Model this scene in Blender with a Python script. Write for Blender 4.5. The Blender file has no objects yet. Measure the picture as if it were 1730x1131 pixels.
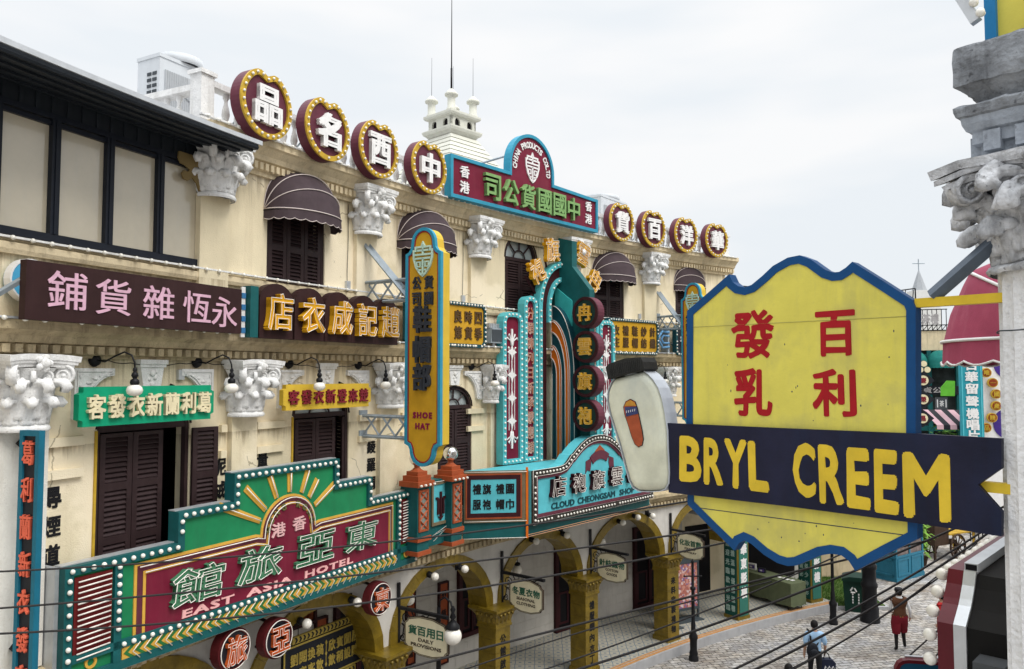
import bpy, math, random
import numpy as np
from mathutils import Vector, Matrix, noise
random.seed(7)
S = bpy.context.scene
COL = S.collection
pi = math.pi
R = math.radians

# ------------------------------------------------------------------ camera
CAMH = 7.8
PITCH = .0522
cd = bpy.data.cameras.new('camera')
cd.sensor_width = 36.0
cd.lens = 1300 / 1730 * 36
cd.clip_start = .05
cd.clip_end = 2000
cam = bpy.data.objects.new('camera', cd)
COL.objects.link(cam)
cam.location = (0, 0, CAMH)
cam.rotation_euler = (pi / 2 + PITCH, 0, 0)
S.camera = cam

# ------------------------------------------------------------------ sky, sun, exposure
SUN_EL, SUN_AZ = R(52), R(128)          # azimuth clockwise from +Y
w = bpy.data.worlds.new('World')
S.world = w
w.use_nodes = True
nt = w.node_tree
nt.nodes.clear()
N = nt.nodes.new
L = nt.links.new
out = N('ShaderNodeOutputWorld')
bg = N('ShaderNodeBackground')
bg.inputs['Strength'].default_value = .12
sky = N('ShaderNodeTexSky')
sky.sky_type = 'NISHITA'
sky.sun_disc = False
sky.sun_elevation = SUN_EL
sky.sun_rotation = SUN_AZ
sky.air_density = 1.0
sky.dust_density = 3.0
tc = N('ShaderNodeTexCoord')
sep = N('ShaderNodeSeparateXYZ')
L(tc.outputs['Generated'], sep.inputs[0])
# overcast deck: brighter towards the zenith, soft blue-grey cloud bands
ramp = N('ShaderNodeValToRGB')
ramp.color_ramp.elements[0].position = 0.0
ramp.color_ramp.elements[0].color = (4.05, 4.07, 4.09, 1)
ramp.color_ramp.elements[1].position = 1.0
ramp.color_ramp.elements[1].color = (14.5, 14.6, 14.8, 1)
e = ramp.color_ramp.elements.new(.5)
e.color = (4.3, 4.31, 4.32, 1)
L(sep.outputs['Z'], ramp.inputs[0])
mp = N('ShaderNodeMapping')
mp.inputs['Scale'].default_value = (1.3, 1.3, 5.5)
mp.inputs['Location'].default_value = (.35, .1, .2)
L(tc.outputs['Generated'], mp.inputs[0])
nz = N('ShaderNodeTexNoise')
nz.inputs['Scale'].default_value = 1.6
nz.inputs['Detail'].default_value = 4
nz.inputs['Roughness'].default_value = .45
L(mp.outputs[0], nz.inputs['Vector'])
cr = N('ShaderNodeValToRGB')
cr.color_ramp.elements[0].position = .42
cr.color_ramp.elements[0].color = (.88, .92, .955, 1)
cr.color_ramp.elements[1].position = .6
cr.color_ramp.elements[1].color = (1, 1, 1, 1)
L(nz.outputs['Fac'], cr.inputs[0])
mul = N('ShaderNodeMix')
mul.data_type = 'RGBA'
mul.blend_type = 'MULTIPLY'
mul.inputs['Factor'].default_value = 1
L(ramp.outputs[0], mul.inputs['A'])
L(cr.outputs[0], mul.inputs['B'])
mix = N('ShaderNodeMix')
mix.data_type = 'RGBA'
mix.inputs['Factor'].default_value = .97
L(sky.outputs[0], mix.inputs['A'])
L(mul.outputs['Result'], mix.inputs['B'])
L(mix.outputs['Result'], bg.inputs[0])
L(bg.outputs[0], out.inputs[0])

sd = bpy.data.lights.new('sun', 'SUN')
sd.energy = 1.1
sd.angle = R(28)
sd.color = (1, .96, .9)
sun = bpy.data.objects.new('sun', sd)
COL.objects.link(sun)
sdir = Vector((math.sin(SUN_AZ) * math.cos(SUN_EL), math.cos(SUN_AZ) * math.cos(SUN_EL), math.sin(SUN_EL)))
sun.rotation_euler = sdir.to_track_quat('Z', 'Y').to_euler()
sun.location = (10, -10, 30)

S.view_settings.view_transform = 'Standard'
S.view_settings.look = 'None'
S.view_settings.exposure = .95
S.view_settings.gamma = 1
S.render.engine = 'CYCLES'
S.cycles.max_bounces = 6
S.cycles.use_denoising = True

# ------------------------------------------------------------------ plan of the curved facade
# s runs along the facade, h is height above the street, d stands out from the wall towards the street
X0, Y0, T0, K = -4.2555, 11.5806, .4702, .0292
CX = X0 + math.cos(T0) / K
CY = Y0 - math.sin(T0) / K


def th(s):
    return T0 + K * s


def W(s, h, d=0.0):
    r = 1 / K - d
    return Vector((CX - math.cos(th(s)) * r, CY + math.sin(th(s)) * r, h))


def RZ(s):          # local x along the facade, local y into the wall
    return pi / 2 - th(s)


def RP(s):          # local x out of the wall, local y along the facade (away)
    return -th(s)


def G(px, py, h=0.0):            # photograph pixel -> point at height h
    a, b = (px - 865) / 1300, (565.5 - py) / 1300
    c, s = math.cos(PITCH), math.sin(PITCH)
    r = Vector((a, c - b * s, s + b * c))
    t = (h - CAMH) / r.z
    return Vector((r.x * t, r.y * t, h))


def D(px, py, y):                # photograph pixel -> point y metres ahead
    a, b = (px - 865) / 1300, (565.5 - py) / 1300
    c, s = math.cos(PITCH), math.sin(PITCH)
    r = Vector((a, c - b * s, s + b * c))
    t = y / r.y
    return Vector((r.x * t, y, CAMH + r.z * t))


# ------------------------------------------------------------------ materials
MATS = {}


def mat(name, col, rough=.6, var=.12, vscale=3.0, bump=.0, bscale=40.0, metal=0.0, streak=.14,
        dirt=None, spec=.16, coat=0.0, fine=.07, crack=0.0, patch=0.0, smudge=0.0):
    """painted / plastered surface: base colour with blotchy variation, optional vertical dirt streaks and bump"""
    if name in MATS:
        return MATS[name]
    m = bpy.data.materials.new(name)
    m.use_nodes = True
    t = m.node_tree
    b = t.nodes['Principled BSDF']
    b.inputs['Roughness'].default_value = rough
    b.inputs['Metallic'].default_value = metal
    b.inputs['Specular IOR Level'].default_value = spec
    b.inputs['Coat Weight'].default_value = coat
    co = t.nodes.new('ShaderNodeTexCoord')
    n = t.nodes.new('ShaderNodeTexNoise')
    n.inputs['Scale'].default_value = vscale
    n.inputs['Detail'].default_value = 6
    n.inputs['Roughness'].default_value = .62
    t.links.new(co.outputs['Object'], n.inputs['Vector'])
    r = t.nodes.new('ShaderNodeValToRGB')
    r.color_ramp.elements[0].position = .28
    r.color_ramp.elements[1].position = .72
    lo = [max(0, c * (1 - var * 1.5)) for c in col]
    hi = [min(1, c * (1 + var)) for c in col]
    r.color_ramp.elements[0].color = (*lo, 1)
    r.color_ramp.elements[1].color = (*hi, 1)
    t.links.new(n.outputs['Fac'], r.inputs[0])
    last = r.outputs[0]
    if streak > 0:
        mpn = t.nodes.new('ShaderNodeMapping')
        mpn.inputs['Scale'].default_value = (2.6, 2.6, .28)
        t.links.new(co.outputs['Object'], mpn.inputs[0])
        n2 = t.nodes.new('ShaderNodeTexNoise')
        n2.inputs['Scale'].default_value = 2.2
        n2.inputs['Detail'].default_value = 7
        n2.inputs['Roughness'].default_value = .7
        t.links.new(mpn.outputs[0], n2.inputs['Vector'])
        r2 = t.nodes.new('ShaderNodeValToRGB')
        r2.color_ramp.elements[0].position = .5
        r2.color_ramp.elements[1].position = .74
        r2.color_ramp.elements[0].color = (0, 0, 0, 1)
        r2.color_ramp.elements[1].color = (streak, streak, streak, 1)
        t.links.new(n2.outputs['Fac'], r2.inputs[0])
        mx = t.nodes.new('ShaderNodeMix')
        mx.data_type = 'RGBA'
        t.links.new(r2.outputs[0], mx.inputs['Factor'])
        t.links.new(last, mx.inputs['A'])
        dc = dirt or [c * .35 for c in col]
        mx.inputs['B'].default_value = (*dc, 1)
        last = mx.outputs['Result']
    if fine > 0:
        n4 = t.nodes.new('ShaderNodeTexNoise')
        n4.inputs['Scale'].default_value = 34
        n4.inputs['Detail'].default_value = 3
        t.links.new(co.outputs['Object'], n4.inputs['Vector'])
        r4 = t.nodes.new('ShaderNodeValToRGB')
        r4.color_ramp.elements[0].position = .62
        r4.color_ramp.elements[1].position = .72
        r4.color_ramp.elements[0].color = (0, 0, 0, 1)
        r4.color_ramp.elements[1].color = (fine, fine, fine, 1)
        t.links.new(n4.outputs['Fac'], r4.inputs[0])
        mx4 = t.nodes.new('ShaderNodeMix')
        mx4.data_type = 'RGBA'
        t.links.new(r4.outputs[0], mx4.inputs['Factor'])
        t.links.new(last, mx4.inputs['A'])
        dc = dirt or [c * .4 for c in col]
        mx4.inputs['B'].default_value = (*dc, 1)
        last = mx4.outputs['Result']
    if patch > 0:          # big repaired / faded patches
        n6 = t.nodes.new('ShaderNodeTexNoise')
        n6.inputs['Scale'].default_value = .55
        n6.inputs['Detail'].default_value = 9
        n6.inputs['Roughness'].default_value = .6
        t.links.new(co.outputs['Object'], n6.inputs['Vector'])
        r6 = t.nodes.new('ShaderNodeValToRGB')
        r6.color_ramp.elements[0].position = .50
        r6.color_ramp.elements[1].position = .56
        r6.color_ramp.elements[0].color = (0, 0, 0, 1)
        r6.color_ramp.elements[1].color = (patch, patch, patch, 1)
        t.links.new(n6.outputs['Fac'], r6.inputs[0])
        m6 = t.nodes.new('ShaderNodeMix')
        m6.data_type = 'RGBA'
        t.links.new(r6.outputs[0], m6.inputs['Factor'])
        t.links.new(last, m6.inputs['A'])
        m6.inputs['B'].default_value = (min(1, col[0] * 1.12), min(1, col[1] * 1.13), min(1, col[2] * 1.22), 1)
        last = m6.outputs['Result']
    if smudge > 0:         # soft smudges: dirt on the board, painted grey shading on the bottle
        n8 = t.nodes.new('ShaderNodeTexNoise')
        n8.inputs['Scale'].default_value = 2.3
        n8.inputs['Detail'].default_value = 6
        n8.inputs['Roughness'].default_value = .55
        t.links.new(co.outputs['Object'], n8.inputs['Vector'])
        r8 = t.nodes.new('ShaderNodeValToRGB')
        r8.color_ramp.elements[0].position = .49
        r8.color_ramp.elements[1].position = .68
        r8.color_ramp.elements[0].color = (0, 0, 0, 1)
        r8.color_ramp.elements[1].color = (smudge, smudge, smudge, 1)
        t.links.new(n8.outputs['Fac'], r8.inputs[0])
        m8 = t.nodes.new('ShaderNodeMix')
        m8.data_type = 'RGBA'
        t.links.new(r8.outputs[0], m8.inputs['Factor'])
        t.links.new(last, m8.inputs['A'])
        m8.inputs['B'].default_value = (*(dirt or [c * .3 for c in col]), 1)
        last = m8.outputs['Result']
    if crack > 0:          # hairline cracks
        nw = t.nodes.new('ShaderNodeTexNoise')
        nw.inputs['Scale'].default_value = 2.5
        nw.inputs['Detail'].default_value = 5
        t.links.new(co.outputs['Object'], nw.inputs['Vector'])
        ad = t.nodes.new('ShaderNodeMix')
        ad.data_type = 'VECTOR'
        ad.inputs['Factor'].default_value = .22
        t.links.new(co.outputs['Object'], ad.inputs['A'])
        t.links.new(nw.outputs['Color'], ad.inputs['B'])
        vo = t.nodes.new('ShaderNodeTexVoronoi')
        vo.feature = 'DISTANCE_TO_EDGE'
        vo.inputs['Scale'].default_value = .8
        t.links.new(ad.outputs['Result'], vo.inputs['Vector'])
        lt = t.nodes.new('ShaderNodeMath')
        lt.operation = 'LESS_THAN'
        lt.inputs[1].default_value = .0045
        t.links.new(vo.outputs['Distance'], lt.inputs[0])
        gt = t.nodes.new('ShaderNodeMath')
        gt.operation = 'GREATER_THAN'
        gt.inputs[1].default_value = .54
        t.links.new(n.outputs['Fac'], gt.inputs[0])
        mm = t.nodes.new('ShaderNodeMath')
        mm.operation = 'MULTIPLY'
        t.links.new(lt.outputs[0], mm.inputs[0])
        t.links.new(gt.outputs[0], mm.inputs[1])
        m2 = t.nodes.new('ShaderNodeMath')
        m2.operation = 'MULTIPLY'
        m2.inputs[1].default_value = crack
        t.links.new(mm.outputs[0], m2.inputs[0])
        m7 = t.nodes.new('ShaderNodeMix')
        m7.data_type = 'RGBA'
        t.links.new(m2.outputs[0], m7.inputs['Factor'])
        t.links.new(last, m7.inputs['A'])
        m7.inputs['B'].default_value = (col[0] * .3, col[1] * .28, col[2] * .25, 1)
        last = m7.outputs['Result']
    t.links.new(last, b.inputs['Base Color'])
    if bump > 0:
        n3 = t.nodes.new('ShaderNodeTexNoise')
        n3.inputs['Scale'].default_value = bscale
        n3.inputs['Detail'].default_value = 5
        t.links.new(co.outputs['Object'], n3.inputs['Vector'])
        bp = t.nodes.new('ShaderNodeBump')
        bp.inputs['Strength'].default_value = bump
        bp.inputs['Distance'].default_value = .02
        t.links.new(n3.outputs['Fac'], bp.inputs['Height'])
        t.links.new(bp.outputs[0], b.inputs['Normal'])
    MATS[name] = m
    return m


def emit(name, col, s):
    m = mat(name, col, .4, .03)
    b = m.node_tree.nodes['Principled BSDF']
    b.inputs['Emission Color'].default_value = (*col, 1)
    b.inputs['Emission Strength'].default_value = s
    return m


M_cream = mat('cream_plaster', (.77, .675, .475), .85, .08, 1.1, .35, 60, streak=.34, dirt=(.48, .38, .24), fine=.12, crack=.6, patch=.7)


def rain_streaks(m, bands, col, amt):
    """rain streaks that run down the plaster below each ledge: bands of (top, bottom) heights"""
    t = m.node_tree
    b = t.nodes['Principled BSDF']
    src = b.inputs['Base Color'].links[0].from_socket
    co = t.nodes.new('ShaderNodeTexCoord')
    sp = t.nodes.new('ShaderNodeSeparateXYZ')
    t.links.new(co.outputs['Object'], sp.inputs[0])
    mpn = t.nodes.new('ShaderNodeMapping')
    mpn.inputs['Scale'].default_value = (5, 5, .22)
    t.links.new(co.outputs['Object'], mpn.inputs[0])
    n = t.nodes.new('ShaderNodeTexNoise')
    n.inputs['Scale'].default_value = 1.6
    n.inputs['Detail'].default_value = 6
    n.inputs['Roughness'].default_value = .7
    t.links.new(mpn.outputs[0], n.inputs['Vector'])
    tot = None
    for top, bot in bands:
        mr = t.nodes.new('ShaderNodeMapRange')
        mr.inputs['From Min'].default_value = bot
        mr.inputs['From Max'].default_value = top
        mr.inputs['To Min'].default_value = 0
        mr.inputs['To Max'].default_value = .30
        t.links.new(sp.outputs['Z'], mr.inputs['Value'])
        lt = t.nodes.new('ShaderNodeMath')
        lt.operation = 'LESS_THAN'
        lt.inputs[1].default_value = top
        t.links.new(sp.outputs['Z'], lt.inputs[0])
        mm = t.nodes.new('ShaderNodeMath')
        mm.operation = 'MULTIPLY'
        t.links.new(mr.outputs[0], mm.inputs[0])
        t.links.new(lt.outputs[0], mm.inputs[1])
        if tot is None:
            tot = mm.outputs[0]
        else:
            mx = t.nodes.new('ShaderNodeMath')
            mx.operation = 'MAXIMUM'
            t.links.new(tot, mx.inputs[0])
            t.links.new(mm.outputs[0], mx.inputs[1])
            tot = mx.outputs[0]
    ad = t.nodes.new('ShaderNodeMath')
    ad.operation = 'ADD'
    t.links.new(n.outputs['Fac'], ad.inputs[0])
    t.links.new(tot, ad.inputs[1])
    r = t.nodes.new('ShaderNodeValToRGB')
    r.color_ramp.elements[0].position = .66
    r.color_ramp.elements[1].position = .86
    r.color_ramp.elements[0].color = (0, 0, 0, 1)
    r.color_ramp.elements[1].color = (amt, amt, amt, 1)
    t.links.new(ad.outputs[0], r.inputs[0])
    mx = t.nodes.new('ShaderNodeMix')
    mx.data_type = 'RGBA'
    t.links.new(r.outputs[0], mx.inputs['Factor'])
    t.links.new(src, mx.inputs['A'])
    mx.inputs['B'].default_value = (*col, 1)
    t.links.new(mx.outputs['Result'], b.inputs['Base Color'])


rain_streaks(M_cream, ((8.0, 7.1), (11.0, 10.1), (9.2, 8.7), (6.95, 6.7)), (.34, .27, .17), .75)
M_trim = mat('cream_trim', (.68, .57, .38), .85, .13, 2.2, .3, 50, streak=.65, dirt=(.24, .19, .12), fine=.3)
M_corn = mat('weathered_cornice', (.50, .41, .26), .9, .22, 3.0, .5, 45, streak=.8, dirt=(.15, .12, .08), fine=.5)
M_white = mat('white_plaster', (.78, .78, .77), .8, .10, 9, .4, 45, streak=.55, dirt=(.36, .35, .32), fine=.45)
M_whitewall = mat('white_wall', (.72, .70, .64), .9, .09, 2, .35, 45, streak=.5, dirt=(.42, .36, .26), fine=.2)
M_greywall = mat('pale_grey_wall', (.58, .56, .525), .9, .08, 2, .2, 45, streak=.35, dirt=(.3, .28, .24))
M_shut = mat('dark_brown_paint', (.034, .020, .021), .45, .22, 4, 0, streak=.3, dirt=(.07, .05, .05))
M_inner = mat('dark_interior', (.012, .011, .013), .9, .2, 2, 0)  # near-black: the shade inside rooms and openings is put into the colour
M_iron = mat('black_iron', (.012, .012, .014), .45, .1, 6, 0)
M_steel = mat('grey_steel', (.33, .38, .42), .5, .12, 6, 0, metal=.2, streak=.3)
M_galv = mat('galvanised_steel', (.55, .57, .59), .4, .1, 6, 0, metal=.5, streak=.2)
M_frame = mat('dark_window_frame', (.013, .016, .024), .4, .1, 6, 0)
M_roof = mat('dark_metal_roof', (.022, .027, .034), .5, .2, 3, 0)
M_awn = mat('brown_canvas', (.062, .044, .05), .8, .12, 5, .15, 120, streak=.25, dirt=(.09, .075, .075))
M_piping = mat('pale_piping', (.66, .58, .55), .7, .05)
M_maroon = mat('maroon_paint', (.115, .028, .045), .5, .14, 5, 0, streak=.25, dirt=(.18, .08, .09))
M_maroond = mat('dark_maroon_paint', (.042, .010, .013), .5, .14, 5, 0)
M_gold = mat('gold_paint', (.52, .335, .035), .45, .14, 8, 0, fine=.25, dirt=(.28, .17, .03))
M_cw = mat('white_letter_paint', (.78, .77, .76), .5, .05, 8, 0, fine=.15)
M_bulb = mat('white_bulb_glass', (.84, .82, .75), .22, .03, 8, 0, spec=.6)
M_globe = mat('opal_globe_glass', (.82, .79, .72), .2, .04, 5, 0, spec=.6)
M_red = mat('crimson_panel', (.165, .012, .033), .5, .14, 2.5, 0, streak=.25, dirt=(.22, .06, .07))
M_blueb = mat('blue_border', (.035, .27, .40), .5, .1, 4, 0, streak=.2)
M_sage = mat('sage_green_letter', (.20, .36, .13), .5, .12, 6, 0)
M_choc = mat('chocolate_board', (.033, .014, .014), .55, .14, 3, 0, streak=.15, dirt=(.09, .05, .05))
M_pink = mat('pink_letter', (.62, .38, .48), .55, .1, 8, 0)
M_teal = mat('teal_paint', (.010, .095, .098), .45, .15, 4, 0, streak=.25, dirt=(.05, .16, .16))
M_teal2 = mat('light_teal_paint', (.045, .40, .39), .45, .1, 4, 0, streak=.2)
M_cyan = mat('cyan_panel', (.10, .47, .54), .45, .08, 3, 0, streak=.22, dirt=(.07, .3, .36))
M_petrol = mat('petrol_paint', (.010, .066, .085), .45, .15, 4, 0)
M_green = mat('emerald_panel', (.015, .215, .085), .45, .14, 2.5, 0, streak=.35, dirt=(.03, .13, .07))
M_mint = mat('jade_sign', (.006, .30, .155), .45, .08, 4, 0)
M_lgreen = mat('bottle_green_letter', (.055, .18, .095), .45, .15, 6, 0)
M_amber = mat('amber_line', (.64, .37, .062), .5, .1, 5, 0)
M_ochre = mat('ochre_sign', (.56, .31, .022), .5, .12, 2.4, 0, streak=.3, dirt=(.42, .24, .03))
M_yel = mat('yellow_sign', (.62, .42, .045), .5, .08, 3, 0, streak=.15)
M_neon = mat('white_neon_tube', (.80, .76, .70), .3, .05, 8, 0, spec=.5)
M_redch = mat('dark_red_letter', (.20, .02, .03), .5, .1, 8, 0)
M_blk = mat('black_letter', (.012, .012, .014), .6, .1, 8, 0)
M_dkblk = mat('black_panel', (.016, .018, .024), .5, .12, 4, 0)
M_orange = mat('orange_paint', (.34, .075, .026), .5, .13, 5, 0, streak=.25, dirt=(.28, .06, .02))
M_orange2 = mat('bright_orange_paint', (.66, .15, .012), .45, .1, 5, 0)
M_salmon = mat('salmon_neon_letter', (.72, .14, .08), .5, .1, 8, 0)
M_tanbrown = mat('taupe_frame', (.17, .135, .08), .5, .12, 5, 0)
M_goldp = mat('olive_gold_paint', (.215, .145, .012), .38, .25, 5, .25, 30, metal=.25, spec=.5, fine=.3, dirt=(.09, .06, .01))
M_silver = mat('mirror_steel', (.75, .75, .76), .08, .03, 5, 0, metal=1.0)
M_emblem = mat('pale_green_emblem', (.48, .66, .55), .5, .07, 8, 0)
M_plate = mat('ivory_sign', (.72, .66, .47), .5, .05, 5, 0)
M_glass = mat('dusty_glass', (.32, .37, .38), .12, .2, 1.5, 0, spec=.8)
M_blind = mat('lined_window_blind', (.50, .445, .335), .2, .12, .8, 0, spec=.8, coat=.6, streak=.2, dirt=(.40, .40, .38))
M_tower = mat('cream_tower_boards', (.60, .60, .53), .8, .08, 2, .2, 50, streak=.35, dirt=(.38, .38, .33))
M_stone = mat('grey_weathered_stone', (.56, .57, .59), .95, .35, 9, 1.0, 30, streak=.7, dirt=(.07, .07, .075), fine=.6)
M_stoned = mat('dark_weathered_stone', (.24, .255, .275), .95, .3, 6, 1.0, 24, streak=.8, dirt=(.03, .03, .035), fine=.6)
M_acw = mat('appliance_white', (.58, .61, .64), .5, .04, 4, 0, streak=.15)
M_slot = mat('dark_slot', (.06, .07, .08), .7, .1)
M_by = mat('board_yellow', (.65, .575, .105), .6, .10, 2.6, .06, 60, streak=.5, dirt=(.36, .33, .12), fine=.12, smudge=.7)
M_bblue = mat('board_blue', (.006, .058, .175), .5, .12, 4, .05, 60)
M_navy = mat('board_navy', (.012, .013, .032), .45, .35, 2.2, .05, 60, streak=.3, dirt=(.006, .022, .06))
M_bl = mat('board_letter_yellow', (.64, .45, .035), .5, .12, 5, 0, fine=.12, dirt=(.4, .3, .05))
M_bred = mat('board_letter_red', (.33, .008, .013), .5, .1, 5, 0)
M_lid = mat('bottle_lid', (.022, .022, .02), .6, .3, 14, .1, 50)
M_milk = mat('bottle_cream', (.60, .60, .47), .22, .16, 4.5, .05, 40, streak=.6, dirt=(.40, .43, .40), fine=.06, smudge=.55)  # smudge puts the bottle's grey shading into the colour
M_mar = mat('claret_canvas', (.34, .062, .11), .75, .14, 3, .1, 90, streak=.6, dirt=(.44, .14, .19))
M_dred = mat('dark_red_enamel', (.105, .008, .015), .4, .1, 5, 0, spec=.25)
M_wire = mat('black_cable', (.03, .028, .028), .6, .1)
M_bin = mat('dark_green_plastic', (.008, .035, .024), .5, .1)
M_kblue = mat('kiosk_blue', (.025, .15, .23), .5, .1, 4, 0)
M_wood = mat('cart_wood', (.045, .026, .016), .7, .25, 6, .2)
M_cgold = mat('cart_yellow_wood', (.40, .25, .03), .6, .2, 6, .1)
M_olive = mat('olive_cloth', (.115, .135, .075), .85, .12, 4, .1)
M_gpan = mat('green_banner', (.035, .16, .125), .6, .08, 3, 0)
M_gpan2 = mat('dark_green_banner', (.012, .075, .06), .6, .1, 3, 0)
M_skin = mat('skin', (.50, .29, .20), .6, .05)
M_hair = mat('black_hair', (.012, .010, .010), .6, .1)
M_leaf = mat('leaf_green', (.075, .17, .03), .6, .35, 5, 0)
M_grass = mat('grass_green', (.085, .13, .03), .9, .3, 4, 0)


# ------------------------------------------------------------------ objects
def tag(o, label=None, cat=None, group=None, kind=None):
    if label:
        o['label'] = label
    if cat:
        o['category'] = cat
    if group:
        o['group'] = group
    if kind:
        o['kind'] = kind
    return o


def thing(name, label, cat, loc=(0, 0, 0), rz=0.0, group=None):
    o = bpy.data.objects.new(name, None)
    COL.objects.link(o)
    o.empty_display_size = .2
    o.location = loc
    o.rotation_euler = (0, 0, rz)
    return tag(o, label, cat, group)


def inst(name, mesh, parent=None, loc=(0, 0, 0), rz=0.0, rot=None, scale=None):
    o = bpy.data.objects.new(name, mesh)
    COL.objects.link(o)
    o.parent = parent
    o.location = loc
    o.rotation_euler = rot or (0, 0, rz)
    if scale:
        o.scale = scale
    return o


def copy_tree(o, parent=None):
    c = o.copy()
    COL.objects.link(c)
    c.parent = parent
    for ch in list(o.children):
        copy_tree(ch, c)
    return c


class MB:
    def __init__(self):
        self.v, self.f, self.mi, self.sm, self.mats = [], [], [], [], []
        self.cur = 0

    def m(self, mt):
        if mt not in self.mats:
            self.mats.append(mt)
        self.cur = self.mats.index(mt)
        return self

    def add(self, vs, fs, smooth=False, M=None):
        b = len(self.v)
        if M is not None:
            vs = [M @ Vector(p) for p in vs]
        self.v.extend([tuple(p) for p in vs])
        for f in fs:
            self.f.append(tuple(i + b for i in f))
            self.mi.append(self.cur)
            self.sm.append(smooth)
        return self

    def box(self, x0, x1, y0, y1, z0, z1, n=1, M=None):
        vs, fs = [], []
        for i in range(n + 1):
            x = x0 + (x1 - x0) * i / n
            vs += [(x, y0, z0), (x, y1, z0), (x, y1, z1), (x, y0, z1)]
        for i in range(n):
            a, b = 4 * i, 4 * i + 4
            for j in range(4):
                k = (j + 1) % 4
                fs.append((a + j, a + k, b + k, b + j))
        fs.append((3, 2, 1, 0))
        e_ = 4 * n
        fs.append((e_, e_ + 1, e_ + 2, e_ + 3))
        return self.add(vs, fs, False, M)

    def prism(self, pts, y0, y1, M=None, back=True):     # outline in local xz, thickness y0..y1 (y0 = front)
        n = len(pts)
        a = sum(pts[i][0] * pts[(i + 1) % n][1] - pts[(i + 1) % n][0] * pts[i][1] for i in range(n))
        if a < 0:
            pts = pts[::-1]
        vs = [(p[0], y0, p[1]) for p in pts] + [(p[0], y1, p[1]) for p in pts]
        fs = [tuple(range(n))]
        if back:
            fs.append(tuple(range(2 * n - 1, n - 1, -1)))
        for i in range(n):
            j = (i + 1) % n
            fs.append((i, n + i, n + j, j))
        return self.add(vs, fs, False, M)

    def ring(self, po, pin, y0, y1, M=None):              # frame between two outlines with equal counts
        n = len(po)
        vs = [(p[0], y0, p[1]) for p in po] + [(p[0], y0, p[1]) for p in pin] + \
             [(p[0], y1, p[1]) for p in po] + [(p[0], y1, p[1]) for p in pin]
        fs = []
        for i in range(n):
            j = (i + 1) % n
            fs += [(i, j, n + j, n + i), (i, 2 * n + i, 2 * n + j, j), (n + i, n + j, 3 * n + j, 3 * n + i),
                   (2 * n + i, 3 * n + i, 3 * n + j, 2 * n + j)]
        return self.add(vs, fs, False, M)

    def tube(self, path, r, n=6, M=None, close=False, smooth=True):
        P = [Vector(p) for p in path]
        m_ = len(P)
        rs = r if isinstance(r, (list, tuple)) else [r] * m_
        vs, fs = [], []
        up = None
        for i in range(m_):
            if close:
                t = P[(i + 1) % m_] - P[i - 1]
            else:
                t = P[min(i + 1, m_ - 1)] - P[max(i - 1, 0)]
            if t.length < 1e-9:
                t = Vector((0, 0, 1))
            t.normalize()
            if up is None:
                up = Vector((0, 0, 1)) if abs(t.z) < .9 else Vector((0, 1, 0))
            a = t.cross(up)
            if a.length < 1e-5:
                a = t.cross(Vector((1, .3, .2)))
            a.normalize()
            b = a.cross(t)
            up = b
            for k in range(n):
                q = 2 * pi * k / n
                vs.append(P[i] + (a * math.cos(q) + b * math.sin(q)) * rs[i])
        for i in range(m_ - (0 if close else 1)):
            j = (i + 1) % m_
            for k in range(n):
                l_ = (k + 1) % n
                fs.append((i * n + k, i * n + l_, j * n + l_, j * n + k))
        if not close:
            fs.append(tuple(range(n - 1, -1, -1)))
            fs.append(tuple((m_ - 1) * n + k for k in range(n)))
        return self.add(vs, fs, smooth, M)

    def bar(self, a, b, wd, M=None):
        return self.tube([a, b], wd * .7071, 4, M, smooth=False)

    def lathe(self, prof, c=(0, 0, 0), n=16, M=None, a0=0.0, a1=2 * pi, smooth=True):
        full = abs(a1 - a0 - 2 * pi) < 1e-6
        k_ = n if full else n + 1
        vs, fs = [], []
        for r, z in prof:
            for k in range(k_):
                q = a0 + (a1 - a0) * k / n
                vs.append((c[0] + r * math.cos(q), c[1] + r * math.sin(q), c[2] + z))
        for i in range(len(prof) - 1):
            for k in range(n):
                l_ = (k + 1) % k_
                fs.append((i * k_ + k, i * k_ + l_, (i + 1) * k_ + l_, (i + 1) * k_ + k))
        return self.add(vs, fs, smooth, M)

    def sphere(self, c, r, n=12, m_=8, sc=(1, 1, 1), M=None):
        prof = [(max(1e-4, math.sin(pi * i / m_)) * r, -math.cos(pi * i / m_) * r) for i in range(m_ + 1)]
        T = Matrix.Translation(c) @ Matrix.Diagonal((*sc, 1))
        if M is not None:
            T = M @ T
        return self.lathe(prof, (0, 0, 0), n, T)

    def mesh(self, name):
        me = bpy.data.meshes.new(name)
        me.from_pydata(self.v, [], self.f)
        for mt in self.mats:
            me.materials.append(mt)
        me.polygons.foreach_set('material_index', self.mi)
        me.polygons.foreach_set('use_smooth', self.sm)
        me.update()
        return me

    def build(self, name, mt=None, parent=None, loc=(0, 0, 0), rz=0.0, flat=False, world=False, split=True):
        """flat: vertices are (s, d, h) of the facade and are bent onto its curve"""
        if mt is not None:
            if not self.mats:
                self.mats = [mt]
        if flat:
            self.v = [tuple(W(p[0], p[2], p[1])) for p in self.v]
        if (flat or world) and parent is not None:
            o = parent.location
            self.v = [(p[0] - o[0], p[1] - o[1], p[2] - o[2]) for p in self.v]
        parts = self.pieces() if split else None
        if not parts:
            return inst(name, self.mesh(name), parent, loc, rz)
        first = None
        for sel in parts:
            q = MB()
            q.mats = self.mats
            idx = {}
            for i in sel:
                for k in self.f[i]:
                    if k not in idx:
                        idx[k] = len(q.v)
                        q.v.append(self.v[k])
                q.f.append(tuple(idx[k] for k in self.f[i]))
                q.mi.append(self.mi[i])
                q.sm.append(self.sm[i])
            o = inst(name, q.mesh(name), parent, loc, rz)
            first = first or o
        return first

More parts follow.
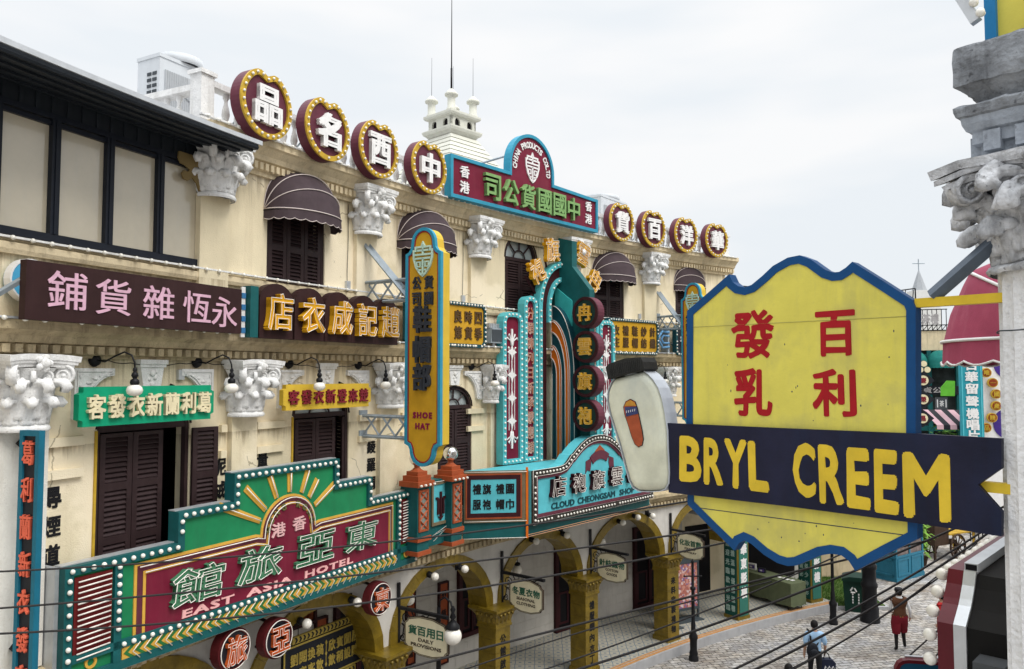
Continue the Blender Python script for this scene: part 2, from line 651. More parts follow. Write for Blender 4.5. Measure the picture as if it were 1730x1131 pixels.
    def pieces(self):
        """face lists of the far-apart pieces of this mesh, or None when it is one piece"""
        n = len(self.v)
        if n > 60000:
            return None
        par = list(range(n))

        def root(i):
            while par[i] != i:
                par[i] = par[par[i]]
                i = par[i]
            return i
        for f in self.f:
            r0 = root(f[0])
            for k in f[1:]:
                r1 = root(k)
                if r1 != r0:
                    par[r1] = r0
        rid = {}
        isl = [rid.setdefault(root(i), len(rid)) for i in range(n)]
        k_ = len(rid)
        if k_ < 2 or k_ > 900:
            return None
        isl = np.array(isl)
        P = np.array(self.v, dtype=float)
        lo = np.full((k_, 3), np.inf)
        hi = np.full((k_, 3), -np.inf)
        np.minimum.at(lo, isl, P)
        np.maximum.at(hi, isl, P)
        size = (hi - lo).max(axis=1)
        gap = np.maximum(0, np.maximum(lo[:, None, :] - hi[None, :, :], lo[None, :, :] - hi[:, None, :]))
        near = np.sqrt((gap ** 2).sum(axis=2)) <= np.maximum(.018, .45 * np.maximum(size[:, None], size[None, :]))
        lab = -np.ones(k_, int)
        c = 0
        for i in range(k_):
            if lab[i] < 0:
                st = [i]
                lab[i] = c
                while st:
                    a = st.pop()
                    for b in np.nonzero(near[a] & (lab < 0))[0]:
                        lab[b] = c
                        st.append(int(b))
                c += 1
        if c < 2 or c > 60:
            return None
        out_ = [[] for _ in range(c)]
        for i, f in enumerate(self.f):
            out_[lab[isl[f[0]]]].append(i)
        return sorted(out_, key=len, reverse=True)


def circ(cx, cz, r, n=24, a0=0.0, a1=2 * pi, rz=None):
    rz = rz or r
    full = abs(abs(a1 - a0) - 2 * pi) < 1e-6
    k = n if full else n + 1
    return [(cx + r * math.cos(a0 + (a1 - a0) * i / n), cz + rz * math.sin(a0 + (a1 - a0) * i / n)) for i in range(k)]


def rect(x0, x1, z0, z1):
    return [(x0, z0), (x1, z0), (x1, z1), (x0, z1)]


def inset(pts, t):
    """offset a simple outline inwards by t"""
    n = len(pts)
    a = sum(pts[i][0] * pts[(i + 1) % n][1] - pts[(i + 1) % n][0] * pts[i][1] for i in range(n))
    sg = 1 if a > 0 else -1
    res = []
    for i in range(n):
        p0, p1, p2 = Vector(pts[i - 1]), Vector(pts[i]), Vector(pts[(i + 1) % n])
        e1, e2 = (p1 - p0), (p2 - p1)
        e1 = e1.normalized() if e1.length > 1e-9 else Vector((1, 0))
        e2 = e2.normalized() if e2.length > 1e-9 else e1
        n1 = Vector((-e1.y, e1.x)) * sg
        n2 = Vector((-e2.y, e2.x)) * sg
        m_ = n1 + n2
        if m_.length < 1e-6:
            m_ = n1
        m_.normalize()
        k = max(.35, m_.dot(n1))
        res.append(tuple(p1 + m_ * (t / k)))
    return res


def along(pts, step, close=False):
    """points every ~step along a polyline"""
    P = [Vector(p) for p in pts]
    if close:
        P.append(P[0])
    L_ = [0]
    for i in range(1, len(P)):
        L_.append(L_[-1] + (P[i] - P[i - 1]).length)
    n = max(1, round(L_[-1] / step))
    res = []
    for k in range(n + (0 if close else 1)):
        d = L_[-1] * k / n
        i = 1
        while i < len(P) - 1 and L_[i] < d:
            i += 1
        f = (d - L_[i - 1]) / max(1e-9, L_[i] - L_[i - 1])
        res.append(tuple(P[i - 1].lerp(P[i], f)))
    return res


# ------------------------------------------------------------------ writing
GL = {}


def glyph(body, bold=.02, ext=.03, neon=0.0, spacing=1.0):
    key = (body, bold if neon else 0, ext, neon, spacing)
    if key in GL:
        return GL[key]
    c = bpy.data.curves.new('lettering', 'FONT')
    c.body = body
    c.size = 1.0
    c.space_character = spacing
    c.resolution_u = 2 if len(body) > 1 else 3
    if neon:
        c.fill_mode = 'NONE'
        c.bevel_depth = neon
        c.bevel_resolution = 0
        c.resolution_u = 1
        c.offset = min(bold, .012)
    else:
        c.extrude = ext
    o = bpy.data.objects.new('lettering', c)
    COL.objects.link(o)
    dg = bpy.context.evaluated_depsgraph_get()
    me = bpy.data.meshes.new_from_object(o.evaluated_get(dg))
    vs = [tuple(v.co) for v in me.vertices]
    fs = [tuple(p.vertices) for p in me.polygons]
    bpy.data.objects.remove(o)
    bpy.data.curves.remove(c)
    bpy.data.meshes.remove(me)
    x0, x1 = min(v[0] for v in vs), max(v[0] for v in vs)
    z0, z1 = min(v[1] for v in vs), max(v[1] for v in vs)
    cx, cz = (x0 + x1) / 2, (z0 + z1) / 2
    # text plane -> sign plane: x, y(into wall), z
    vs = [(v[0] - cx, -v[2], v[1] - cz) for v in vs]
    GL[key] = (vs, fs, x1 - x0, z1 - z0)
    return GL[key]


def put(mb, body, x, z, wd, ht, y=0.0, bold=.02, ext=.03, neon=0.0, rot=0.0, spacing=1.0, fit=True, yext=None, slant=0.0, heavy=False, wob=0.0):
    """add lettering centred on (x, z), filling wd by ht, standing yext proud of plane y"""
    vs, fs, gw, gh = glyph(body, bold, ext, neon, spacing)
    sx, sz = wd / gw, ht / gh
    if len(body) == 1 and body in '一二三口日':
        sz = min(sz, wd / .93 * 1.0)
        sx = min(sx, wd / .93 * 1.05)
    ye = 1.0 if (neon or yext is None) else yext / max(1e-6, 2 * ext)
    if neon:
        ye = (sx + sz) / 2
    ca, sa = math.cos(rot), math.sin(rot)
    # heavier strokes: the glyph is laid down a few times, each shifted by the extra half stroke
    if neon or bold <= 0:
        sh_ = [(0, 0)]
    elif heavy:
        sh_ = [(bold * math.cos(pi * k / 4), bold * math.sin(pi * k / 4)) for k in range(8)]
    else:
        sh_ = [(bold, bold), (-bold, bold), (bold, -bold), (-bold, -bold)]
    if not neon and bold > 0:
        kx, kz = gw / (gw + 2 * bold), gh / (gh + 2 * bold)
    else:
        kx = kz = 1
    for i, (ox, oz) in enumerate(sh_):
        q = []
        for v in vs:
            a, b = (v[0] + ox) * sx * kx, (v[2] + oz) * sz * kz
            a += slant * b
            yy = v[1] * ye
            if not neon and yext is not None:
                yy -= yext / 2
            if wob:            # unsteady brush edge
                nv = noise.noise_vector(Vector((a * 14 + i * .3, b * 14, x * 9)))
                a, b = a + nv.x * wob, b + nv.y * wob
            q.append((x + a * ca - b * sa, y + yy - (.0002 if (yext or 1) < .003 else .0005) * i, z + a * sa + b * ca))
        mb.add(q, fs)
    return mb


def chars(parent, text, pos, wd, ht, mt, y=0.0, bold=.02, yext=.03, neon=None, name='character', rots=None, nbold=None, slant=0.0, heavy=False, wob=0.0):
    """one mesh per character, with an optional neon outline of its own"""
    for i, ch in enumerate(text):
        x, z = pos[i]
        r_ = rots[i] if rots else 0.0
        b = MB()
        put(b, ch, x, z, wd, ht, y, bold, .03, rot=r_, yext=yext, slant=slant, heavy=heavy, wob=wob)
        o = b.build(name, mt, parent)
        if neon:
            t = MB()
            put(t, ch, x, z, wd * 1.02, ht * 1.02, y - yext - .012, nbold if nbold is not None else bold, 0, neon, r_, slant=slant)
            t.build('neon_tube', M_neon, o)


BULB = {}


def bulbs(parent, pts, r, name='bulb', mt=None, keep=100):
    """pts are local (x, y, z); one object each, sharing a mesh"""
    mt = mt or M_bulb
    key = (round(r, 4), mt.name)
    if key not in BULB:
        b = MB()
        b.sphere((0, 0, 0), r, 8, 6)
        b.lathe([(r * .75, 0), (r * .75, r * 1.05)], (0, 0, 0), 8, Matrix.Rotation(-pi / 2, 4, 'X'))
        b.mats = [mt]
        BULB[key] = b.mesh('bulb')
    if len(pts) > keep:
        st = len(pts) - keep
        rest, pts = pts[keep:], pts[:keep]
        b = MB()
        for p in rest:
            b.sphere(p, r, 7, 5)
        tag(b.build('bulb_row', mt, parent), kind='stuff')
    for p in pts:
        if random.random() < .03:          # a lamp that has gone missing
            continue
        k = random.uniform(.93, 1.05)
        inst(name, BULB[key], parent, p, rot=(random.uniform(-.12, .12), 0, random.uniform(-.12, .12)), scale=(k, k, k))


# ================================================================== the setting
def node_mat(name, rough=.8):
    m = bpy.data.materials.new(name)
    m.use_nodes = True
    b = m.node_tree.nodes['Principled BSDF']
    b.inputs['Roughness'].default_value = rough
    return m, m.node_tree, b


def paving_material():
    m, t, b = node_mat('cobbled_paving', .85)
    co = t.nodes.new('ShaderNodeTexCoord')
    mpn = t.nodes.new('ShaderNodeMapping')
    mpn.inputs['Rotation'].default_value = (0, 0, R(-12))
    t.links.new(co.outputs['Object'], mpn.inputs[0])
    wv = t.nodes.new('ShaderNodeTexNoise')
    wv.inputs['Scale'].default_value = 5
    t.links.new(mpn.outputs[0], wv.inputs['Vector'])
    ad = t.nodes.new('ShaderNodeMix')
    ad.data_type = 'VECTOR'
    ad.inputs['Factor'].default_value = .035
    t.links.new(mpn.outputs[0], ad.inputs['A'])
    t.links.new(wv.outputs['Color'], ad.inputs['B'])
    br = t.nodes.new('ShaderNodeTexBrick')
    br.inputs['Scale'].default_value = 1.0
    br.inputs['Brick Width'].default_value = .34
    br.inputs['Row Height'].default_value = .155
    br.inputs['Mortar Size'].default_value = .014
    br.inputs['Mortar Smooth'].default_value = .25
    br.inputs['Bias'].default_value = -.1
    br.inputs['Color1'].default_value = (.30, .30, .305, 1)
    br.inputs['Color2'].default_value = (.52, .515, .50, 1)
    br.inputs['Mortar'].default_value = (.09, .088, .085, 1)
    t.links.new(ad.outputs['Result'], br.inputs['Vector'])
    n = t.nodes.new('ShaderNodeTexNoise')
    n.inputs['Scale'].default_value = .65
    n.inputs['Detail'].default_value = 8
    n.inputs['Roughness'].default_value = .75
    t.links.new(co.outputs['Object'], n.inputs['Vector'])
    r = t.nodes.new('ShaderNodeValToRGB')
    r.color_ramp.elements[0].position = .36
    r.color_ramp.elements[0].color = (.52, .42, .33, 1)
    r.color_ramp.elements[1].position = .62
    r.color_ramp.elements[1].color = (1.08, 1.08, 1.1, 1)
    e2 = r.color_ramp.elements.new(.47)
    e2.color = (.98, .92, .84, 1)
    t.links.new(n.outputs['Fac'], r.inputs[0])
    mu = t.nodes.new('ShaderNodeMix')
    mu.data_type = 'RGBA'
    mu.blend_type = 'MULTIPLY'
    mu.inputs['Factor'].default_value = 1
    t.links.new(br.outputs['Color'], mu.inputs['A'])
    t.links.new(r.outputs[0], mu.inputs['B'])
    n5 = t.nodes.new('ShaderNodeTexNoise')
    n5.inputs['Scale'].default_value = 9
    n5.inputs['Detail'].default_value = 5
    t.links.new(co.outputs['Object'], n5.inputs['Vector'])
    r5 = t.nodes.new('ShaderNodeValToRGB')
    r5.color_ramp.elements[0].position = .4
    r5.color_ramp.elements[0].color = (.62, .6, .58, 1)
    r5.color_ramp.elements[1].position = .55
    r5.color_ramp.elements[1].color = (1, 1, 1, 1)
    t.links.new(n5.outputs['Fac'], r5.inputs[0])
    mu2 = t.nodes.new('ShaderNodeMix')
    mu2.data_type = 'RGBA'
    mu2.blend_type = 'MULTIPLY'
    mu2.inputs['Factor'].default_value = 1
    t.links.new(mu.outputs['Result'], mu2.inputs['A'])
    t.links.new(r5.outputs[0], mu2.inputs['B'])
    t.links.new(mu2.outputs['Result'], b.inputs['Base Color'])
    bp = t.nodes.new('ShaderNodeBump')
    bp.inputs['Strength'].default_value = .6
    bp.inputs['Distance'].default_value = .02
    t.links.new(br.outputs['Fac'], bp.inputs['Height'])
    bp.invert = True
    t.links.new(bp.outputs[0], b.inputs['Normal'])
    return m


def tile_material():
    m, t, b = node_mat('encaustic_floor_tiles', .45)
    co = t.nodes.new('ShaderNodeTexCoord')
    mpn = t.nodes.new('ShaderNodeMapping')
    mpn.inputs['Rotation'].default_value = (0, 0, R(47))
    t.links.new(co.outputs['Object'], mpn.inputs[0])

    def math_(op, a, bb=None):
        q = t.nodes.new('ShaderNodeMath')
        q.operation = op
        for i, x in enumerate((a, bb)):
            if x is None:
                continue
            if isinstance(x, (int, float)):
                q.inputs[i].default_value = x
            else:
                t.links.new(x, q.inputs[i])
        return q.outputs[0]
    sp = t.nodes.new('ShaderNodeSeparateXYZ')
    t.links.new(mpn.outputs[0], sp.inputs[0])
    k = 1 / .36
    u = math_('ABSOLUTE', math_('SUBTRACT', math_('FRACT', math_('MULTIPLY', sp.outputs['X'], k)), .5))
    v = math_('ABSOLUTE', math_('SUBTRACT', math_('FRACT', math_('MULTIPLY', sp.outputs['Y'], k)), .5))
    dia = math_('ADD', u, v)                       # 0 centre .. 1 corner
    ring1 = math_('LESS_THAN', math_('ABSOLUTE', math_('SUBTRACT', dia, .48)), .05)
    dot = math_('LESS_THAN', dia, .14)
    cor = math_('GREATER_THAN', dia, .84)
    edge = math_('GREATER_THAN', math_('MAXIMUM', u, v), .485)
    msk = math_('MAXIMUM', math_('MAXIMUM', ring1, dot), math_('MAXIMUM', cor, math_('MULTIPLY', edge, .6)))
    mx = t.nodes.new('ShaderNodeMix')
    mx.data_type = 'RGBA'
    mx.inputs['A'].default_value = (.45, .42, .34, 1)
    mx.inputs['B'].default_value = (.14, .19, .24, 1)
    t.links.new(msk, mx.inputs['Factor'])
    t.links.new(mx.outputs['Result'], b.inputs['Base Color'])
    return m


g = MB()
g.add([(-400, -300, 0), (400, -300, 0), (400, 700, 0), (-400, 700, 0)], [(0, 1, 2, 3)])
M_pave = paving_material()
tag(g.build('street', M_pave), kind='structure')

# raised tiled arcade floor with an orange edge band and a grey kerb face
M_tile = tile_material()
M_band = mat('terracotta_edge_tiles', (.50, .25, .09), .6, .25, 14, 0, fine=.5, dirt=(.62, .5, .3))
M_kerb = mat('grey_kerb_stone', (.40, .40, .41), .85, .1, 3, .2, 40, streak=.3)
pv = MB()
pv.m(M_kerb).box(-8, 21.3, -2.6, .62, 0, .25, 60)
pv.build('arcade_pavement', None, flat=True)
tag(bpy.data.objects['arcade_pavement'], kind='structure')
tf = MB()
tf.box(-8, 21.3, -2.55, .36, .252, .256, 60)
tag(tf.build('arcade_floor', M_tile, flat=True), kind='structure')
tb = MB()
tb.box(-8, 21.3, .375, .44, .252, .257, 60)
tb.box(-8, 21.3, .47, .56, .252, .257, 60)
tag(tb.build('arcade_edge_path', M_band, flat=True), kind='structure')
# lawn beyond the end of the arcade
ln = MB()
ln.m(M_kerb).box(10.4, 12.55, 26.0, 29.75, 0, .10)
tag(ln.build('lawn_kerb'), kind='structure')
lg = MB()
lg.box(10.5, 12.45, 26.1, 29.7, .10, .13, 12)
tag(lg.build('lawn', M_grass), kind='structure')
gr = MB()
rnd = random.Random(3)
for i in range(3500):
    x, y = rnd.uniform(10.52, 12.42), rnd.uniform(26.12, 29.65)
    a, h_ = rnd.uniform(0, pi), rnd.uniform(.05, .11)
    dx, dy = math.cos(a) * .012, math.sin(a) * .012
    gr.add([(x - dx, y - dy, .125), (x + dx, y + dy, .125), (x + dy * 3, y - dx * 3, .13 + h_)], [(0, 1, 2)])
tag(gr.build('grass', M_leaf), 'short green grass on the small lawn beside the arcade', 'grass', kind='stuff')


# ================================================================== classical capital, shared by the whole place
def leaf(mb, M, w_, h_, out, th_, curl=1.0, seg=9, n=8):
    """acanthus leaf: thick lobed strip that rises, leans out and curls over; local +y is outward, z up"""
    cen = []
    for i in range(seg + 1):
        t = i / seg
        if t < .62:
            q = t / .62
            cen.append((out * .25 * q * q, h_ * .92 * q, q))
        else:
            q = (t - .62) / .38
            a = q * pi * 1.28 * curl
            r_ = h_ * .165
            cen.append((out * .25 + r_ * 1.25 * (1 - math.cos(a)) + out * .16 * q, h_ * .90 + r_ * math.sin(a) * 1.05, 1))
    vs, fs = [], []
    for i in range(seg + 1):
        t = i / seg
        p = cen[i]
        q0, q1 = cen[max(0, i - 1)], cen[min(seg, i + 1)]
        tx, tz = q1[0] - q0[0], q1[1] - q0[1]
        l_ = math.hypot(tx, tz) or 1
        ny, nzv = tz / l_, -tx / l_
        ww = w_ * (.80 + .38 * math.sin(pi * min(1, t * 1.1))) * (1 + .15 * math.sin(t * 27)) * (1 - .22 * max(0, t - .7) / .3) * (.62 if i == seg else 1)
        for k in range(n):
            a = 2 * pi * k / n
            u = math.cos(a)
            v = math.sin(a) * th_ * (1 + (.34 if n > 10 else .2) * math.cos((7 if n > 10 else 5) * a)) * (1 + .45 * t) * (.5 if i == seg else 1)
            sag = -.16 * w_ * u * u * (.3 + t)
            vs.append((u * ww / 2, p[0] + ny * v + sag, p[1] + nzv * v))
    for i in range(seg):
        for k in range(n):
            l2 = (k + 1) % n
            fs.append((i * n + k, (i + 1) * n + k, (i + 1) * n + l2, i * n + l2))
    fs.append(tuple(range(n)))
    fs.append(tuple(seg * n + k for k in range(n - 1, -1, -1)))
    mb.add(vs, fs, True, M)


def volute(mb, M, r0, wd, turns=1.6):
    """spiral scroll in the local y(out) z plane, width along x"""
    n = int(14 * turns)
    vs, fs = [], []
    for i in range(n + 1):
        a = 2 * pi * turns * i / n
        r_ = r0 * (1 - .82 * i / n)
        for k, (x, f) in enumerate(((-wd / 2, 1), (-wd / 2, .74), (wd / 2, .74), (wd / 2, 1))):
            rr = r_ * f
            vs.append((x, math.sin(a) * rr, math.cos(a) * rr))
    for i in range(n):
        for k in range(4):
            l_ = (k + 1) % 4
            fs.append((i * 4 + k, i * 4 + l_, i * 4 + 4 + l_, i * 4 + 4 + k))
    mb.add(vs, fs, True, M)
    # web and eye
    mb.add([(x, math.sin(2 * pi * k / 12) * r0 * .8, math.cos(2 * pi * k / 12) * r0 * .8) for x in (-wd * .32, wd * .32) for k in range(12)],
           [tuple(range(11, -1, -1)), tuple(range(12, 24))] + [(k, (k + 1) % 12, 12 + (k + 1) % 12, 12 + k) for k in range(12)], True, M)
    mb.sphere((0, 0, 0), r0 * .28, 8, 6, (wd / r0 * 2.2, 1, 1), M)


def capital_mb(mt, wt, hh, full=False, rows=(7, 7), seg=9, n=8):
    """wt: abacus width; hh: height; origin at the bottom centre; half capitals face -y"""
    mb = MB().m(mt)
    rb = wt * .30
    ang = [2 * pi, pi][0 if full else 1]
    prof = [(rb * 1.18, 0), (rb * 1.24, .03 * hh), (rb * 1.18, .07 * hh), (rb * 1.02, .09 * hh), (rb * 1.0, .14 * hh),
            (rb * 1.05, .5 * hh), (rb * 1.22, .72 * hh), (rb * 1.45, .82 * hh)]
    if full:
        mb.lathe(prof, (0, 0, 0), 28)
    else:
        mb.lathe(prof, (0, 0, 0), 16, None, pi, 2 * pi)
    cnt = 10 if full else 6
    for row, (z, hl, ro, of) in enumerate(((.09, .36, 1.02, 0), (.16, .56, 1.06, .5)) + (((.30, .62, 1.1, .25),) if full else ())):
        m_ = cnt if (full or row == 0) else cnt - 1
        for i in range(m_):
            if full:
                a = 2 * pi * (i + of) / cnt
            else:
                a = pi + pi * ((i + .5 * (row == 0) * 0 + of + (0 if row else 0)) / (cnt - 1))
            d_ = Vector((math.cos(a), math.sin(a), 0))
            M = Matrix.Translation(Vector((d_.x * rb * ro, d_.y * rb * ro, z * hh))) @ Matrix.Rotation(a - pi / 2, 4, 'Z')
            leaf(mb, M, rb * (.70 if not full else .60), hl * hh * .8, rb * .62, rb * (.125 if not full else .115), 1.0, seg, n)
    # corner scrolls and small middle helices
    cs = [(-1, -1), (1, -1)] + ([(1, 1), (-1, 1)] if full else [])
    for sx, sy in cs:
        a = math.atan2(sy, sx)
        M = Matrix.Translation((sx * wt * .36, sy * wt * .36, .72 * hh)) @ Matrix.Rotation(a - pi / 2, 4, 'Z')
        volute(mb, M, .155 * hh, wt * .12)
        mb.tube([(sx * rb * .7, sy * rb * .7, .42 * hh), (sx * rb * .95, sy * rb * .95, .62 * hh), (sx * wt * .33, sy * wt * .33, .82 * hh)],
                [.04 * hh, .045 * hh, .05 * hh], 6)
    for a in ([-pi / 2] if not full else [0, pi / 2, pi, -pi / 2]):
        d_ = Vector((math.cos(a), math.sin(a), 0))
        c = d_ * rb * 1.5
        mb.sphere((c.x, c.y, .88 * hh), .075 * hh, 10, 7)
        for k in range(5):
            q = 2 * pi * k / 5
            t_ = Vector((-d_.y, d_.x, 0)) * math.cos(q) * .075 * hh
            mb.sphere((c.x + t_.x, c.y + t_.y, .88 * hh + math.sin(q) * .075 * hh), .045 * hh, 7, 5)
        for s_ in (-1, 1):
            M = Matrix.Translation((c.x * .86 - d_.y * s_ * rb * .33, c.y * .86 + d_.x * s_ * rb * .33, .70 * hh)) @ Matrix.Rotation(a - pi / 2 + s_ * .7, 4, 'Z')
            volute(mb, M, .085 * hh, wt * .06, 1.3)
    # abacus: three slabs with hollow sides

    def slab(h0, h1, wd):
        q = []
        def side(ax, ay, bx, by):
            for i in range(7):
                t = i / 7
                x, y = ax + (bx - ax) * t, ay + (by - ay) * t
                k = 4 * t * (1 - t) * wd * .075
                nx, ny = -(by - ay), (bx - ax)
                l_ = math.hypot(nx, ny)
                q.append((x + nx / l_ * k, y + ny / l_ * k))
        hw = wd / 2
        if full:
            for a, b in (((-hw, -hw), (hw, -hw)), ((hw, -hw), (hw, hw)), ((hw, hw), (-hw, hw)), ((-hw, hw), (-hw, -hw))):
                side(*a, *b)
        else:
            q.append((-hw, .02))
            q.append((-hw, -hw * .4))
            side(-hw, -hw, hw, -hw)
            q.append((hw, -hw))
            q.append((hw, .02))
            q[1:2] = []
        n_ = len(q)
        dp = (.10 if full else .03) * hh
        zf = lambda x, y: -dp * max(0, (math.hypot(x, y) / (wd * .5) - .9) / .51) ** 1.6
        vs = [(x, y, h0 * hh + zf(x, y)) for x, y in q] + [(x * 1.02, y * 1.02, h1 * hh + zf(x, y)) for x, y in q]
        fs = [tuple(range(n_ - 1, -1, -1)), tuple(range(n_, 2 * n_))] + [(i, (i + 1) % n_, n_ + (i + 1) % n_, n_ + i) for i in range(n_)]
        mb.add(vs, fs)
    slab(.835, .885, wt * .88)
    slab(.885, .925, wt * .95)
    slab(.925, 1.0, wt)
    return mb


# ================================================================== the long cream building
BORG = W(4, 0, -3)
bld = thing('shop_building', 'long curved cream shop building with white capitals, brown shutters and gold arcade', 'building', BORG)
SL, SR = -8.0, 16.9


def arch_top(a, b, z, rise, n=12):
    c, r_ = (a + b) / 2, (b - a) / 2
    return [(c - r_ * math.cos(pi * i / n), z + rise * math.sin(pi * i / n)) for i in range(n + 1)]


def wall_strip(mb, s0, s1, h0, h1, ops, d=0.0, depth=.28, step=.45):
    """front faces and reveals of a wall with openings (a, b, bottom, spring, rise)"""
    def q(a, b, z0, z1):
        n = max(1, int((b - a) / step))
        for i in range(n):
            x, y = a + (b - a) * i / n, a + (b - a) * (i + 1) / n
            mb.add([(x, d, z0), (y, d, z0), (y, d, z1), (x, d, z1)], [(0, 1, 2, 3)])
    cur = s0
    for a, b, z0, zs, rise in sorted(ops):
        q(cur, a, h0, h1)
        if z0 > h0:
            q(a, b, h0, z0)
            for i in range(24 if b - a > 3 else 1):
                n_ = 24 if b - a > 3 else 1
                x, y = a + (b - a) * i / n_, a + (b - a) * (i + 1) / n_
                mb.add([(x, d, z0), (y, d, z0), (y, d - depth, z0), (x, d - depth, z0)], [(0, 1, 2, 3)])
        tp = arch_top(a, b, zs, rise) if rise > 0 else [(a + (b - a) * i / 24, zs) for i in range(25)]
        for i in range(len(tp) - 1):
            p, r_ = tp[i], tp[i + 1]
            mb.add([(p[0], d, p[1]), (r_[0], d, r_[1]), (r_[0], d, h1), (p[0], d, h1)], [(0, 1, 2, 3)])
            mb.add([(p[0], d, p[1]), (p[0], d - depth, p[1]), (r_[0], d - depth, r_[1]), (r_[0], d, r_[1])], [(0, 1, 2, 3)])
        for x in (a, b):
            mb.add([(x, d, z0), (x, d - depth, z0), (x, d - depth, zs), (x, d, zs)], [(0, 1, 2, 3) if x == a else (3, 2, 1, 0)])
        cur = b
    q(cur, s1, h0, h1)


UPW = [(1.38, 1.32), (4.75, 1.3), (8.08, 1.2), (11.6, 1.3), (15.2, 1.3)]      # upper windows: centre, width
U0, US, UR = 9.24, 10.55, .58
F1W = [(-1.42, 1.46), (2.02, 1.34), (5.78, 1.1)]                              # first floor: centre, width
wl = MB().m(M_cream)
ops = [(-7.8, -.5, 9.36, 10.88, 0)] + [(c - w_ / 2, c + w_ / 2, U0, US, UR) for c, w_ in UPW]
wall_strip(wl, SL, SR, 8.35, 11.3, ops, 0)
wall_strip(wl, SL, SR, 4.3, 8.1, [(c - w_ / 2, c + w_ / 2, 5.0, 7.12, .42) for c, w_ in F1W], 0)
wall_strip(wl, SL, SR, 8.1, 8.35, [], 0)
wl.build('wall', None, bld, flat=True)
# end wall, back wall, unseen roof slab added only for the light, and the dark shell behind the openings
sh = MB().m(M_cream)
sh.box(SR - .02, SR, -10, -.002, 3.7, 11.35)
sh.box(SL, SL + .02, -10, -.002, 0, 11.35)
sh.build('end_wall', None, bld, flat=True)
rf = MB().m(M_kerb)
rf.box(SL, SR, -10, .1, 11.30, 11.36, 40)
rf.build('roof', None, bld, flat=True)
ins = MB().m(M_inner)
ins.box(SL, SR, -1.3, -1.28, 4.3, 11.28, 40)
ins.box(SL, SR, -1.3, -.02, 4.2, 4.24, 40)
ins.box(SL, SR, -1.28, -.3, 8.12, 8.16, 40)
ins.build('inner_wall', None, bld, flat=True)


def cornice(name, h, prof, dent, dz, dd, mt, s0=SL, s1=SR, n=110):
    """profile [(d, h offset)] swept along the facade plus a row of dentil blocks"""
    mb = MB().m(mt)
    m_ = len(prof)
    vs, fs = [], []
    for i in range(n + 1):
        s = s0 + (s1 - s0) * i / n
        vs += [(s, p[0], h + p[1]) for p in prof]
    for i in range(n):
        for k in range(m_ - 1):
            fs.append((i * m_ + k, i * m_ + m_ + k, i * m_ + m_ + k + 1, i * m_ + k + 1))
    fs.append(tuple(range(m_)))
    fs.append(tuple(n * m_ + k for k in range(m_ - 1, -1, -1)))
    mb.add(vs, fs)
    if dent:
        s = s0
        while s < s1:
            mb.box(s, s + dent * .58, dd - .005, dd + dent * .5, h + dz[0], h + dz[1])
            s += dent
    return mb.build(name, None, bld, flat=True)


cornice('upper_cornice', 11.0, [(0, -.06), (.05, -.06), (.05, 0), (.09, .02), (.09, .15), (.14, .17), (.17, .24), (.26, .34), (.30, .36), (.30, .47), (.28, .49), (-.2, .49)],
        .115, (.02, .13), .09, M_trim, s0=-.62, s1=SR + .3)
cornice('middle_cornice', 8.0, [(0, 0), (.06, 0), (.06, .035), (.10, .04), (.10, .15), (.15, .16), (.19, .24), (.27, .29), (.30, .30), (.30, .40), (.27, .42), (0, .44)],
        .15, (.05, .14), .10, M_corn)
cornice('lower_cornice', 4.0, [(0, 0), (.05, 0), (.05, .05), (.09, .06), (.09, .19), (.13, .20), (.20, .30), (.26, .33), (.26, .42), (.22, .45), (0, .50)],
        .15, (.065, .18), .09, M_corn)
cornice('sill_band', 9.2, [(0, -.05), (.06, -.05), (.08, 0), (.08, .07), (0, .10)], 0, None, 0, M_trim)

# pilasters with capitals
CAPU = [-.4 + 3.43 * i for i in range(5)]
CAPM = [-3.2 + 3.44 * i for i in range(6)]
pl = MB().m(M_cream)
for c in CAPU:
    pl.box(c - .27, c + .27, -.01, .09, 8.44, 10.42)
for c in CAPM[1:]:
    pl.box(c - .25, c + .25, -.01, .10, 4.5, 7.3)
pl.build('pilaster', None, bld, flat=True)
pw = MB().m(M_whitewall)
pw.box(-3.75, -2.86, -.01, .10, 4.5, 7.3)
pw.build('white_pilaster', None, bld, flat=True)
capU = capital_mb(M_white, .84, .90, seg=12, n=14).mesh('capital')
capM = capital_mb(M_white, .84, .86, seg=12, n=14).mesh('capital')
for c in CAPU:
    inst('capital', capU, bld, W(c, 10.36, .06) - BORG, RZ(c))
for i, c in enumerate(CAPM):
    if i == 3:
        inst('capital', capM, bld, W(6.80, 7.17, .06) - BORG, RZ(c), scale=(.55, 1, 1))
    else:
        inst('capital', capM, bld, W(c, 7.17, .06) - BORG, RZ(c))
# block between capital and middle cornice
bk = MB().m(M_cream)
for c in CAPU:
    bk.box(c - .40, c + .40, 0, .22, 11.26 - .02, 11.0 + .0 - .02) if False else None
# thin plaster ledges beside the first-floor windows
lm = MB().m(M_cream)
for a, b in ((-2.83, -2.36), (-.17, -.06), (.54, 1.12), (2.92, 3.38), (4.1, 4.7), (6.15, 6.72)):
    for h in (7.0, 6.62):
        lm.box(a, b, -.005, .06, h - .05, h + .06, 2)
lm.build('plaster_ledge', None, bld, flat=True)


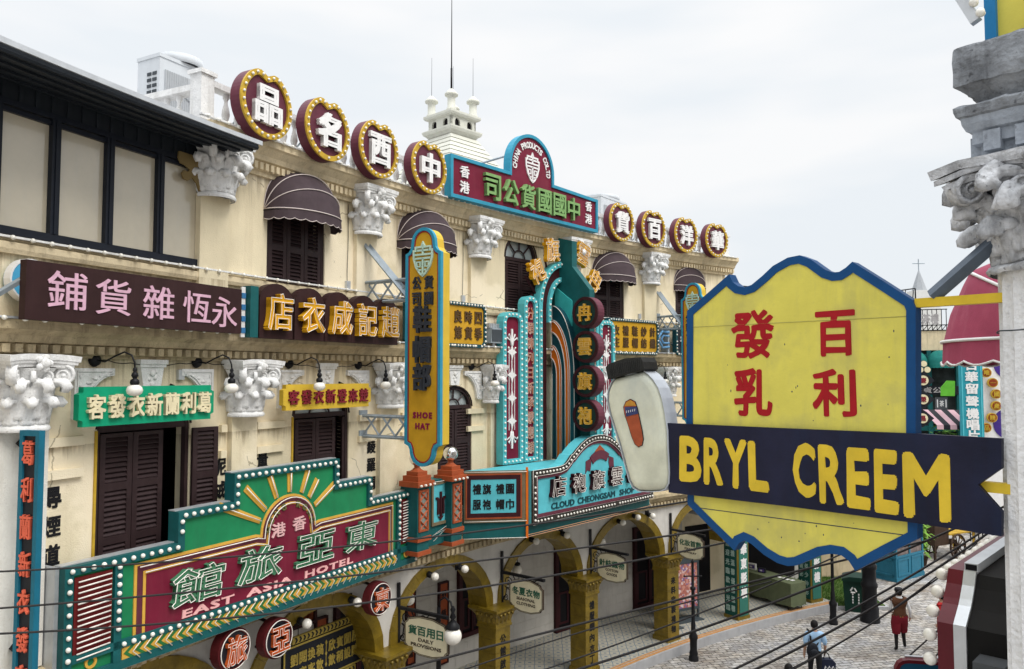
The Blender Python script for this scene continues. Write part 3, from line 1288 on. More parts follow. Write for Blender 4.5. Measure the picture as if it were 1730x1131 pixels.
# windows: frame > shutters (> none) and panes
def shutter_mb(w_, h_, rails=3):
    mb = MB().m(M_shut)
    st = .075
    mb.box(-w_ / 2, -w_ / 2 + st, -.022, .022, 0, h_)
    mb.box(w_ / 2 - st, w_ / 2, -.022, .022, 0, h_)
    zs = [h_ * i / (rails - 1) for i in range(rails)]
    for i, z in enumerate(zs):
        mb.box(-w_ / 2 + st, w_ / 2 - st, -.022, .022, max(0, z - .05), min(h_, z + .05))
    for i in range(rails - 1):
        a, b = zs[i] + .05, zs[i + 1] - .05
        n = int((b - a) / .062)
        for k in range(n):
            z = a + (b - a) * (k + .5) / n
            mb.add([(-w_ / 2 + st, -.020, z - .026), (w_ / 2 - st, -.020, z - .026), (w_ / 2 - st, .016, z + .022), (-w_ / 2 + st, .016, z + .022),
                    (-w_ / 2 + st, -.020, z - .016), (w_ / 2 - st, -.020, z - .016), (w_ / 2 - st, .016, z + .032), (-w_ / 2 + st, .016, z + .032)],
                   [(0, 1, 2, 3), (7, 6, 5, 4), (0, 4, 5, 1)])
    return mb


SHM = {}


def shutter(parent, x, w_, h_, y, z, rz=0.0, rails=3):
    k = (round(w_, 3), round(h_, 3), rails)
    if k not in SHM:
        SHM[k] = shutter_mb(w_, h_, rails).mesh('shutter')
    return inst('shutter', SHM[k], parent, (x, y, z), rz)


def arched_window(c, w_, z0, zs, rise, d=0.0, shut=True, leaves=2):
    fr = MB().m(M_shut)
    hw = w_ / 2
    H = zs - z0
    op = [(-hw, 0), (hw, 0)] + [(p[0] - c, p[1] - z0) for p in arch_top(c - hw, c + hw, zs, rise)][::-1]
    ip = inset(op, .06)
    fr.ring(op, ip, .02, .10)
    fr.box(-hw + .05, hw - .05, .03, .09, H - .05, H + .03)
    for k in (1, 2, 3):
        a = pi * k / 4
        fr.bar((math.cos(a) * hw * .36, .06, H + math.sin(a) * rise * .36), (math.cos(a) * hw * .93, .06, H + math.sin(a) * rise * .93), .035)
    fr.tube([(math.cos(pi * k / 10) * hw * .36, .06, H + .01 + math.sin(pi * k / 10) * rise * .36) for k in range(11)], .02, 4)
    fr.tube([(p[0] * 1.02, 0, H + (p[1] - H) * 1.02) for p in op[2:]], .022, 4)
    o = fr.build('window', None, bld, W(c, z0, d) - BORG, RZ(c))
    pn = MB().m(M_glass)
    pn.prism(inset(op[2:], .03), .095, .105)
    pn.build('pane', None, o)
    if shut:
        wd = (w_ - .12) / leaves
        for k in range(leaves):
            shutter(o, -hw + .06 + wd * (k + .5), wd - .012, H - .1, .045, .03)
    return o


for c, w_ in UPW:
    arched_window(c, w_, U0, US, UR, 0, True, 2 if c > 2 else 3)
for i, (c, w_) in enumerate(F1W):
    o = arched_window(c, w_, 5.0, 7.12, .42, 0, False)
    H = 2.12 - .1
    lw = w_ / 2 - .08
    # two fixed leaves to the left, the right pair folded open against the wall
    if i < 2:
        a0 = -w_ / 2 + .06
        shutter(o, a0 + .24, .47, H, .03, .03, 0, 4)
        shutter(o, a0 + .72, .47, H, .03, .03, 0, 4)
        shutter(o, w_ / 2 + (.20 if i == 0 else -.12), .42, H, -.085 if i == 0 else .12, .03, -.12 if i == 0 else 1.15, 4)
        ys_ = MB().m(M_gold)
        ys_.box(-w_ / 2 - .035, -w_ / 2 - .004, -.03, .02, .0, 2.1)
        ys_.build('yellow_strip', None, o)
    else:
        shutter(o, -.27, .5, H, .03, .03, 0, 4)
        shutter(o, .25, .5, H, .03, .03, 0, 4)

# the glazed strip at the left under its dark metal canopy
gz = MB().m(M_frame)
s0, s1, h0, h1 = -7.8, -.52, 9.36, 10.88
mull = [-.56, -1.32, -2.10, -2.84, -3.55, -4.35, -5.2, -6.05, -6.9, -7.75]
gz.box(s0, s1, -.06, .05, h0, h0 + .09, 24)
gz.box(s0, s1, -.06, .05, h1 - .07, h1, 24)
gz.box(s0, s1, -.05, .03, h1 - .14, h1 - .085, 24)
for m_ in mull:
    gz.box(m_ - .055, m_ + .055, -.06, .055, h0 + .09, h1 - .07)
    gz.box(m_ - .015, m_ + .015, .055, .068, h0 + .09, h1 - .07)
glz = gz.build('glazing', None, bld, flat=True)
for i in range(len(mull) - 1):
    a, b = mull[i + 1] + .055, mull[i] - .055
    pn = MB().m(M_blind)
    pn.box(a, b, -.03, -.015, h0 + .09, h1 - .07, 2)
    o = pn.build('pane', None, bld, flat=True)
    o.parent = glz
# fretted bracket at the right end of the glazing
fb = MB().m(M_ochre)
fp = [(0, 0), (0, -.95), (-.1, -.95), (-.2, -.82), (-.3, -.62), (-.42, -.52), (-.55, -.62), (-.66, -.6), (-.72, -.48), (-.66, -.4), (-.55, -.42),
      (-.5, -.35), (-.62, -.28), (-.75, -.26), (-.82, -.14), (-.8, 0)]
fb.prism([(x * .62, z * .62) for x, z in fp], -.09, -.06)
fb.mats = [mat('bronze_fret', (.23, .165, .07), .6, .1)]
fb.build('fret_bracket', None, bld, W(-.56, 10.92, .0) - BORG, RZ(-.56))
cn = MB().m(M_roof)
npts = 40
vs, fs = [], []
pr = [(-.2, 11.27), (1.0, 11.06), (1.02, 10.99), (1.0, 10.965), (0, 11.10), (0, 11.2)]
for i in range(npts + 1):
    s = -8 + (-.5 + 8) * i / npts
    sk = .35 * max(0, (s + 1.2) / .7)
    vs += [(s + (.25 if p[0] < .5 else 0) * (i == npts), p[0], p[1]) for p in pr]
for i in range(npts):
    for k in range(6):
        l_ = (k + 1) % 6
        fs.append((i * 6 + k, i * 6 + 6 + k, i * 6 + 6 + l_, i * 6 + l_))
fs.append(tuple(range(6)))
fs.append(tuple(npts * 6 + k for k in range(5, -1, -1)))
cn.add(vs, fs)
for i in range(14):
    s = -7.8 + i * .55
    cn.box(s, s + .06, .0, .9, 11.0 - .0, 11.03, 1) if False else None
for d_ in (.12, .38, .64, .88):
    z = 11.10 - .135 * d_ - .035
    cn.box(-8, -.52, d_, d_ + .05, z, z + .03, 30)
cn.m(M_galv).box(-8, -.46, 1.025, 1.05, 11.03, 11.09, 30)
cn.m(M_roof)
for i in range(38):
    s = -7.9 + i * .2
    cn.box(s, s + .05, -.01, .035, 10.88, 11.10)
cn.box(-8, -.5, -.012, .012, 10.875, 11.12, 30)
cn.build('canopy', None, bld, flat=True)

# roof balustrade
bu = MB().m(M_white)
bu.box(-.62, SR, -.10, .10, 12.03, 12.12, 60)
bu.box(-.62, SR, -.09, .09, 11.49, 11.55, 60)
bu.box(-.72, -.52, -4, -.1, 11.93, 12.02)
bu.box(-.72, -.52, -4, -.1, 11.40, 11.46)
bal = bu.build('balustrade', None, bld, flat=True)
bb = MB().m(M_white)
bb.lathe([(.03, 0), (.055, .03), (.04, .07), (.065, .16), (.055, .24), (.028, .33), (.028, .38), (.05, .42), (.05, .48)], (0, 0, 0), 8)
bme = bb.mesh('baluster')
for i in range(78):
    s = -.4 + i * .24
    if s < SR - .15 and not any(abs(s - c) < .2 for c in CAPU):
        inst('baluster', bme, bal, W(s, 11.55, 0) - BORG, 0)
for i in range(14):
    inst('baluster', bme, bal, W(-.62, 11.45, -.45 - i * .26) - BORG, 0)
pd = MB().m(M_white)
for c in CAPU[1:] + [SR - .2]:
    pd.box(c - .19, c + .19, -.16, .16, 11.49, 12.10)
    pd.box(c - .23, c + .23, -.2, .2, 12.125, 12.2)
o = pd.build('pedestal', None, bld, flat=True)

# plaster ornaments over the first-floor windows


def corner_bracket(c, h, flip, small=False):
    mb = MB().m(M_white)
    lx, lz = (.56, .62) if not small else (.5, .55)
    q = [(0, 0), (lx, 0), (lx, -.09)]
    for i in range(1, 8):
        a = pi / 2 * i / 8
        q.append((lx - (lx - .16) * math.sin(a), -.09 - (lz - .12) * (1 - math.cos(a))))
    q += [(.16, -lz + .05), (.12, -lz), (0, -lz)]
    q = [(x * flip, z) for x, z in q]
    mb.prism(q, -.06, .01)
    iq = inset(q, .03)
    mb.ring(iq, inset(q, .045), -.075, -.05)
    for k in range(5):
        t = k / 4
        mb.sphere((flip * (.10 + .36 * t), -.062, -.07 - .16 * (1 - t) ** 2 - .02), .03, 6, 4, (1.5, .5, .7))
        mb.sphere((flip * (.075), -.062, -.1 - .42 * t), .026, 6, 4, (.7, .5, 1.4))
    return mb.build('corner_bracket', None, bld, W(c, h, 0) - BORG, RZ(c))


def keystone(c, h):
    mb = MB().m(M_white)
    mb.prism([(-.13, -.42), (.13, -.42), (.19, -.06), (-.19, -.06)], -.07, .01)
    mb.box(-.22, .22, -.11, .01, -.06, .0)
    mb.box(-.205, .205, -.09, .01, -.10, -.06)
    for x, z, r_ in ((0, -.18, .05), (.04, -.24, .035), (-.05, -.26, .03), (0, -.33, .04), (.05, -.16, .03)):
        mb.sphere((x, -.07, z), r_, 7, 5, (1, .6, 1))
    return mb.build('keystone', None, bld, W(c, h, 0) - BORG, RZ(c))


for c in (-2.52, .98, 4.62):
    corner_bracket(c, 7.88, 1)
for c in (-.34, 3.16, 6.6):
    corner_bracket(c, 7.88, -1)
for c in (-1.4, 2.08, 5.7):
    keystone(c, 8.0)

# painted calligraphy on the wall
cal = MB().m(M_blk)
for s, hs, txt in ((-2.72, 6.36, '尋煙道材料'), (-.14, 6.44, '呢絨布'), (.70, 6.46, '量身'), (3.29, 6.46, '綾羅綢')):
    for i, ch in enumerate(txt):
        sub = MB()
        put(sub, ch, 0, 0, .23, .25, 0, .028, .02, yext=.006)
        r_ = RZ(s)
        org = W(s, hs - i * .335, .003)
        cal.add([(org.x + p[0] * math.cos(r_) - p[1] * math.sin(r_), org.y + p[0] * math.sin(r_) + p[1] * math.cos(r_), org.z + p[2]) for p in sub.v], sub.f)
cal.build('wall_lettering', None, bld, world=True)

# thin wiring looped under the middle cornice and small junction boxes
wr = MB().m(M_blk)
for i_, (a, b_) in enumerate(((-2.2, -.62), (-.62, 1.22), (1.22, 2.9), (2.9, 6.29))):
    wr.tube([(a + (b_ - a) * k / 14, .075, 7.98 - .05 * math.sin(pi * k / 14) + .012 * math.sin(k * 1.9 + i_)) for k in range(15)], .006, 4)
for s_ in (2.6, 6.0, 9.3):
    wr.tube([(s_, .02, 10.9), (s_ + .01, .02, 10.3), (s_ - .01, .02, 9.6), (s_, .02, 9.3)], .006, 4)
wr.build('wiring', None, bld, flat=True)
jb = MB().m(M_galv)
for s_, h_ in ((2.6, 9.42), (6.0, 9.45), (-.9, 7.80), (12.9, 9.45)):
    jb.box(s_ - .05, s_ + .05, -.01, .05, h_ - .07, h_ + .07)
jb.build('junction_box', None, bld, flat=True)

# ------------------------------------------------------------------ ground-floor arcade
GP = [.25 - 3.42, .25, 3.72, 7.12, 10.5, 14.0]
gw = MB().m(M_greywall)
ops = []
for i in range(len(GP) - 1):
    ops.append((GP[i] + .27, GP[i + 1] - .27, .25, 2.66, 1.22))
ops.append((GP[-1] + .27, 16.6, .25, 2.66, 1.22))
wall_strip(gw, SL, SR, 2.66, 4.3, [(a, b, 2.66, zs, r_) for a, b, z, zs, r_ in ops], 0, .5)
gw.box(SL, GP[0] - .25, -.3, -.01, .25, 2.7, 6)
gw.build('arcade_wall', None, bld, flat=True)
av = MB().m(M_goldp)
for a, b, z, zs, r_ in ops:
    po = arch_top(a - .0, b + .0, zs, r_, 16)
    c, hw = (a + b) / 2, (b - a) / 2
    for i in range(16):
        a0, a1 = pi * (i + .008) / 16, pi * (i + .992) / 16
        vs = []
        for d0 in (.05, -.48):
            for q_ in (a0, a1):
                vs += [(c - hw * .965 * math.cos(q_), d0, zs + r_ * .965 * math.sin(q_)), (c - (hw + .19) * math.cos(q_), d0, zs + (r_ + .17) * math.sin(q_))]
        if i in (0, 15):
            vs = [(min(max(v[0], a - .18), b + .18), v[1], v[2]) for v in vs]
        av.add(vs, [(0, 1, 3, 2), (4, 6, 7, 5), (0, 2, 6, 4), (1, 5, 7, 3), (0, 4, 5, 1), (2, 3, 7, 6)])
av.build('gold_arch', None, bld, flat=True)
PTXT = ['', '東亞旅館客房', '貨真價實不二', '公館啟運誠信', '禮服綢內衣丁', '來料定製禮物']
for i, c in enumerate(GP):
    pm = MB().m(M_goldp)
    hw = .25
    z = .25
    for k in range(7):
        z1 = z + .285
        pm.box(-hw, hw, -.25, .25, z + .008, z1)
        pm.box(-hw + .012, hw - .012, -.238, .238, z - .001, z + .009)
        z = z1
    z = .25
    pm.box(-hw - .03, hw + .03, -.28, .28, .25, .38)
    pm.box(-hw - .03, hw + .03, -.28, .28, 2.20, 2.25)
    for (y0, y1, w0, w1) in ((2.25, 2.34, .27, .29),):
        pm.box(-w0, w0, -w0, w0, y0, y1)
    # flared leafy capital
    vs, fs = [], []
    for zz, r_ in ((2.34, .27), (2.46, .30), (2.56, .37), (2.61, .42), (2.67, .42)):
        vs += [(-r_, -r_, zz), (r_, -r_, zz), (r_, r_, zz), (-r_, r_, zz)]
    for k in range(4):
        for j in range(4):
            l_ = (j + 1) % 4
            fs.append((k * 4 + j, k * 4 + l_, k * 4 + 4 + l_, k * 4 + 4 + j))
    fs.append((16, 17, 18, 19))
    pm.add(vs, fs)
    for a in range(4):
        M0 = Matrix.Rotation(a * pi / 2, 4, 'Z')
        for x in (-.2, -.07, .07, .2):
            leaf(pm, M0 @ Matrix.Translation((x, .275, 2.33)), .13, .19, .11, .022, 1.0, 6, 6)
    o = pm.build('gold_pillar', None, bld, W(c, 0, 0) - BORG, RZ(c))
    if PTXT[i]:
        lt = MB().m(M_blk)
        for k, ch in enumerate(PTXT[i]):
            put(lt, ch, 0, 1.95 - k * .27, .2, .21, -.251, .03, .02, yext=.004)
        lt.build('pillar_lettering', None, o)
# back wall of the arcade: grey blocks, doors, windows, ceiling
bw = MB().m(M_greywall)
bw.box(SL, SR, -2.56, -2.5, .2, 4.2, 60)
for r_ in range(10):
    for k in range(60):
        s = SL + (k + (.5 if r_ % 2 else 0)) * .82
        if s < SR - 1:
            bw.box(s + .006, s + .81, -2.5, -2.492, .30 + r_ * .28, .30 + r_ * .28 + .272)
bw.build('arcade_back_wall', None, bld, flat=True)
ce = MB().m(mat('arcade_ceiling', (.16, .15, .14), .9, .15))
ce.box(SL, SR, -2.5, -.52, 4.02, 4.06, 40)
ce.build('arcade_ceiling', None, bld, flat=True)
M_frz = bpy.data.materials.new('painted_frieze_board')
M_frz.use_nodes = True
_t = M_frz.node_tree
_v = _t.nodes.new('ShaderNodeTexVoronoi')
_v.inputs['Scale'].default_value = 5
_c = _t.nodes.new('ShaderNodeTexCoord')
_t.links.new(_c.outputs['Object'], _v.inputs['Vector'])
_r = _t.nodes.new('ShaderNodeValToRGB')
for _i, (_p, _q) in enumerate(((0, (.16, .02, .015)), (.35, (.03, .10, .04)), (.6, (.24, .10, .02)), (.8, (.10, .02, .02)))):
    _e = _r.color_ramp.elements[_i] if _i < 2 else _r.color_ramp.elements.new(_p)
    _e.position = _p
    _e.color = (*_q, 1)
_s = _t.nodes.new('ShaderNodeSeparateColor')
_t.links.new(_v.outputs['Color'], _s.inputs[0])
_t.links.new(_s.outputs[0], _r.inputs[0])
_t.links.new(_r.outputs[0], _t.nodes['Principled BSDF'].inputs['Base Color'])
for a, b_ in ((1.0, 3.3), (4.5, 6.7), (11.2, 13.4)):
    fz = MB().m(M_frz)
    fz.box(a, b_, -2.48, -2.42, 3.15, 3.85, 6)
    fz.m(M_maroond).box(a - .05, b_ + .05, -2.48, -2.40, 3.07, 3.15, 6)
    fz.box(a - .05, b_ + .05, -2.48, -2.40, 3.85, 3.92, 6)
    fz.build('painted_frieze', None, bld, flat=True)
for c, w_, h_ in ((1.6, 1.2, 2.5), (5.3, 1.3, 2.6), (12.6, 1.3, 2.5), (15.9, 1.4, 2.6), (8.9, 1.0, 2.2)):
    dm = MB().m(M_maroond)
    base = .26 if c != 8.9 else 1.0
    dm.ring(rect(-w_ / 2, w_ / 2, 0, h_), rect(-w_ / 2 + .12, w_ / 2 - .12, .12, h_ - .12), -.12, .03)
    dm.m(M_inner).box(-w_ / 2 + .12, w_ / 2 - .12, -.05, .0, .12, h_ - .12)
    dm.m(M_maroond)
    for x in (-.02,):
        dm.box(x, x + .06, -.10, .0, .12, h_ - .12)
    for sx in (-1, 1):
        x0, x1 = sorted((sx * .08, sx * (w_ / 2 - .16)))
        dm.ring(rect(x0, x1, .2, h_ * .45), rect(x0 + .06, x1 - .06, .26, h_ * .45 - .06), -.075, .0)
    dm.build('door' if c != 8.9 else 'back_window', None, bld, W(c, base, -2.5) - BORG, RZ(c))


# ================================================================== things fixed to the building
def on_wall(name, label, cat, s, h, d, group=None, drot=0.0):
    return thing(name, label, cat, W(s, h, d), RZ(s) + drot, group)


# ---- brown dome awnings
def awning_mb(hw, ht, dp, prof=None):
    """half dome: hw half width, ht height over the hem, dp projection; wall plane y=0, outward -y"""
    nu, nv = 16, 10
    mb = MB().m(M_awn)
    vs, fs = [], []
    for i in range(nv + 1):                    # v: ribs from the front hem (0) to the wall arch (1)
        v = (pi / 2) * i / nv
        for j in range(nu + 1):
            u = pi * j / nu
            x = -hw * math.cos(u)
            k = math.sin(u) ** .8
            sag = 1 - .035 * (math.sin(v * 6) ** 2)
            if prof:
                f = i / nv * (len(prof) - 1)
                a = min(int(f), len(prof) - 2)
                f -= a
                vs.append((x, -dp * k * (prof[a][0] + (prof[a + 1][0] - prof[a][0]) * f), ht * k * (prof[a][1] + (prof[a + 1][1] - prof[a][1]) * f)))
            else:
                vs.append((x, -dp * math.cos(v) * k * sag, ht * math.sin(v) * k * sag))
    for i in range(nv):
        for j in range(nu):
            a = i * (nu + 1) + j
            fs.append((a, a + 1, a + nu + 2, a + nu + 1))
    mb.add(vs, fs, True)
    # scalloped valance
    nu2 = 60
    vs, fs = [], []
    for j in range(nu2 + 1):
        u = pi * j / nu2
        k = math.sin(u) ** .8
        x, y = -hw * math.cos(u), -dp * k
        vs += [(x, y, 0), (x * 1.01, y * 1.01 - .004, -.15 - .028 * abs(math.sin(j * pi / 5)))]
    for j in range(nu2):
        fs.append((2 * j, 2 * j + 1, 2 * j + 3, 2 * j + 2))
    mb.add(vs, fs, True)
    return mb, vs


def add_awning(s, h, hw, ht, dp, label):
    t = on_wall('awning', label, 'awning', s, h, .01, 'brown dome awnings over the upper windows')
    mb, val = awning_mb(hw, ht, dp)
    mb.build('canopy', None, t)
    pm = MB().m(M_piping)
    for v in (0, pi / 6, pi / 3, pi / 2 * .98):
        pm.tube([(-hw * math.cos(pi * j / 24), -dp * math.cos(v) * math.sin(pi * j / 24) ** .8 * 1.01 - .004,
                  ht * math.sin(v) * math.sin(pi * j / 24) ** .8 * 1.005 + .003) for j in range(25)], .009, 4)
    pm.tube([(p[0], p[1], p[2]) for p in val[1::2]], .006, 4)
    pm.build('piping', None, t)
    fr = MB().m(M_iron)
    fr.tube([(-hw * math.cos(pi * j / 16), -dp * math.sin(pi * j / 16) ** .8 * .97, -.02) for j in range(17)], .012, 5)
    fr.build('frame', None, t)


add_awning(1.40, 10.44, .76, .76, .60, 'brown dome awning with pale piping beside the glazed strip')
add_awning(4.72, 10.44, .76, .74, .60, 'brown dome awning half hidden behind the tall ochre sign with its crest')
add_awning(11.65, 10.44, .78, .74, .60, 'brown dome awning over the window between the neon tower and navy board')
add_awning(15.2, 10.46, .72, .66, .18, 'shallow brown awning pulled back against the last arched window')


# ---- round roof signs with a heart notch at the top
def heart(r, n=48):
    pts = []
    for i in range(n):
        a = pi / 2 + 2 * pi * i / n
        dd = abs(((a - pi / 2 + pi) % (2 * pi)) - pi)
        k = 1 - .17 * math.exp(-(dd / .20) ** 2) + .02 * math.exp(-((dd - .55) / .3) ** 2)
        pts.append((r * k * math.cos(a), r * k * math.sin(a)))
    return pts


hp = heart(.52)
dr = MB().m(M_maroon)
dr.prism(hp, -.10, .09)
drum_me = dr.mesh('drum')
gb = MB().m(M_gold)
gb.ring(hp, inset(hp, .085), -.135, -.10)
gold_me = gb.mesh('gold_rim')
posts = MB().m(M_steel)
posts.bar((-.2, .16, -.4), (-.2, .16, .2), .04)
posts.bar((.2, .16, -.4), (.2, .16, .2), .04)
posts.bar((0, .16, .1), (0, .9, -.4), .03)
post_me = posts.mesh('support')
DISC = [(.11, '品', 'leftmost of the four left of the red billboard'), (1.48, '名', 'second from the left on the parapet'),
        (2.80, '西', 'third from the left on the parapet'), (4.26, '中', 'just left of the red billboard'),
        (11.46, '貨', 'just right of the red billboard'), (12.88, '百', 'second to the right of the billboard'),
        (14.37, '洋', 'third to the right of the billboard'), (15.82, '華', 'last at the right end of the parapet')]
for s, ch, wh in DISC:
    t = on_wall('roof_disc_sign', 'maroon heart-topped roof disc with gold bulb rim and white character %s' % ch, 'sign', s, 11.87, .45,
                'maroon disc signs along the parapet')
    inst('drum', drum_me, t)
    inst('gold_rim', gold_me, t)
    inst('support', post_me, t)
    chars(t, ch, [(0, -.02)], .56, .58, M_cw, -.10, .042, .07)
    bulbs(t, [(p[0], -.15, p[1]) for p in along(inset(hp, .042), .115, True)], .022)

# ---- red stepped billboard with a round top
t = on_wall('roof_billboard', 'red stepped rooftop billboard with blue edge, round top and green characters', 'billboard', 7.68 + .45, 11.96, .5)
off = -.34
arch = circ(0.0, .60, .82, 22, 0, pi)
outl = [(-2.68, -.5), (2.68, -.5), (2.68, .36), (.82, .40)] + arch[0:] + [(-.82, .40), (-2.68, .40)]
outl = [(x + off + .3 * 0, z) for x, z in outl]
inn = inset(outl, .075)
b = MB().m(M_red)
b.prism(inset(outl, .02), -.06, .06)
b.build('panel', None, t)
b = MB().m(M_blueb)
b.ring(outl, inn, -.10, .09)
b.build('border', None, t)
chars(t, '司公貨國國中', [(off + x, -.075 - .012 * i * 0) for i, x in enumerate((-1.42, -.80, -.2, .4, .98, 1.56))], .50, .56, M_sage, -.06, .016, .09)
chars(t, '香港香港', [(off - 2.25, .10), (off - 2.25, -.23), (off + 2.28, .12), (off + 2.28, -.20)], .27, .25, M_cw, -.06, .02, .03)
wm = MB().m(M_cw)
word = 'CHINA PRODUCTS COLTD'
for i, ch in enumerate(word):
    if ch == ' ':
        continue
    a = pi * 1.02 - (pi * 1.04) * (i + .5) / len(word)
    put(wm, ch, off + .615 * math.cos(a), .56 + .615 * math.sin(a), .04 if ch == 'I' else .098, .145, -.06, .022, .03, rot=a - pi / 2, yext=.02)
wm.build('lettering', None, t)


def emblem(parent, x, z, sc, mt, y=0.0, yx=.025):
    mb = MB().m(mt)
    shp = [(-.30, .22), (-.24, .22), (-.24, .30), (-.06, .30), (0, .42), (.06, .30), (.24, .30), (.24, .22), (.30, .22), (.29, 0), (.22, -.20), (.10, -.36), (0, -.43),
           (-.10, -.36), (-.22, -.20), (-.29, 0)]
    o_ = [(x + p[0] * sc, z + p[1] * sc) for p in shp]
    mb.ring(o_, inset(o_, .045 * sc), y - yx, y)
    for zz, hw in ((.20, .17), (.10, .24), (.01, .23)):
        mb.box(x - hw * sc, x + hw * sc, y - yx, y, z + (zz - .022) * sc, z + (zz + .022) * sc)
    mb.box(x - .022 * sc, x + .022 * sc, y - yx, y, z - .40 * sc, z + .02 * sc)
    mb.box(x - .022 * sc, x + .022 * sc, y - yx, y, z + .12 * sc, z + .33 * sc)
    for sx in (-1, 1):
        a, c = sorted((x + sx * .06 * sc, x + sx * .19 * sc))
        mb.ring(rect(a, c, z - .20 * sc, z - .06 * sc), rect(a + .03 * sc, c - .03 * sc, z - .17 * sc, z - .09 * sc), y - yx, y)
        mb.box(min(x + sx * .05 * sc, x + sx * .16 * sc), max(x + sx * .05 * sc, x + sx * .16 * sc), y - yx, y, z - .285 * sc, z - .245 * sc)
    return mb.build('emblem', None, parent)


emblem(t, off + .02, .66, .86, M_cw, -.06)
st = MB().m(M_steel)
for x in (-2.2, -.9, .9, 2.2):
    st.bar((off + x, .12, -.5), (off + x, .12, .2), .05)
    st.bar((off + x, .12, .2), (off + x, 1.6, -.55), .04)
st.bar((off - .5, .1, .9), (off - 1.1, 2.6, .55), .04)
st.build('support', None, t)

# ---- chocolate shop board, left
t = on_wall('shop_board', 'long chocolate brown shop board with pale pink characters below the glazing', 'sign', -2.16, 8.77, .55)
b = MB().m(M_choc)
b.box(-1.36, 1.83, -.04, .06, -.38, .26)
b.build('board', None, t)
chars(t, '鋪貨雜恆永', [(-.88, -.03), (-.29, -.05), (.37, -.06), (1.0, -.065), (1.5, -.095)], .48, .42, M_pink, -.04, .006, .010)
b = MB().m(M_steel)
b.bar((-1.32, .06, .06), (-1.75, .50, -.40), .05)
b.bar((1.6, .06, .0), (1.6, .54, -.36), .05)
b.build('stay', None, t)
t = on_wall('blue_disc', 'light blue round disc half hidden behind the chocolate board', 'disc', -3.18, 8.86, .10)
b = MB().m(mat('sky_blue_enamel', (.08, .38, .62), .4, .05))
b.prism(circ(0, 0, .24, 24), -.05, .06)
b.m(M_cw).ring(circ(0, 0, .245, 24), circ(0, 0, .225, 24), -.06, .05)
b.build('plate', None, t)

# ---- row of five round-topped tailor panels
t = on_wall('tailor_sign', 'row of five dark round-topped panels with yellow neon characters above the middle cornice', 'sign', 1.55, 8.81, .48)
xs = [-1.10, -.40, .27, .92, 1.55]
ws = [.335, .325, .325, .32, .32]
for x, hw, ch in zip(xs, ws, '店衣成記趙'):
    b = MB().m(M_choc)
    b.prism([(x - hw, -.46), (x + hw, -.46), (x + hw, .12)] + [(x + hw * math.cos(pi * k / 12), .12 + .26 * math.sin(pi * k / 12)) for k in range(1, 12)] + [(x - hw, .12)], -.06, .08)
    o = b.build('panel', None, t)
    chars(o, ch, [(x - .01, -.06)], .50, .56, M_ochre if False else mat('chrome_yellow_letter', (.70, .36, .015), .5, .1, 6), -.06, .032, .10, neon=.009)
b = MB().m(M_teal)
b.box(-1.62, -1.47, -.07, .10, -.46, .30)
b.build('end_box', None, t)
b = MB().m(M_cw)
b.box(-1.70, -1.635, .02, .05, -.46, .28)
b.m(mat('stripe_blue', (.05, .19, .40), .5, .05))
for k in range(4):
    b.box(-1.702, -1.633, .01, .04, -.4 + k * .17, -.32 + k * .17)
b.build('striped_pole', None, t)
b = MB().m(M_steel)
b.bar((-1.2, .1, .05), (-1.2, .46, -.3), .04)
b.bar((1.5, .1, .05), (1.5, .46, -.3), .04)
b.build('stay', None, t)


# ---- jade and ochre boards with notched ends
def notch_board(name, label, s, h, d, hw, hz, mt, txt, cmt, cw, chh, drot, slope=0.0, group=None, bold=.035, y=.05):
    t = on_wall(name, label, 'sign', s, h, d, group, drot)
    n = .055
    q = [(-hw + n, -hz), (hw - n, -hz), (hw - n, -hz + n * 1.2), (hw, -hz + n * 1.6), (hw, hz - n * 1.6), (hw - n, hz - n * 1.2), (hw - n, hz), (-hw + n, hz), (-hw + n, hz - n * 1.2),
         (-hw, hz - n * 1.6), (-hw, -hz + n * 1.6), (-hw + n, -hz + n * 1.2)]
    b = MB().m(mt)
    b.prism(q, -.045, .045)
    b.build('board', None, t)
    k = len(txt)
    chars(t, txt, [(-hw * .80 + 1.60 * hw * i / (k - 1), 0) for i in range(k)], cw, chh, cmt, -.045, bold, y)
    f = MB().m(M_iron)
    for x in (-hw * .6, hw * .6):
        f.bar((x, .04, hz * .6), (x, .34, hz * .6 + .1), .03)
    f.build('stay', None, t)
    return t


M_ivory = mat('ivory_letter', (.72, .64, .42), .5, .08, 8)
notch_board('jade_shop_sign', 'jade green notched board with ivory characters under the first wall lamps', -1.66, 7.42, .34, 1.03, .235, M_mint, '客發衣新蘭利葛', M_ivory, .235, .29, .0, bold=.022)
notch_board('ochre_shop_sign', 'ochre notched board with dark red characters over the second window', 1.81, 7.44, .34, 1.04, .205, M_yel, '客發衣新登來楚', M_redch, .225, .235, .0, y=.03, bold=.02)

# ---- goose-neck wall lamps


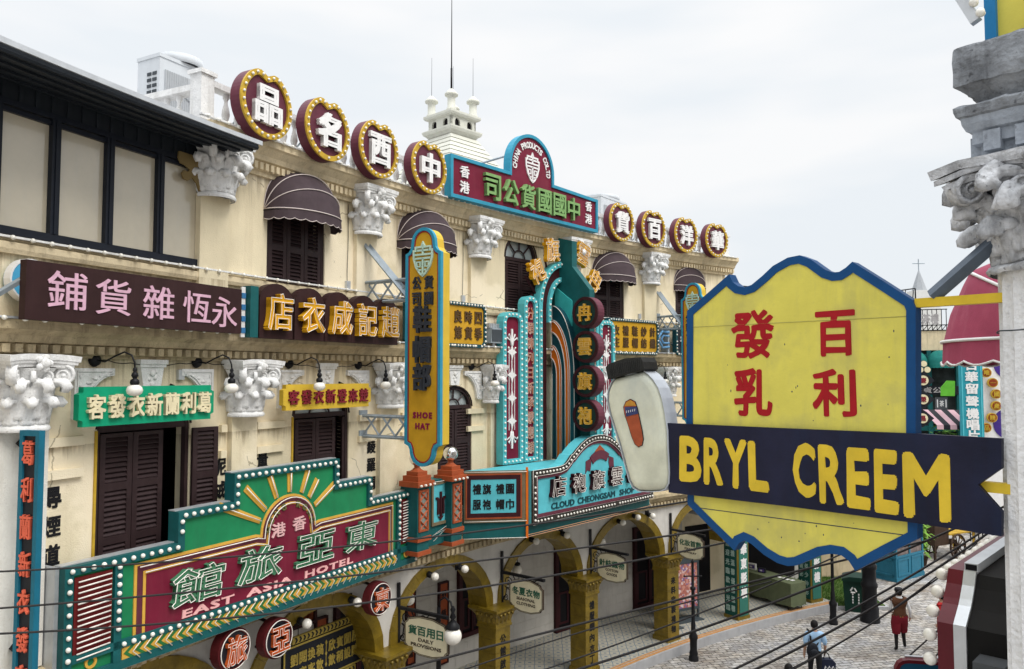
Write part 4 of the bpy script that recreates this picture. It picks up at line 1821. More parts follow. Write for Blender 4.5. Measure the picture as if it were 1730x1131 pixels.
def wall_lamp(s, label, d=.02):
    t = on_wall('wall_lamp', label, 'lamp', s, 7.98, d, 'goose-neck globe lamps under the middle cornice')
    b = MB().m(M_iron)
    b.lathe([(.0, -.03), (.07, -.03), (.085, 0), (.07, .04), (.03, .06), (0, .06)], (0, 0, 0), 14, Matrix.Rotation(pi / 2, 4, 'X'))
    b.build('mount', None, t)
    b = MB().m(M_iron)
    b.tube([(0, -.05, 0), (.02, -.16, -.02), (.05, -.30, .05), (.08, -.42, .10), (.10, -.52, .06), (.11, -.56, -.03), (.11, -.57, -.10)], .011, 6)
    b.build('arm', None, t)
    b = MB().m(M_iron)
    c = (.11, -.57, 0)
    b.lathe([(.004, -.08), (.022, -.10), (.028, -.125), (.018, -.145), (.035, -.165), (.042, -.19), (.03, -.215), (.02, -.225), (.05, -.245), (.056, -.28), (.045, -.305), (.03, -.31)], c, 12)
    b.build('stem', None, t)
    b = MB().m(M_globe)
    b.lathe([(.05, -.305), (.085, -.33), (.098, -.37), (.085, -.41), (.05, -.435), (.001, -.442)], c, 14)
    b.build('globe', None, t)


for s, lb in ((-2.23, 'black goose-neck lamp with white globe over the first character of the jade sign'),
              (-.62, 'black goose-neck lamp with white globe over the last character of the jade sign'),
              (1.22, 'black goose-neck lamp with white globe over the first character of the notched ochre board'),
              (2.90, 'black goose-neck lamp with white globe over the last character of the notched ochre board'),
              (6.29, 'black goose-neck lamp with white globe between the ochre blade sign and the neon tower'),
              (13.2, 'black goose-neck lamp with white globe beside the lid of the giant bottle')):
    wall_lamp(s, lb)

# ---- light strings on the cornices


def light_string(label, h, d, s0, s1, step, r=.028):
    t = thing('light_string', label, 'lights', W((s0 + s1) / 2, h, d), 0, 'bulb strings along the cornices')
    b = MB().m(M_galv if h < 9 else M_white)
    b.box(s0, s1, d - .035, d + .035, h - .012, h + .012, 60)
    b.build('batten', None, t, flat=True)
    n = int((s1 - s0) / step)
    pts = []
    for i in range(n):
        s = s0 + (i + .5) * step
        v = W(s, h - .01, d + .055) - t.location
        pts.append(tuple(v))
    bulbs(t, pts, r)


light_string('string of white bulbs along the top edge of the upper cornice', 11.475, .30, -.9, SR + .2, .19)
light_string('string of white bulbs along the lip of the middle cornice', 8.42, .29, -4.2, SR, .235)
light_string('string of white bulbs on the sill band below the upper windows', 9.33, .06, -4.2, SR, .235)

# ---- long dark vertical blade sign at far left
t = thing('blade_sign', 'tall narrow black blade sign with blue frame and salmon neon characters', 'sign', W(-3.30, 6.06, .47), RP(-3.30))
b = MB().m(M_dkblk)
b.box(-.115, .115, -.05, -.01, -1.65, 1.10)
b.build('panel', None, t)
b = MB().m(M_petrol)
b.ring(rect(-.15, .15, -1.68, 1.14), rect(-.095, .095, -1.63, 1.08), -.075, -.005)
b.mats = [mat('blade_blue', (.012, .13, .20), .5, .1, 5, 0, streak=.2)]
b.build('frame', None, t)
chars(t, '葛利蘭新衣發客', [(-.02, .90 - i * .395) for i in range(7)], .16, .26, M_salmon, -.05, .016, .03)
b = MB().m(M_iron)
for z in (.98, -1.25):
    b.bar((-.1, .08, z), (-.46, .08, z), .06)
    b.box(-.47, -.44, -.06, .20, z - .12, z + .12)
b.build('bracket', None, t)

# ---- tall ochre blade signs with a crest


def blade_profile():
    hw, r_ = .39, .24
    q = [(-.27, -1.86), (-.27, -1.92)]
    q = []
    # bottom tongue
    for k in range(13):
        a = pi + pi * k / 12
        q.append((.27 * math.cos(a), -1.80 + .28 * math.sin(a)))
    q += [(.30, -1.74), (.39, -1.70), (.39, 1.62), (.31, 1.66), (.27, 1.72)]
    for k in range(13):
        a = pi * k / 12
        q.append((.26 * math.cos(a), 1.80 + .27 * math.sin(a)))
    q += [(-.27, 1.72), (-.31, 1.66), (-.39, 1.62), (-.39, -1.70), (-.30, -1.74)]
    return q


def ochre_blade(s, d, h, label, full=True):
    t = thing('ochre_blade_sign', label, 'sign', W(s, h, d), RP(s), 'tall ochre blade signs with pale crests')
    q = blade_profile()
    b = MB().m(M_yel)
    b.prism(inset(q, .01), -.10, .14)
    b.build('panel', None, t)
    b = MB().m(M_ochre)
    b.prism(inset(q, .065), -.112, -.10)
    b.build('face', None, t)
    b = MB().m(M_blueb)
    b.ring(q, inset(q, .055), -.135, -.06)
    b.build('border', None, t)
    b = MB().m(mat('red_inner_line', (.30, .03, .03), .5, .1))
    q2 = inset(q, .06)
    b.ring(q2, inset(q2, .022), -.122, -.10)
    b.build('inner_line', None, t)
    emblem(t, 0, 1.52, .74, M_emblem, -.112, .035)
    sm = mat('slate_letter', (.035, .04, .05), .5, .15, 6)
    chars(t, '公司貨國', [(-.135, 1.10), (-.135, .82), (.13, 1.10), (.13, .82)], .19, .23, sm, -.112, .025, .03)
    chars(t, '鞋帽部', [(0, .46), (0, -.06), (0, -.54)], .38, .47, sm, -.112, .03, .06)
    b = MB().m(mat('plum_letter', (.22, .012, .05), .5, .1))
    put(b, 'SHOE', 0, -1.20, .42, .11, -.112, .04, .03, spacing=1.25, yext=.012)
    put(b, 'HAT', 0, -1.39, .31, .11, -.112, .04, .03, spacing=1.25, yext=.012)
    b.build('lettering', None, t)
    # truss arms to the wall
    dd = -d
    b = MB().m(M_steel)
    for z0, z1 in ((1.20, .83), (-1.25, -1.62)):
        for y in (-.05, .05):
            b.bar((dd + .02, y, z0), (-.36, y, z0), .04)
            b.bar((dd + .02, y, z1), (-.36, y, z1), .04)
        L_ = -.36 - dd
        for k in range(3):
            a, c = dd + .05 + L_ * k / 3, dd + .05 + L_ * (k + 1) / 3 - .05
            b.bar((a, -.05, z1), (c, -.05, z0), .03)
            b.bar((a, .05, z0), (c, .05, z1), .03)
        for z in (z0, z1):
            b.box(dd - .0, dd + .03, -.10, .10, z - .10, z + .10)
    b.bar((dd + .05, -.06, 1.92), (-.38, -.06, .85), .06)
    b.bar((dd + .05, .06, 1.92), (-.38, .06, .85), .06)
    b.build('truss_arm', None, t)


ochre_blade(3.05, 1.50, 8.30, 'tall ochre blade sign with pale crest above the orange pillars with mirror balls')
ochre_blade(13.72, 1.34, 8.27, 'tall ochre blade sign partly hidden behind the yellow hair cream board')


# ---- yellow bulb-edged boards
def bulb_board(name, label, s, h, d, hw, hz, rows, cw, chh, panel=None, cmt=None, border=None, n=.10):
    t = on_wall(name, label, 'sign', s, h, d, 'bulb-edged boards above the middle cornice')
    q = [(-hw + n, -hz), (hw - n, -hz), (hw, -hz + n), (hw, hz - n), (hw - n, hz), (-hw + n, hz), (-hw, hz - n), (-hw, -hz + n)]
    b = MB().m(panel or M_ochre)
    b.prism(inset(q, .03), -.03, .06)
    b.build('board', None, t)
    b = MB().m(border or M_petrol)
    b.ring(q, inset(q, .075), -.06, .08)
    b.build('border', None, t)
    bulbs(t, [(p[0], -.07, p[1]) for p in along(inset(q, .037), .10, True)], .024)
    for txt, z, x0, x1 in rows:
        k = len(txt)
        chars(t, txt, [(x0 + (x1 - x0) * i / max(1, k - 1), z) for i in range(k)], cw, chh, cmt or mat('bronze_letter', (.09, .05, .02), .5, .1), -.03, .025, .02)
    f = MB().m(M_steel)
    for x in (-hw * .7, hw * .7):
        f.bar((x, .06, -.1), (x, d - .02, -.1), .04)
    f.build('stay', None, t)
    return t


bulb_board('season_board', 'ochre board with teal bulb border and bronze characters behind the ochre blade sign', 5.17, 8.85, .30, 1.24, .475,
           [('四季時貨', .17, 0, 0)][:0] + [('良時四', .17, .30, .98), ('第貨季', -.17, .30, .98)], .25, .27)
bulb_board('glove_board', 'ochre board with dark teal bulb border and bronze characters above the giant bottle', 12.22, 8.83, .30, 1.12, .48,
           [('衣禮鞋紗針', .16, -.72, .86), ('庄服帽紡織', -.16, -.72, .86)], .25, .27)
bulb_board('navy_board', 'small dark navy bulb-edged board with one white character above the far cornice', 14.75, 8.80, .30, .62, .44,
           [('行', .0, -.28, -.28)], .24, .30, M_dkblk, M_cw, M_petrol)

# blue bracket-shaped neon and the two flood lights
t = on_wall('blue_neon', 'blue looped neon bracket between the glove board and the small navy board', 'neon sign', 13.68, 8.80, .25)
b = MB().m(mat('pale_blue_neon', (.18, .42, .72), .3, .05))
b.tube([(.25, 0, .22), (-.05, 0, .24), (-.16, 0, .12), (-.26, 0, .02), (-.16, 0, -.08), (-.05, 0, -.22), (.25, 0, -.20)], .035, 6)
b.tube([(.25, 0, .11), (.0, 0, .12), (-.10, 0, .02), (.0, 0, -.09), (.25, 0, -.09)], .03, 6)
b.build('tube', None, t)
b = MB().m(M_steel)
b.box(.2, .27, .0, .25, -.42, .42)
b.build('frame', None, t)
t = on_wall('flood_light', 'grey box floodlight standing on the cornice beside the neon tower', 'floodlight', 6.82, 8.50, .22)
b = MB().m(M_steel)
b.prism([(-.24, 0), (.18, 0), (.24, .34), (-.18, .34)], -.12, .12)
b.m(M_slot).box(-.2, .16, -.135, -.122, .04, .3)
b.build('housing', None, t)
b = MB().m(M_galv)
for k in range(7):
    b.box(-.2 + k * .055, -.165 + k * .055, -.05, .05, .34, .44)
b.bar((0, 0, -.06), (0, 0, .02), .06)
b.build('heat_sink', None, t)


# ================================================================== the hotel neon sign
t = on_wall('hotel_sign', 'huge stepped green and crimson neon hotel sign edged with white bulbs', 'sign', -.16 + .88, 5.10, .46)
o0 = -.88
xl, xr = -2.62 + o0, 4.27 + o0
out1 = [(xl, -.86), (xr, -.86), (xr, .50), (2.90 + o0, .50), (2.90 + o0, .90), (2.02 + o0, .90), (2.02 + o0, 1.30), (-.20 + o0, 1.30), (-.20 + o0, .90), (-1.12 + o0, .90),
        (-1.12 + o0, .50), (xl, .50)]
b = MB().m(M_green)
b.prism(inset(out1, .03), -.06, .07)
b.build('green_panel', None, t)
b = MB().m(M_teal)
b.ring(out1, inset(out1, .105), -.11, .09)
b.box(xl + .1, xr - .1, -.11, -.06, -.61, -.515)
b.box(xl + .62, xl + .72, -.11, -.06, -.86 + .1, .41)
b.box(xr - .62, xr - .52, -.11, -.06, -.76, .41)
b.build('bulb_frame', None, t)
b = MB().m(M_galv)
b.box(xl - .012, xr + .012, -.02, .25, -.90, -.862)
for a, c, z in ((xl, -1.12 + o0, .50), (2.90 + o0, xr, .50), (-1.12 + o0, -.20 + o0, .90), (2.02 + o0, 2.90 + o0, .90), (-.20 + o0, 2.02 + o0, 1.30)):
    b.box(a, c, -.03, .10, z + .002, z + .014)
b.box(xl - .05, xl - .002, .0, .28, -.86, .5)
b.build('metal_capping', None, t)
# crimson field with its round head
cx = .92 + o0
arcp = circ(cx, .02, .62, 18, .30, pi - .30)
fld = [(xl + .90, -.675), (xr - .72, -.675), (xr - .72, .36), (cx + .66, .36)] + [(cx + .58 * math.cos(a), .34 + .52 * math.sin(a)) for a in [pi * k / 16 for k in range(17)]] + [(cx - .66, .36), (xl + .90, .36)]
b = MB().m(M_amber)
b.prism(fld, -.075, -.05)
b.build('amber_line', None, t)
b = MB().m(M_maroon)
b.prism(inset(fld, .04), -.082, -.05)
b.m(M_amber).prism(inset(fld, .115), -.089, -.06)
b.build('amber_border', None, t)
b = MB().m(M_red)
b.prism(inset(fld, .155), -.096, -.06)
b.build('crimson_field', None, t)
b = MB().m(M_neon)
for k_ in (.13, .05):
    q = inset(fld, k_)
    b.tube([(p[0], -.115, p[1]) for p in q[1:] + q[:1]][:-1], .008, 5)
b.build('neon_outline', None, t)
# sun rays
b = MB().m(M_amber)
nb = MB().m(M_neon)
for k, (a, r1) in enumerate(((158, 1.45), (140, 1.15), (115, .98), (90, .93), (66, .98), (48, .92), (29, 1.28))):
    ar = R(a)
    p0 = (cx + .64 * math.cos(ar), .34 + .58 * math.sin(ar) * .95)
    p1 = (cx + r1 * math.cos(ar), min(1.18, .34 + r1 * .98 * math.sin(ar)))
    ux, uz = -math.sin(ar), math.cos(ar)
    b.prism([(p0[0] - ux * .042, p0[1] - uz * .042), (p0[0] + ux * .042, p0[1] + uz * .042), (p1[0] + ux * .055, p1[1] + uz * .055), (p1[0] - ux * .055, p1[1] - uz * .055)], -.075, -.05)
    nb.tube([(p0[0], -.10, p0[1]), (p1[0], -.10, p1[1])], .009, 5)
b.build('sun_ray', None, t)
nb.build('ray_neon', None, t)
# red louvred end panels
for x0, x1, z0, z1 in ((xl + .13, xl + .60, -.62, .36), (xr - .49, xr - .13, -.46, .36)):
    b = MB().m(M_maroon)
    b.mats = [mat('end_panel_red', (.13, .012, .012), .5, .15)]
    b.box(x0, x1, -.085, -.05, z0, z1)
    o = b.build('louvre_panel', None, t)
    nb = MB().m(M_neon)
    n = 15
    for k in range(n):
        z = z0 + .05 + (z1 - z0 - .1) * k / (n - 1)
        nb.tube([(x0 + .03, -.115, z), (x1 - .03, -.115, z + .015)], .010, 5)
    nb.build('neon_bar', None, o)
for x in (xl + .36, xr - .30):
    b = MB().m(M_amber)
    b.ring(circ(x, -.66, .075, 18), circ(x, -.66, .045, 18), -.08, -.05)
    b.build('ring_mark', None, t)
# chevron strip
b = MB().m(M_amber)
b.box(xl + .74, xr - .64, -.100, -.05, -.765, -.605)
b.build('chevron_strip', None, t)
b = MB().m(mat('chevron_green', (.03, .16, .045), .5, .1))
nb = MB().m(M_neon)
x = xl + .86
while x < xr - .75:
    dr_ = -1 if x < cx + .25 else 1
    c = -.687
    w_ = .05
    b.prism([(x - dr_ * .05 - w_, c + .075), (x - dr_ * .05 + w_ * .2, c + .075), (x + dr_ * .05 + w_ * .2, c), (x - dr_ * .05 + w_ * .2, c - .075), (x - dr_ * .05 - w_, c - .075), (x + dr_ * .05 - w_, c)], -.104, -.09)
    nb.tube([(x - dr_ * .05 + .06, -.125, c + .09), (x + dr_ * .05 + .06, -.125, c), (x - dr_ * .05 + .06, -.125, c - .10)], .007, 4)
    x += .155
b.build('chevron', None, t)
nb.build('chevron_neon', None, t)
# characters
chars(t, '館旅亞東', [(-.82 + o0, -.085), (.28 + o0, -.055), (1.44 + o0, -.05), (2.58 + o0, -.065)], .84, .47, M_lgreen, -.096, .050, .06, neon=.009, slant=.12)
chars(t, '港香', [(.66 + o0, .36), (1.10 + o0, .385)], .28, .21, mat('pale_rose_letter', (.70, .42, .42), .5, .1), -.096, .02, .02)
b = MB().m(mat('olive_letter', (.13, .13, .045), .5, .1))
for i, ch in enumerate('HONG KONG'):
    if ch != ' ':
        a = pi * .93 - pi * .86 * i / 8
        put(b, ch, cx + .475 * math.cos(a), .31 + .395 * math.sin(a), .085, .10, -.096, .03, .03, rot=(a - pi / 2) * .9, yext=.02)
b.build('arched_lettering', None, t)
b = MB().m(mat('rose_letter', (.86, .46, .45), .5, .1))
for wd_, x, w2 in (('EAST', -.60 + o0, .86), ('ASIA', .52 + o0, .90), ('HOTEL', 1.82 + o0, 1.16)):
    put(b, wd_, x, -.442, w2, .11, -.096, .03, .03, spacing=1.15, yext=.014, slant=.1)
b.build('lettering', None, t)
# bulbs on every frame bar
pts = [(p[0], -.125, p[1]) for p in along(inset(out1, .052)[1:] + [inset(out1, .052)[0]], .128)]
pts += [(x_, -.125, -.562) for x_ in [xl + .75 + k * .13 for k in range(int((xr - xl - 1.35) / .13))]]
pts += [(xl + .67, -.125, -.36 + k * .105) for k in range(8)]
pts += [(xr - .57, -.125, -.36 + k * .105) for k in range(8)]
pts.sort(key=lambda p: p[0])
bulbs(t, pts, .030)

# ================================================================== teal shop front with orange pillars and mirror balls
t = on_wall('pillar_shopfront', 'teal shopfront panel between two orange-capped pillars carrying mirror balls', 'shopfront', 3.78, 5.07, .46)
b = MB().m(M_teal)
b.box(.16, 1.55, -.02, .3, -.60, .66)
b.build('teal_panel', None, t)
b = MB().m(M_tanbrown)
b.ring(rect(.68, 1.24, -.22, .62), rect(.73, 1.19, -.16, .57), -.06, -.02)
b.build('frame', None, t)
b = MB().m(M_cyan)
b.box(.73, 1.19, -.035, -.02, -.16, .57)
b.build('cyan_panel', None, t)
b = MB().m(M_maroond)
for k, (x, z0, z1) in enumerate(((.88, -.02, .30), (.96, -.06, .42), (1.04, -.02, .30))):
    b.box(x - .027, x + .027, -.065, -.035, z0, z1)
b.prism([(.20, .36), (.24, .36), (.26, .30), (.28, .36)], -.06, -.035) if False else None
b.box(.81, .88, -.06, -.035, .28, .32)
b.box(1.04, 1.11, -.06, -.035, .28, .32)
b.prism([(.88, -.06), (1.04, -.06), (.96, -.14)], -.06, -.035)
b.build('trident_mark', None, t)
nb = MB().m(M_neon)
nb.tube([(.66, -.07, .63), (1.24, -.07, .63), (1.24, -.07, -.24), (.66, -.07, -.40), (1.1, -.08, -.32), (.7, -.08, -.5)], .006, 4)
nb.build('neon_tube', None, t)
for x in (.24, 1.28):
    p = MB().m(M_teal)
    p.box(x - .17, x + .17, -.20, .12, -.60, .62)
    o = p.build('pillar', None, t)
    q = MB().m(M_orange)
    for z0, z1, r_ in ((-.66, -.58, .20), (-.40, -.32, .20), (.62, .72, .24), (.72, .82, .19), (.82, .90, .14)):
        q.box(x - r_, x + r_, -.04 - r_, -.04 + r_, z0, z1)
    q.lathe([(.14, .90), (.09, .93), (.05, .97), (.07, 1.02)], (x, -.04, 0), 14)
    q.build('orange_cap', None, o)
    q = MB().m(M_orange)
    q.ring(rect(x - .14, x + .14, -.22, .56), rect(x - .10, x + .10, -.18, .52), -.225, -.20)
    for k in range(4):
        z = -.10 + k * .18
        q.bar((x - .11, -.215, z - .09), (x + .11, -.215, z + .09), .028)
        q.bar((x + .11, -.215, z - .09), (x - .11, -.215, z + .09), .028)
    q.build('lattice', None, o)
    q = MB().m(mat('stone_panel', (.22, .25, .22), .6, .15))
    q.box(x - .11, x + .11, -.207, -.20, -.18, .52)
    q.build('lattice_back', None, o)
    q = MB().m(M_silver)
    q.sphere((x, -.04, 1.14), .15, 24, 16)
    q.build('mirror_ball', None, o)
    bulbs(o, [(x - .2 + k * .13, -.325, .655) for k in range(4)], .024)

# ================================================================== the cheongsam shop marquee
MS = 9.24
t = on_wall('marquee', 'cyan and teal shop marquee with arched front edged in white bulbs', 'marquee', MS, 5.0, .0)
hb, ht_ = -.64, .78


def F2L(s, d):           # facade coordinates to the local frame of the marquee
    v = W(s, 5.0, d) - t.location
    r_ = RZ(MS)
    return (v.x * math.cos(r_) + v.y * math.sin(r_), -v.x * math.sin(r_) + v.y * math.cos(r_))


A = F2L(5.72, .28)
Bq = F2L(6.70, 1.22)
Cq = F2L(11.78, 1.15)
Dq = F2L(12.76, .28)
b = MB().m(M_teal)
for z0, z1 in ((hb, ht_ - .03),):
    q = [A, Bq, Cq, Dq]
    vs = [(x, y, z0) for x, y in q] + [(x, y, z1) for x, y in q]
    b.add(vs, [(0, 3, 2, 1), (4, 5, 6, 7), (0, 1, 5, 4), (1, 2, 6, 5), (2, 3, 7, 6), (3, 0, 4, 7)])
b.build('box', None, t)
b = MB().m(M_teal2)
b.mats = [M_cyan]
q = [A, Bq, Cq, Dq]
vs = [(x, y, ht_ - .028) for x, y in q] + [(x, y, ht_ - .003) for x, y in q]
b.add(vs, [(0, 3, 2, 1), (4, 5, 6, 7), (0, 1, 5, 4), (1, 2, 6, 5), (2, 3, 7, 6), (3, 0, 4, 7)])
b.build('top', None, t)


def side(P, Q, txt=None):
    """panel assembly on the vertical plane through P and Q (local xy), returned as an Empty-free matrix"""
    v = Vector((Q[0] - P[0], Q[1] - P[1], 0))
    ln_ = v.length
    a = math.atan2(v.y, v.x)
    return ln_, Matrix.Translation((P[0], P[1], 0)) @ Matrix.Rotation(a, 4, 'Z')


for (P, Q, txt) in ((A, Bq, True), (Cq, Dq, False)):
    ln_, M = side(P, Q)
    b = MB().m(M_tanbrown)
    b.box(.02, ln_ - .02, -.03, .0, -.30, .78, M=M)
    b.m(M_orange).ring(rect(.05, ln_ - .10, -.22, .72), rect(.08, ln_ - .13, -.19, .69), -.05, -.03, M=M)
    b.m(M_maroond).ring(rect(.08, ln_ - .13, -.19, .69), rect(.16, ln_ - .22, -.10, .60), -.045, -.03, M=M)
    b.build('side_frame', None, t)
    b = MB().m(M_cyan)
    b.box(.16, ln_ - .22, -.038, -.02, -.10, .60, M=M)
    o = b.build('side_panel', None, t)
    nb = MB().m(M_neon)
    for z in (.755, -.27, -.62):
        nb.tube([M @ Vector((.02, -.06, z)), M @ Vector((ln_, -.06, z))], .007, 4)
    nb.build('neon_tube', None, o)
    if txt:
        lt = MB().m(M_blk)
        for row, z in (('禮旗禮圍', .40), ('服袍帽巾', .08)):
            for i, ch in enumerate(row):
                sb = MB()
                put(sb, ch, .29 + (0, .21, .49, .70)[i], z, .175, .21, -.038, .03, .03, yext=.008)
                lt.add(sb.v, sb.f, False, M)
        lt.build('side_lettering', None, o)
# front: arched panel
fw = math.hypot(Cq[0] - Bq[0], Cq[1] - Bq[1])
ln_, MF = side(Bq, Cq)
c0 = fw / 2
half = [(c0 + .0, 1.38), (c0 + .22, 1.365), (c0 + .45, 1.315), (c0 + .67, 1.22), (c0 + .86, 1.10), (c0 + .98, 1.01), (c0 + 1.06, .99), (c0 + 1.16, .89), (c0 + 1.28, .81), (c0 + 1.46, .775), (c0 + 1.8, .765), (fw - .05, .765)]
po = [(fw - .05, -.36)] + half[::-1] + [(2 * c0 - x, z) for x, z in half[1:]] + [(.05, -.36)]
b = MB().m(M_cyan)
b.prism(po, -.10, .20, M=MF)
b.build('arched_front', None, t)
b = MB().m(mat('bronze_dark', (.035, .03, .025), .5, .1))
b.ring(po, inset(po, .115), -.15, -.09, M=MF)
b.build('bulb_frame', None, t)
b = MB().m(M_maroon)
b.ring(inset(po, .115), inset(po, .19), -.13, -.09, M=MF)
b.build('inner_frame', None, t)
nb = MB().m(M_neon)
for k_ in (-.012, .12):
    nb.tube([MF @ Vector((p[0], -.16, p[1])) for p in inset(po, k_)], .006, 4, close=True)
nb.m(M_orange2).bar(MF @ Vector((0, -.02, hb)), MF @ Vector((0, -.02, .84)), .05)
nb.m(mat('pale_orange_tube', (.70, .38, .22), .4, .05))
for z in (hb + .02, hb + .06):
    nb.tube([MF @ Vector((-.02, -.03, z)), MF @ Vector((fw, -.03, z))], .008, 4)
nb.build('neon_outline', None, t)
bulbs(t, [tuple(MF @ Vector((p[0], -.165, p[1]))) for p in sorted(along(inset(po, .057), .115, True))], .026)
bx = MB().m(M_maroon)
chx = [.88, 1.62, 2.37, 3.12, 3.87]
for x, ch in zip(chx, '店袍旗雲冉'):
    sb = MB()
    put(sb, ch, x, .355, .50, .44, -.10, .03, .03, yext=.10)
    cb = MB().m(M_maroond)
    cb.add(sb.v, sb.f, False, MF)
    o = cb.build('character', None, t)
    sb = MB()
    put(sb, ch, x, .355, .51, .45, -.215, .03, 0, .011)
    nb = MB().m(M_neon)
    nb.add(sb.v, sb.f, False, MF)
    nb.build('neon_tube', None, o)
sb = MB()
for wd_, x, w2 in (('CLOUD', 1.13, .84), ('CHEONGSAM', 2.42, 1.50), ('SHOP', 3.70, .66)):
    put(sb, wd_, x, -.065, w2, .14, -.10, .02, .03, yext=.015)
cb = MB().m(M_petrol)
cb.add(sb.v, sb.f, False, MF)
cb.build('lettering', None, t)
rb = MB().m(M_maroon)
arc = lambda r_: [(c0 + .1 + r_ * math.cos(R(a)), .36 + r_ * math.sin(R(a))) for a in range(128, 51, -8)]
rb.prism(arc(.66) + arc(.46)[::-1], -.125, -.10, M=MF)
for sx in (-1, 1):
    rb.prism([(c0 + .1 + sx * .36, .86), (c0 + .1 + sx * .56, .80), (c0 + .1 + sx * .58, .52), (c0 + .1 + sx * .51, .60), (c0 + .1 + sx * .40, .56), (c0 + .1 + sx * .36, .70)], -.115, -.10, M=MF)
rb.m(M_orange).prism([(c0 - .10, 1.00), (c0 + .30, 1.00), (c0 + .10, 1.14)], -.12, -.10, M=MF)
rb.build('ribbon_emblem', None, t)

# ================================================================== neon fan tower standing on the marquee
FS = 9.16
t = on_wall('neon_tower', 'tall teal and orange neon fan tower with bulb columns and four character drums', 'neon sign', FS, 5.8, .35)
# side columns: ornament outside, characters inside
for sx in (-1, 1):
    for x0, x1, zt, kind in ((1.50, 2.18, 3.42, 'o'), (.98, 1.46, 3.82, 'c')):
        a, c = sorted((sx * x0, sx * x1))
        hw, cxx = (c - a) / 2, (a + c) / 2
        if kind == 'o':
            q = [(a, 0), (c, 0), (c, zt - .22)] + [(c - .22 + .22 * math.cos(R(k)), zt - .22 + .22 * math.sin(R(k))) for k in (30, 60, 90)] + \
                [(a + .22 + .22 * math.cos(R(k)), zt - .22 + .22 * math.sin(R(k))) for k in (90, 120, 150)] + [(a, zt - .22)]
        else:
            q = [(a, 0), (c, 0), (c, zt - .18)] + [(cxx + hw * math.cos(R(k)), zt - .18 + .2 * math.sin(R(k))) for k in (30, 60, 90, 120, 150)] + [(a, zt - .18)]
        b = MB().m(M_red)
        b.prism(inset(q, .02), -.05, .12)
        o = b.build('side_column', None, t)
        b = MB().m(M_teal2)
        b.ring(q, inset(q, .11), -.11, .10)
        b.mats = [mat('aqua_frame', (.10, .46, .50), .45, .1, 4)]
        b.build('bulb_frame', None, o)
        if sx < 0 or kind == 'o':
            bulbs(o, [(p[0], -.12, p[1]) for p in along(inset(q, .055), .125, True)], .026)
        if kind == 'o':
            w2 = MB().m(M_cw)
            for z in [.95 + k * .52 for k in range(4)]:
                w2.prism([(cxx, z + .19), (cxx + .04, z + .06), (cxx + .15, z), (cxx + .04, z - .06), (cxx, z - .19), (cxx - .04, z - .06), (cxx - .15, z), (cxx - .04, z + .06)], -.075, -.05)
            for zb, sg in ((.72, -1), (2.66, 1)):
                w2.prism([(cxx - .035, zb), (cxx + .035, zb), (cxx + .025, zb + sg * .38), (cxx - .025, zb + sg * .38)], -.075, -.05)
                for s3 in (-1, 1):
                    for rr, hh_ in ((.10, .26), (.17, .18)):
                        w2.tube([(cxx + s3 * .03, -.065, zb), (cxx + s3 * .05, -.065, zb + sg * hh_ * .6), (cxx + s3 * rr, -.065, zb + sg * hh_), (cxx + s3 * (rr + .02), -.065, zb + sg * (hh_ - .05))], .016, 5)
            w2.box(cxx - .012, cxx + .012, -.065, -.05, .6, 2.7)
            w2.box(cxx - .10, cxx - .085, -.065, -.05, .75, 2.6)
            w2.box(cxx + .085, cxx + .10, -.065, -.05, .75, 2.6)
            w2.build('ornament', None, o)
        else:
            chars(o, '分類陳列日新承蒙惠顧', [(cxx, 3.42 - k * .345) for k in range(10)], .29, .28, mat('rust_letter', (.42, .10, .03), .5, .1), -.05, .02, .02, neon=.0075, nbold=.0)
# arch of bulbs with the four characters around it
b = MB().m(mat('aqua_frame', (.10, .46, .50), .45, .1, 4))
a_out = [(-.92, -.05), (-.80, -.05), (-.80, 3.75)]
hz = 3.55


def gothic(r_, top, z0):
    q = [(-r_, z0)]
    for k in range(0, 13):
        a = pi - (pi / 2) * k / 12
        q.append((r_ * math.cos(a), hz + top * math.sin(a)))
    return q + [(-x, z) for x, z in q[-2::-1]]


def band(po_, pi_, y0, y1, mb):
    n = len(po_)
    for i in range(n - 1):
        vs = [(p[0], y, p[1]) for y in (y0, y1) for p in (po_[i], po_[i + 1], pi_[i + 1], pi_[i])]
        mb.add(vs, [(0, 1, 2, 3), (7, 6, 5, 4), (0, 4, 5, 1), (3, 2, 6, 7), (0, 3, 7, 4), (1, 5, 6, 2)])


band(gothic(.95, 1.22, 0), gothic(.82, 1.08, 0), -.12, .08, b)
band(gothic(.60, .84, hz - .3), gothic(.50, .73, hz - .3), -.12, .06, b)
o = b.build('arch_frame', None, t)
b = MB().m(M_maroond)
band(gothic(.82, 1.08, 0), gothic(.60, .84, 0), -.05, .05, b)
b.build('arch_panel', None, t)
bulbs(o, [(p[0], -.135, p[1]) for p in along(gothic(.885, 1.15, 0)[:20], .14) + along(gothic(.55, .785, hz - .3), .14)], .026)
ys = mat('chrome_yellow_letter', (.70, .36, .015), .5, .1, 6)
chars(t, '袍旗雲冉', [(-1.06, 4.44), (-.50, 5.0), (.72, 5.02), (1.22, 4.42)], .50, .56, ys, -.06, .035, .12, neon=.010, rots=[.55, .12, -.35, -.6])
b = MB().m(M_maroond)
b.bar((-1.25, .05, 4.3), (-.85, .05, 3.9), .05)
b.bar((-.55, .05, 4.9), (-.45, .05, 4.5), .05)
b.bar((1.25, .05, 4.3), (.85, .05, 3.9), .05)
b.bar((.55, .05, 4.9), (.45, .05, 4.5), .05)
b.bar((-1.5, .1, 3.3), (-.95, .1, 3.9), .05)
b.build('stay', None, t)
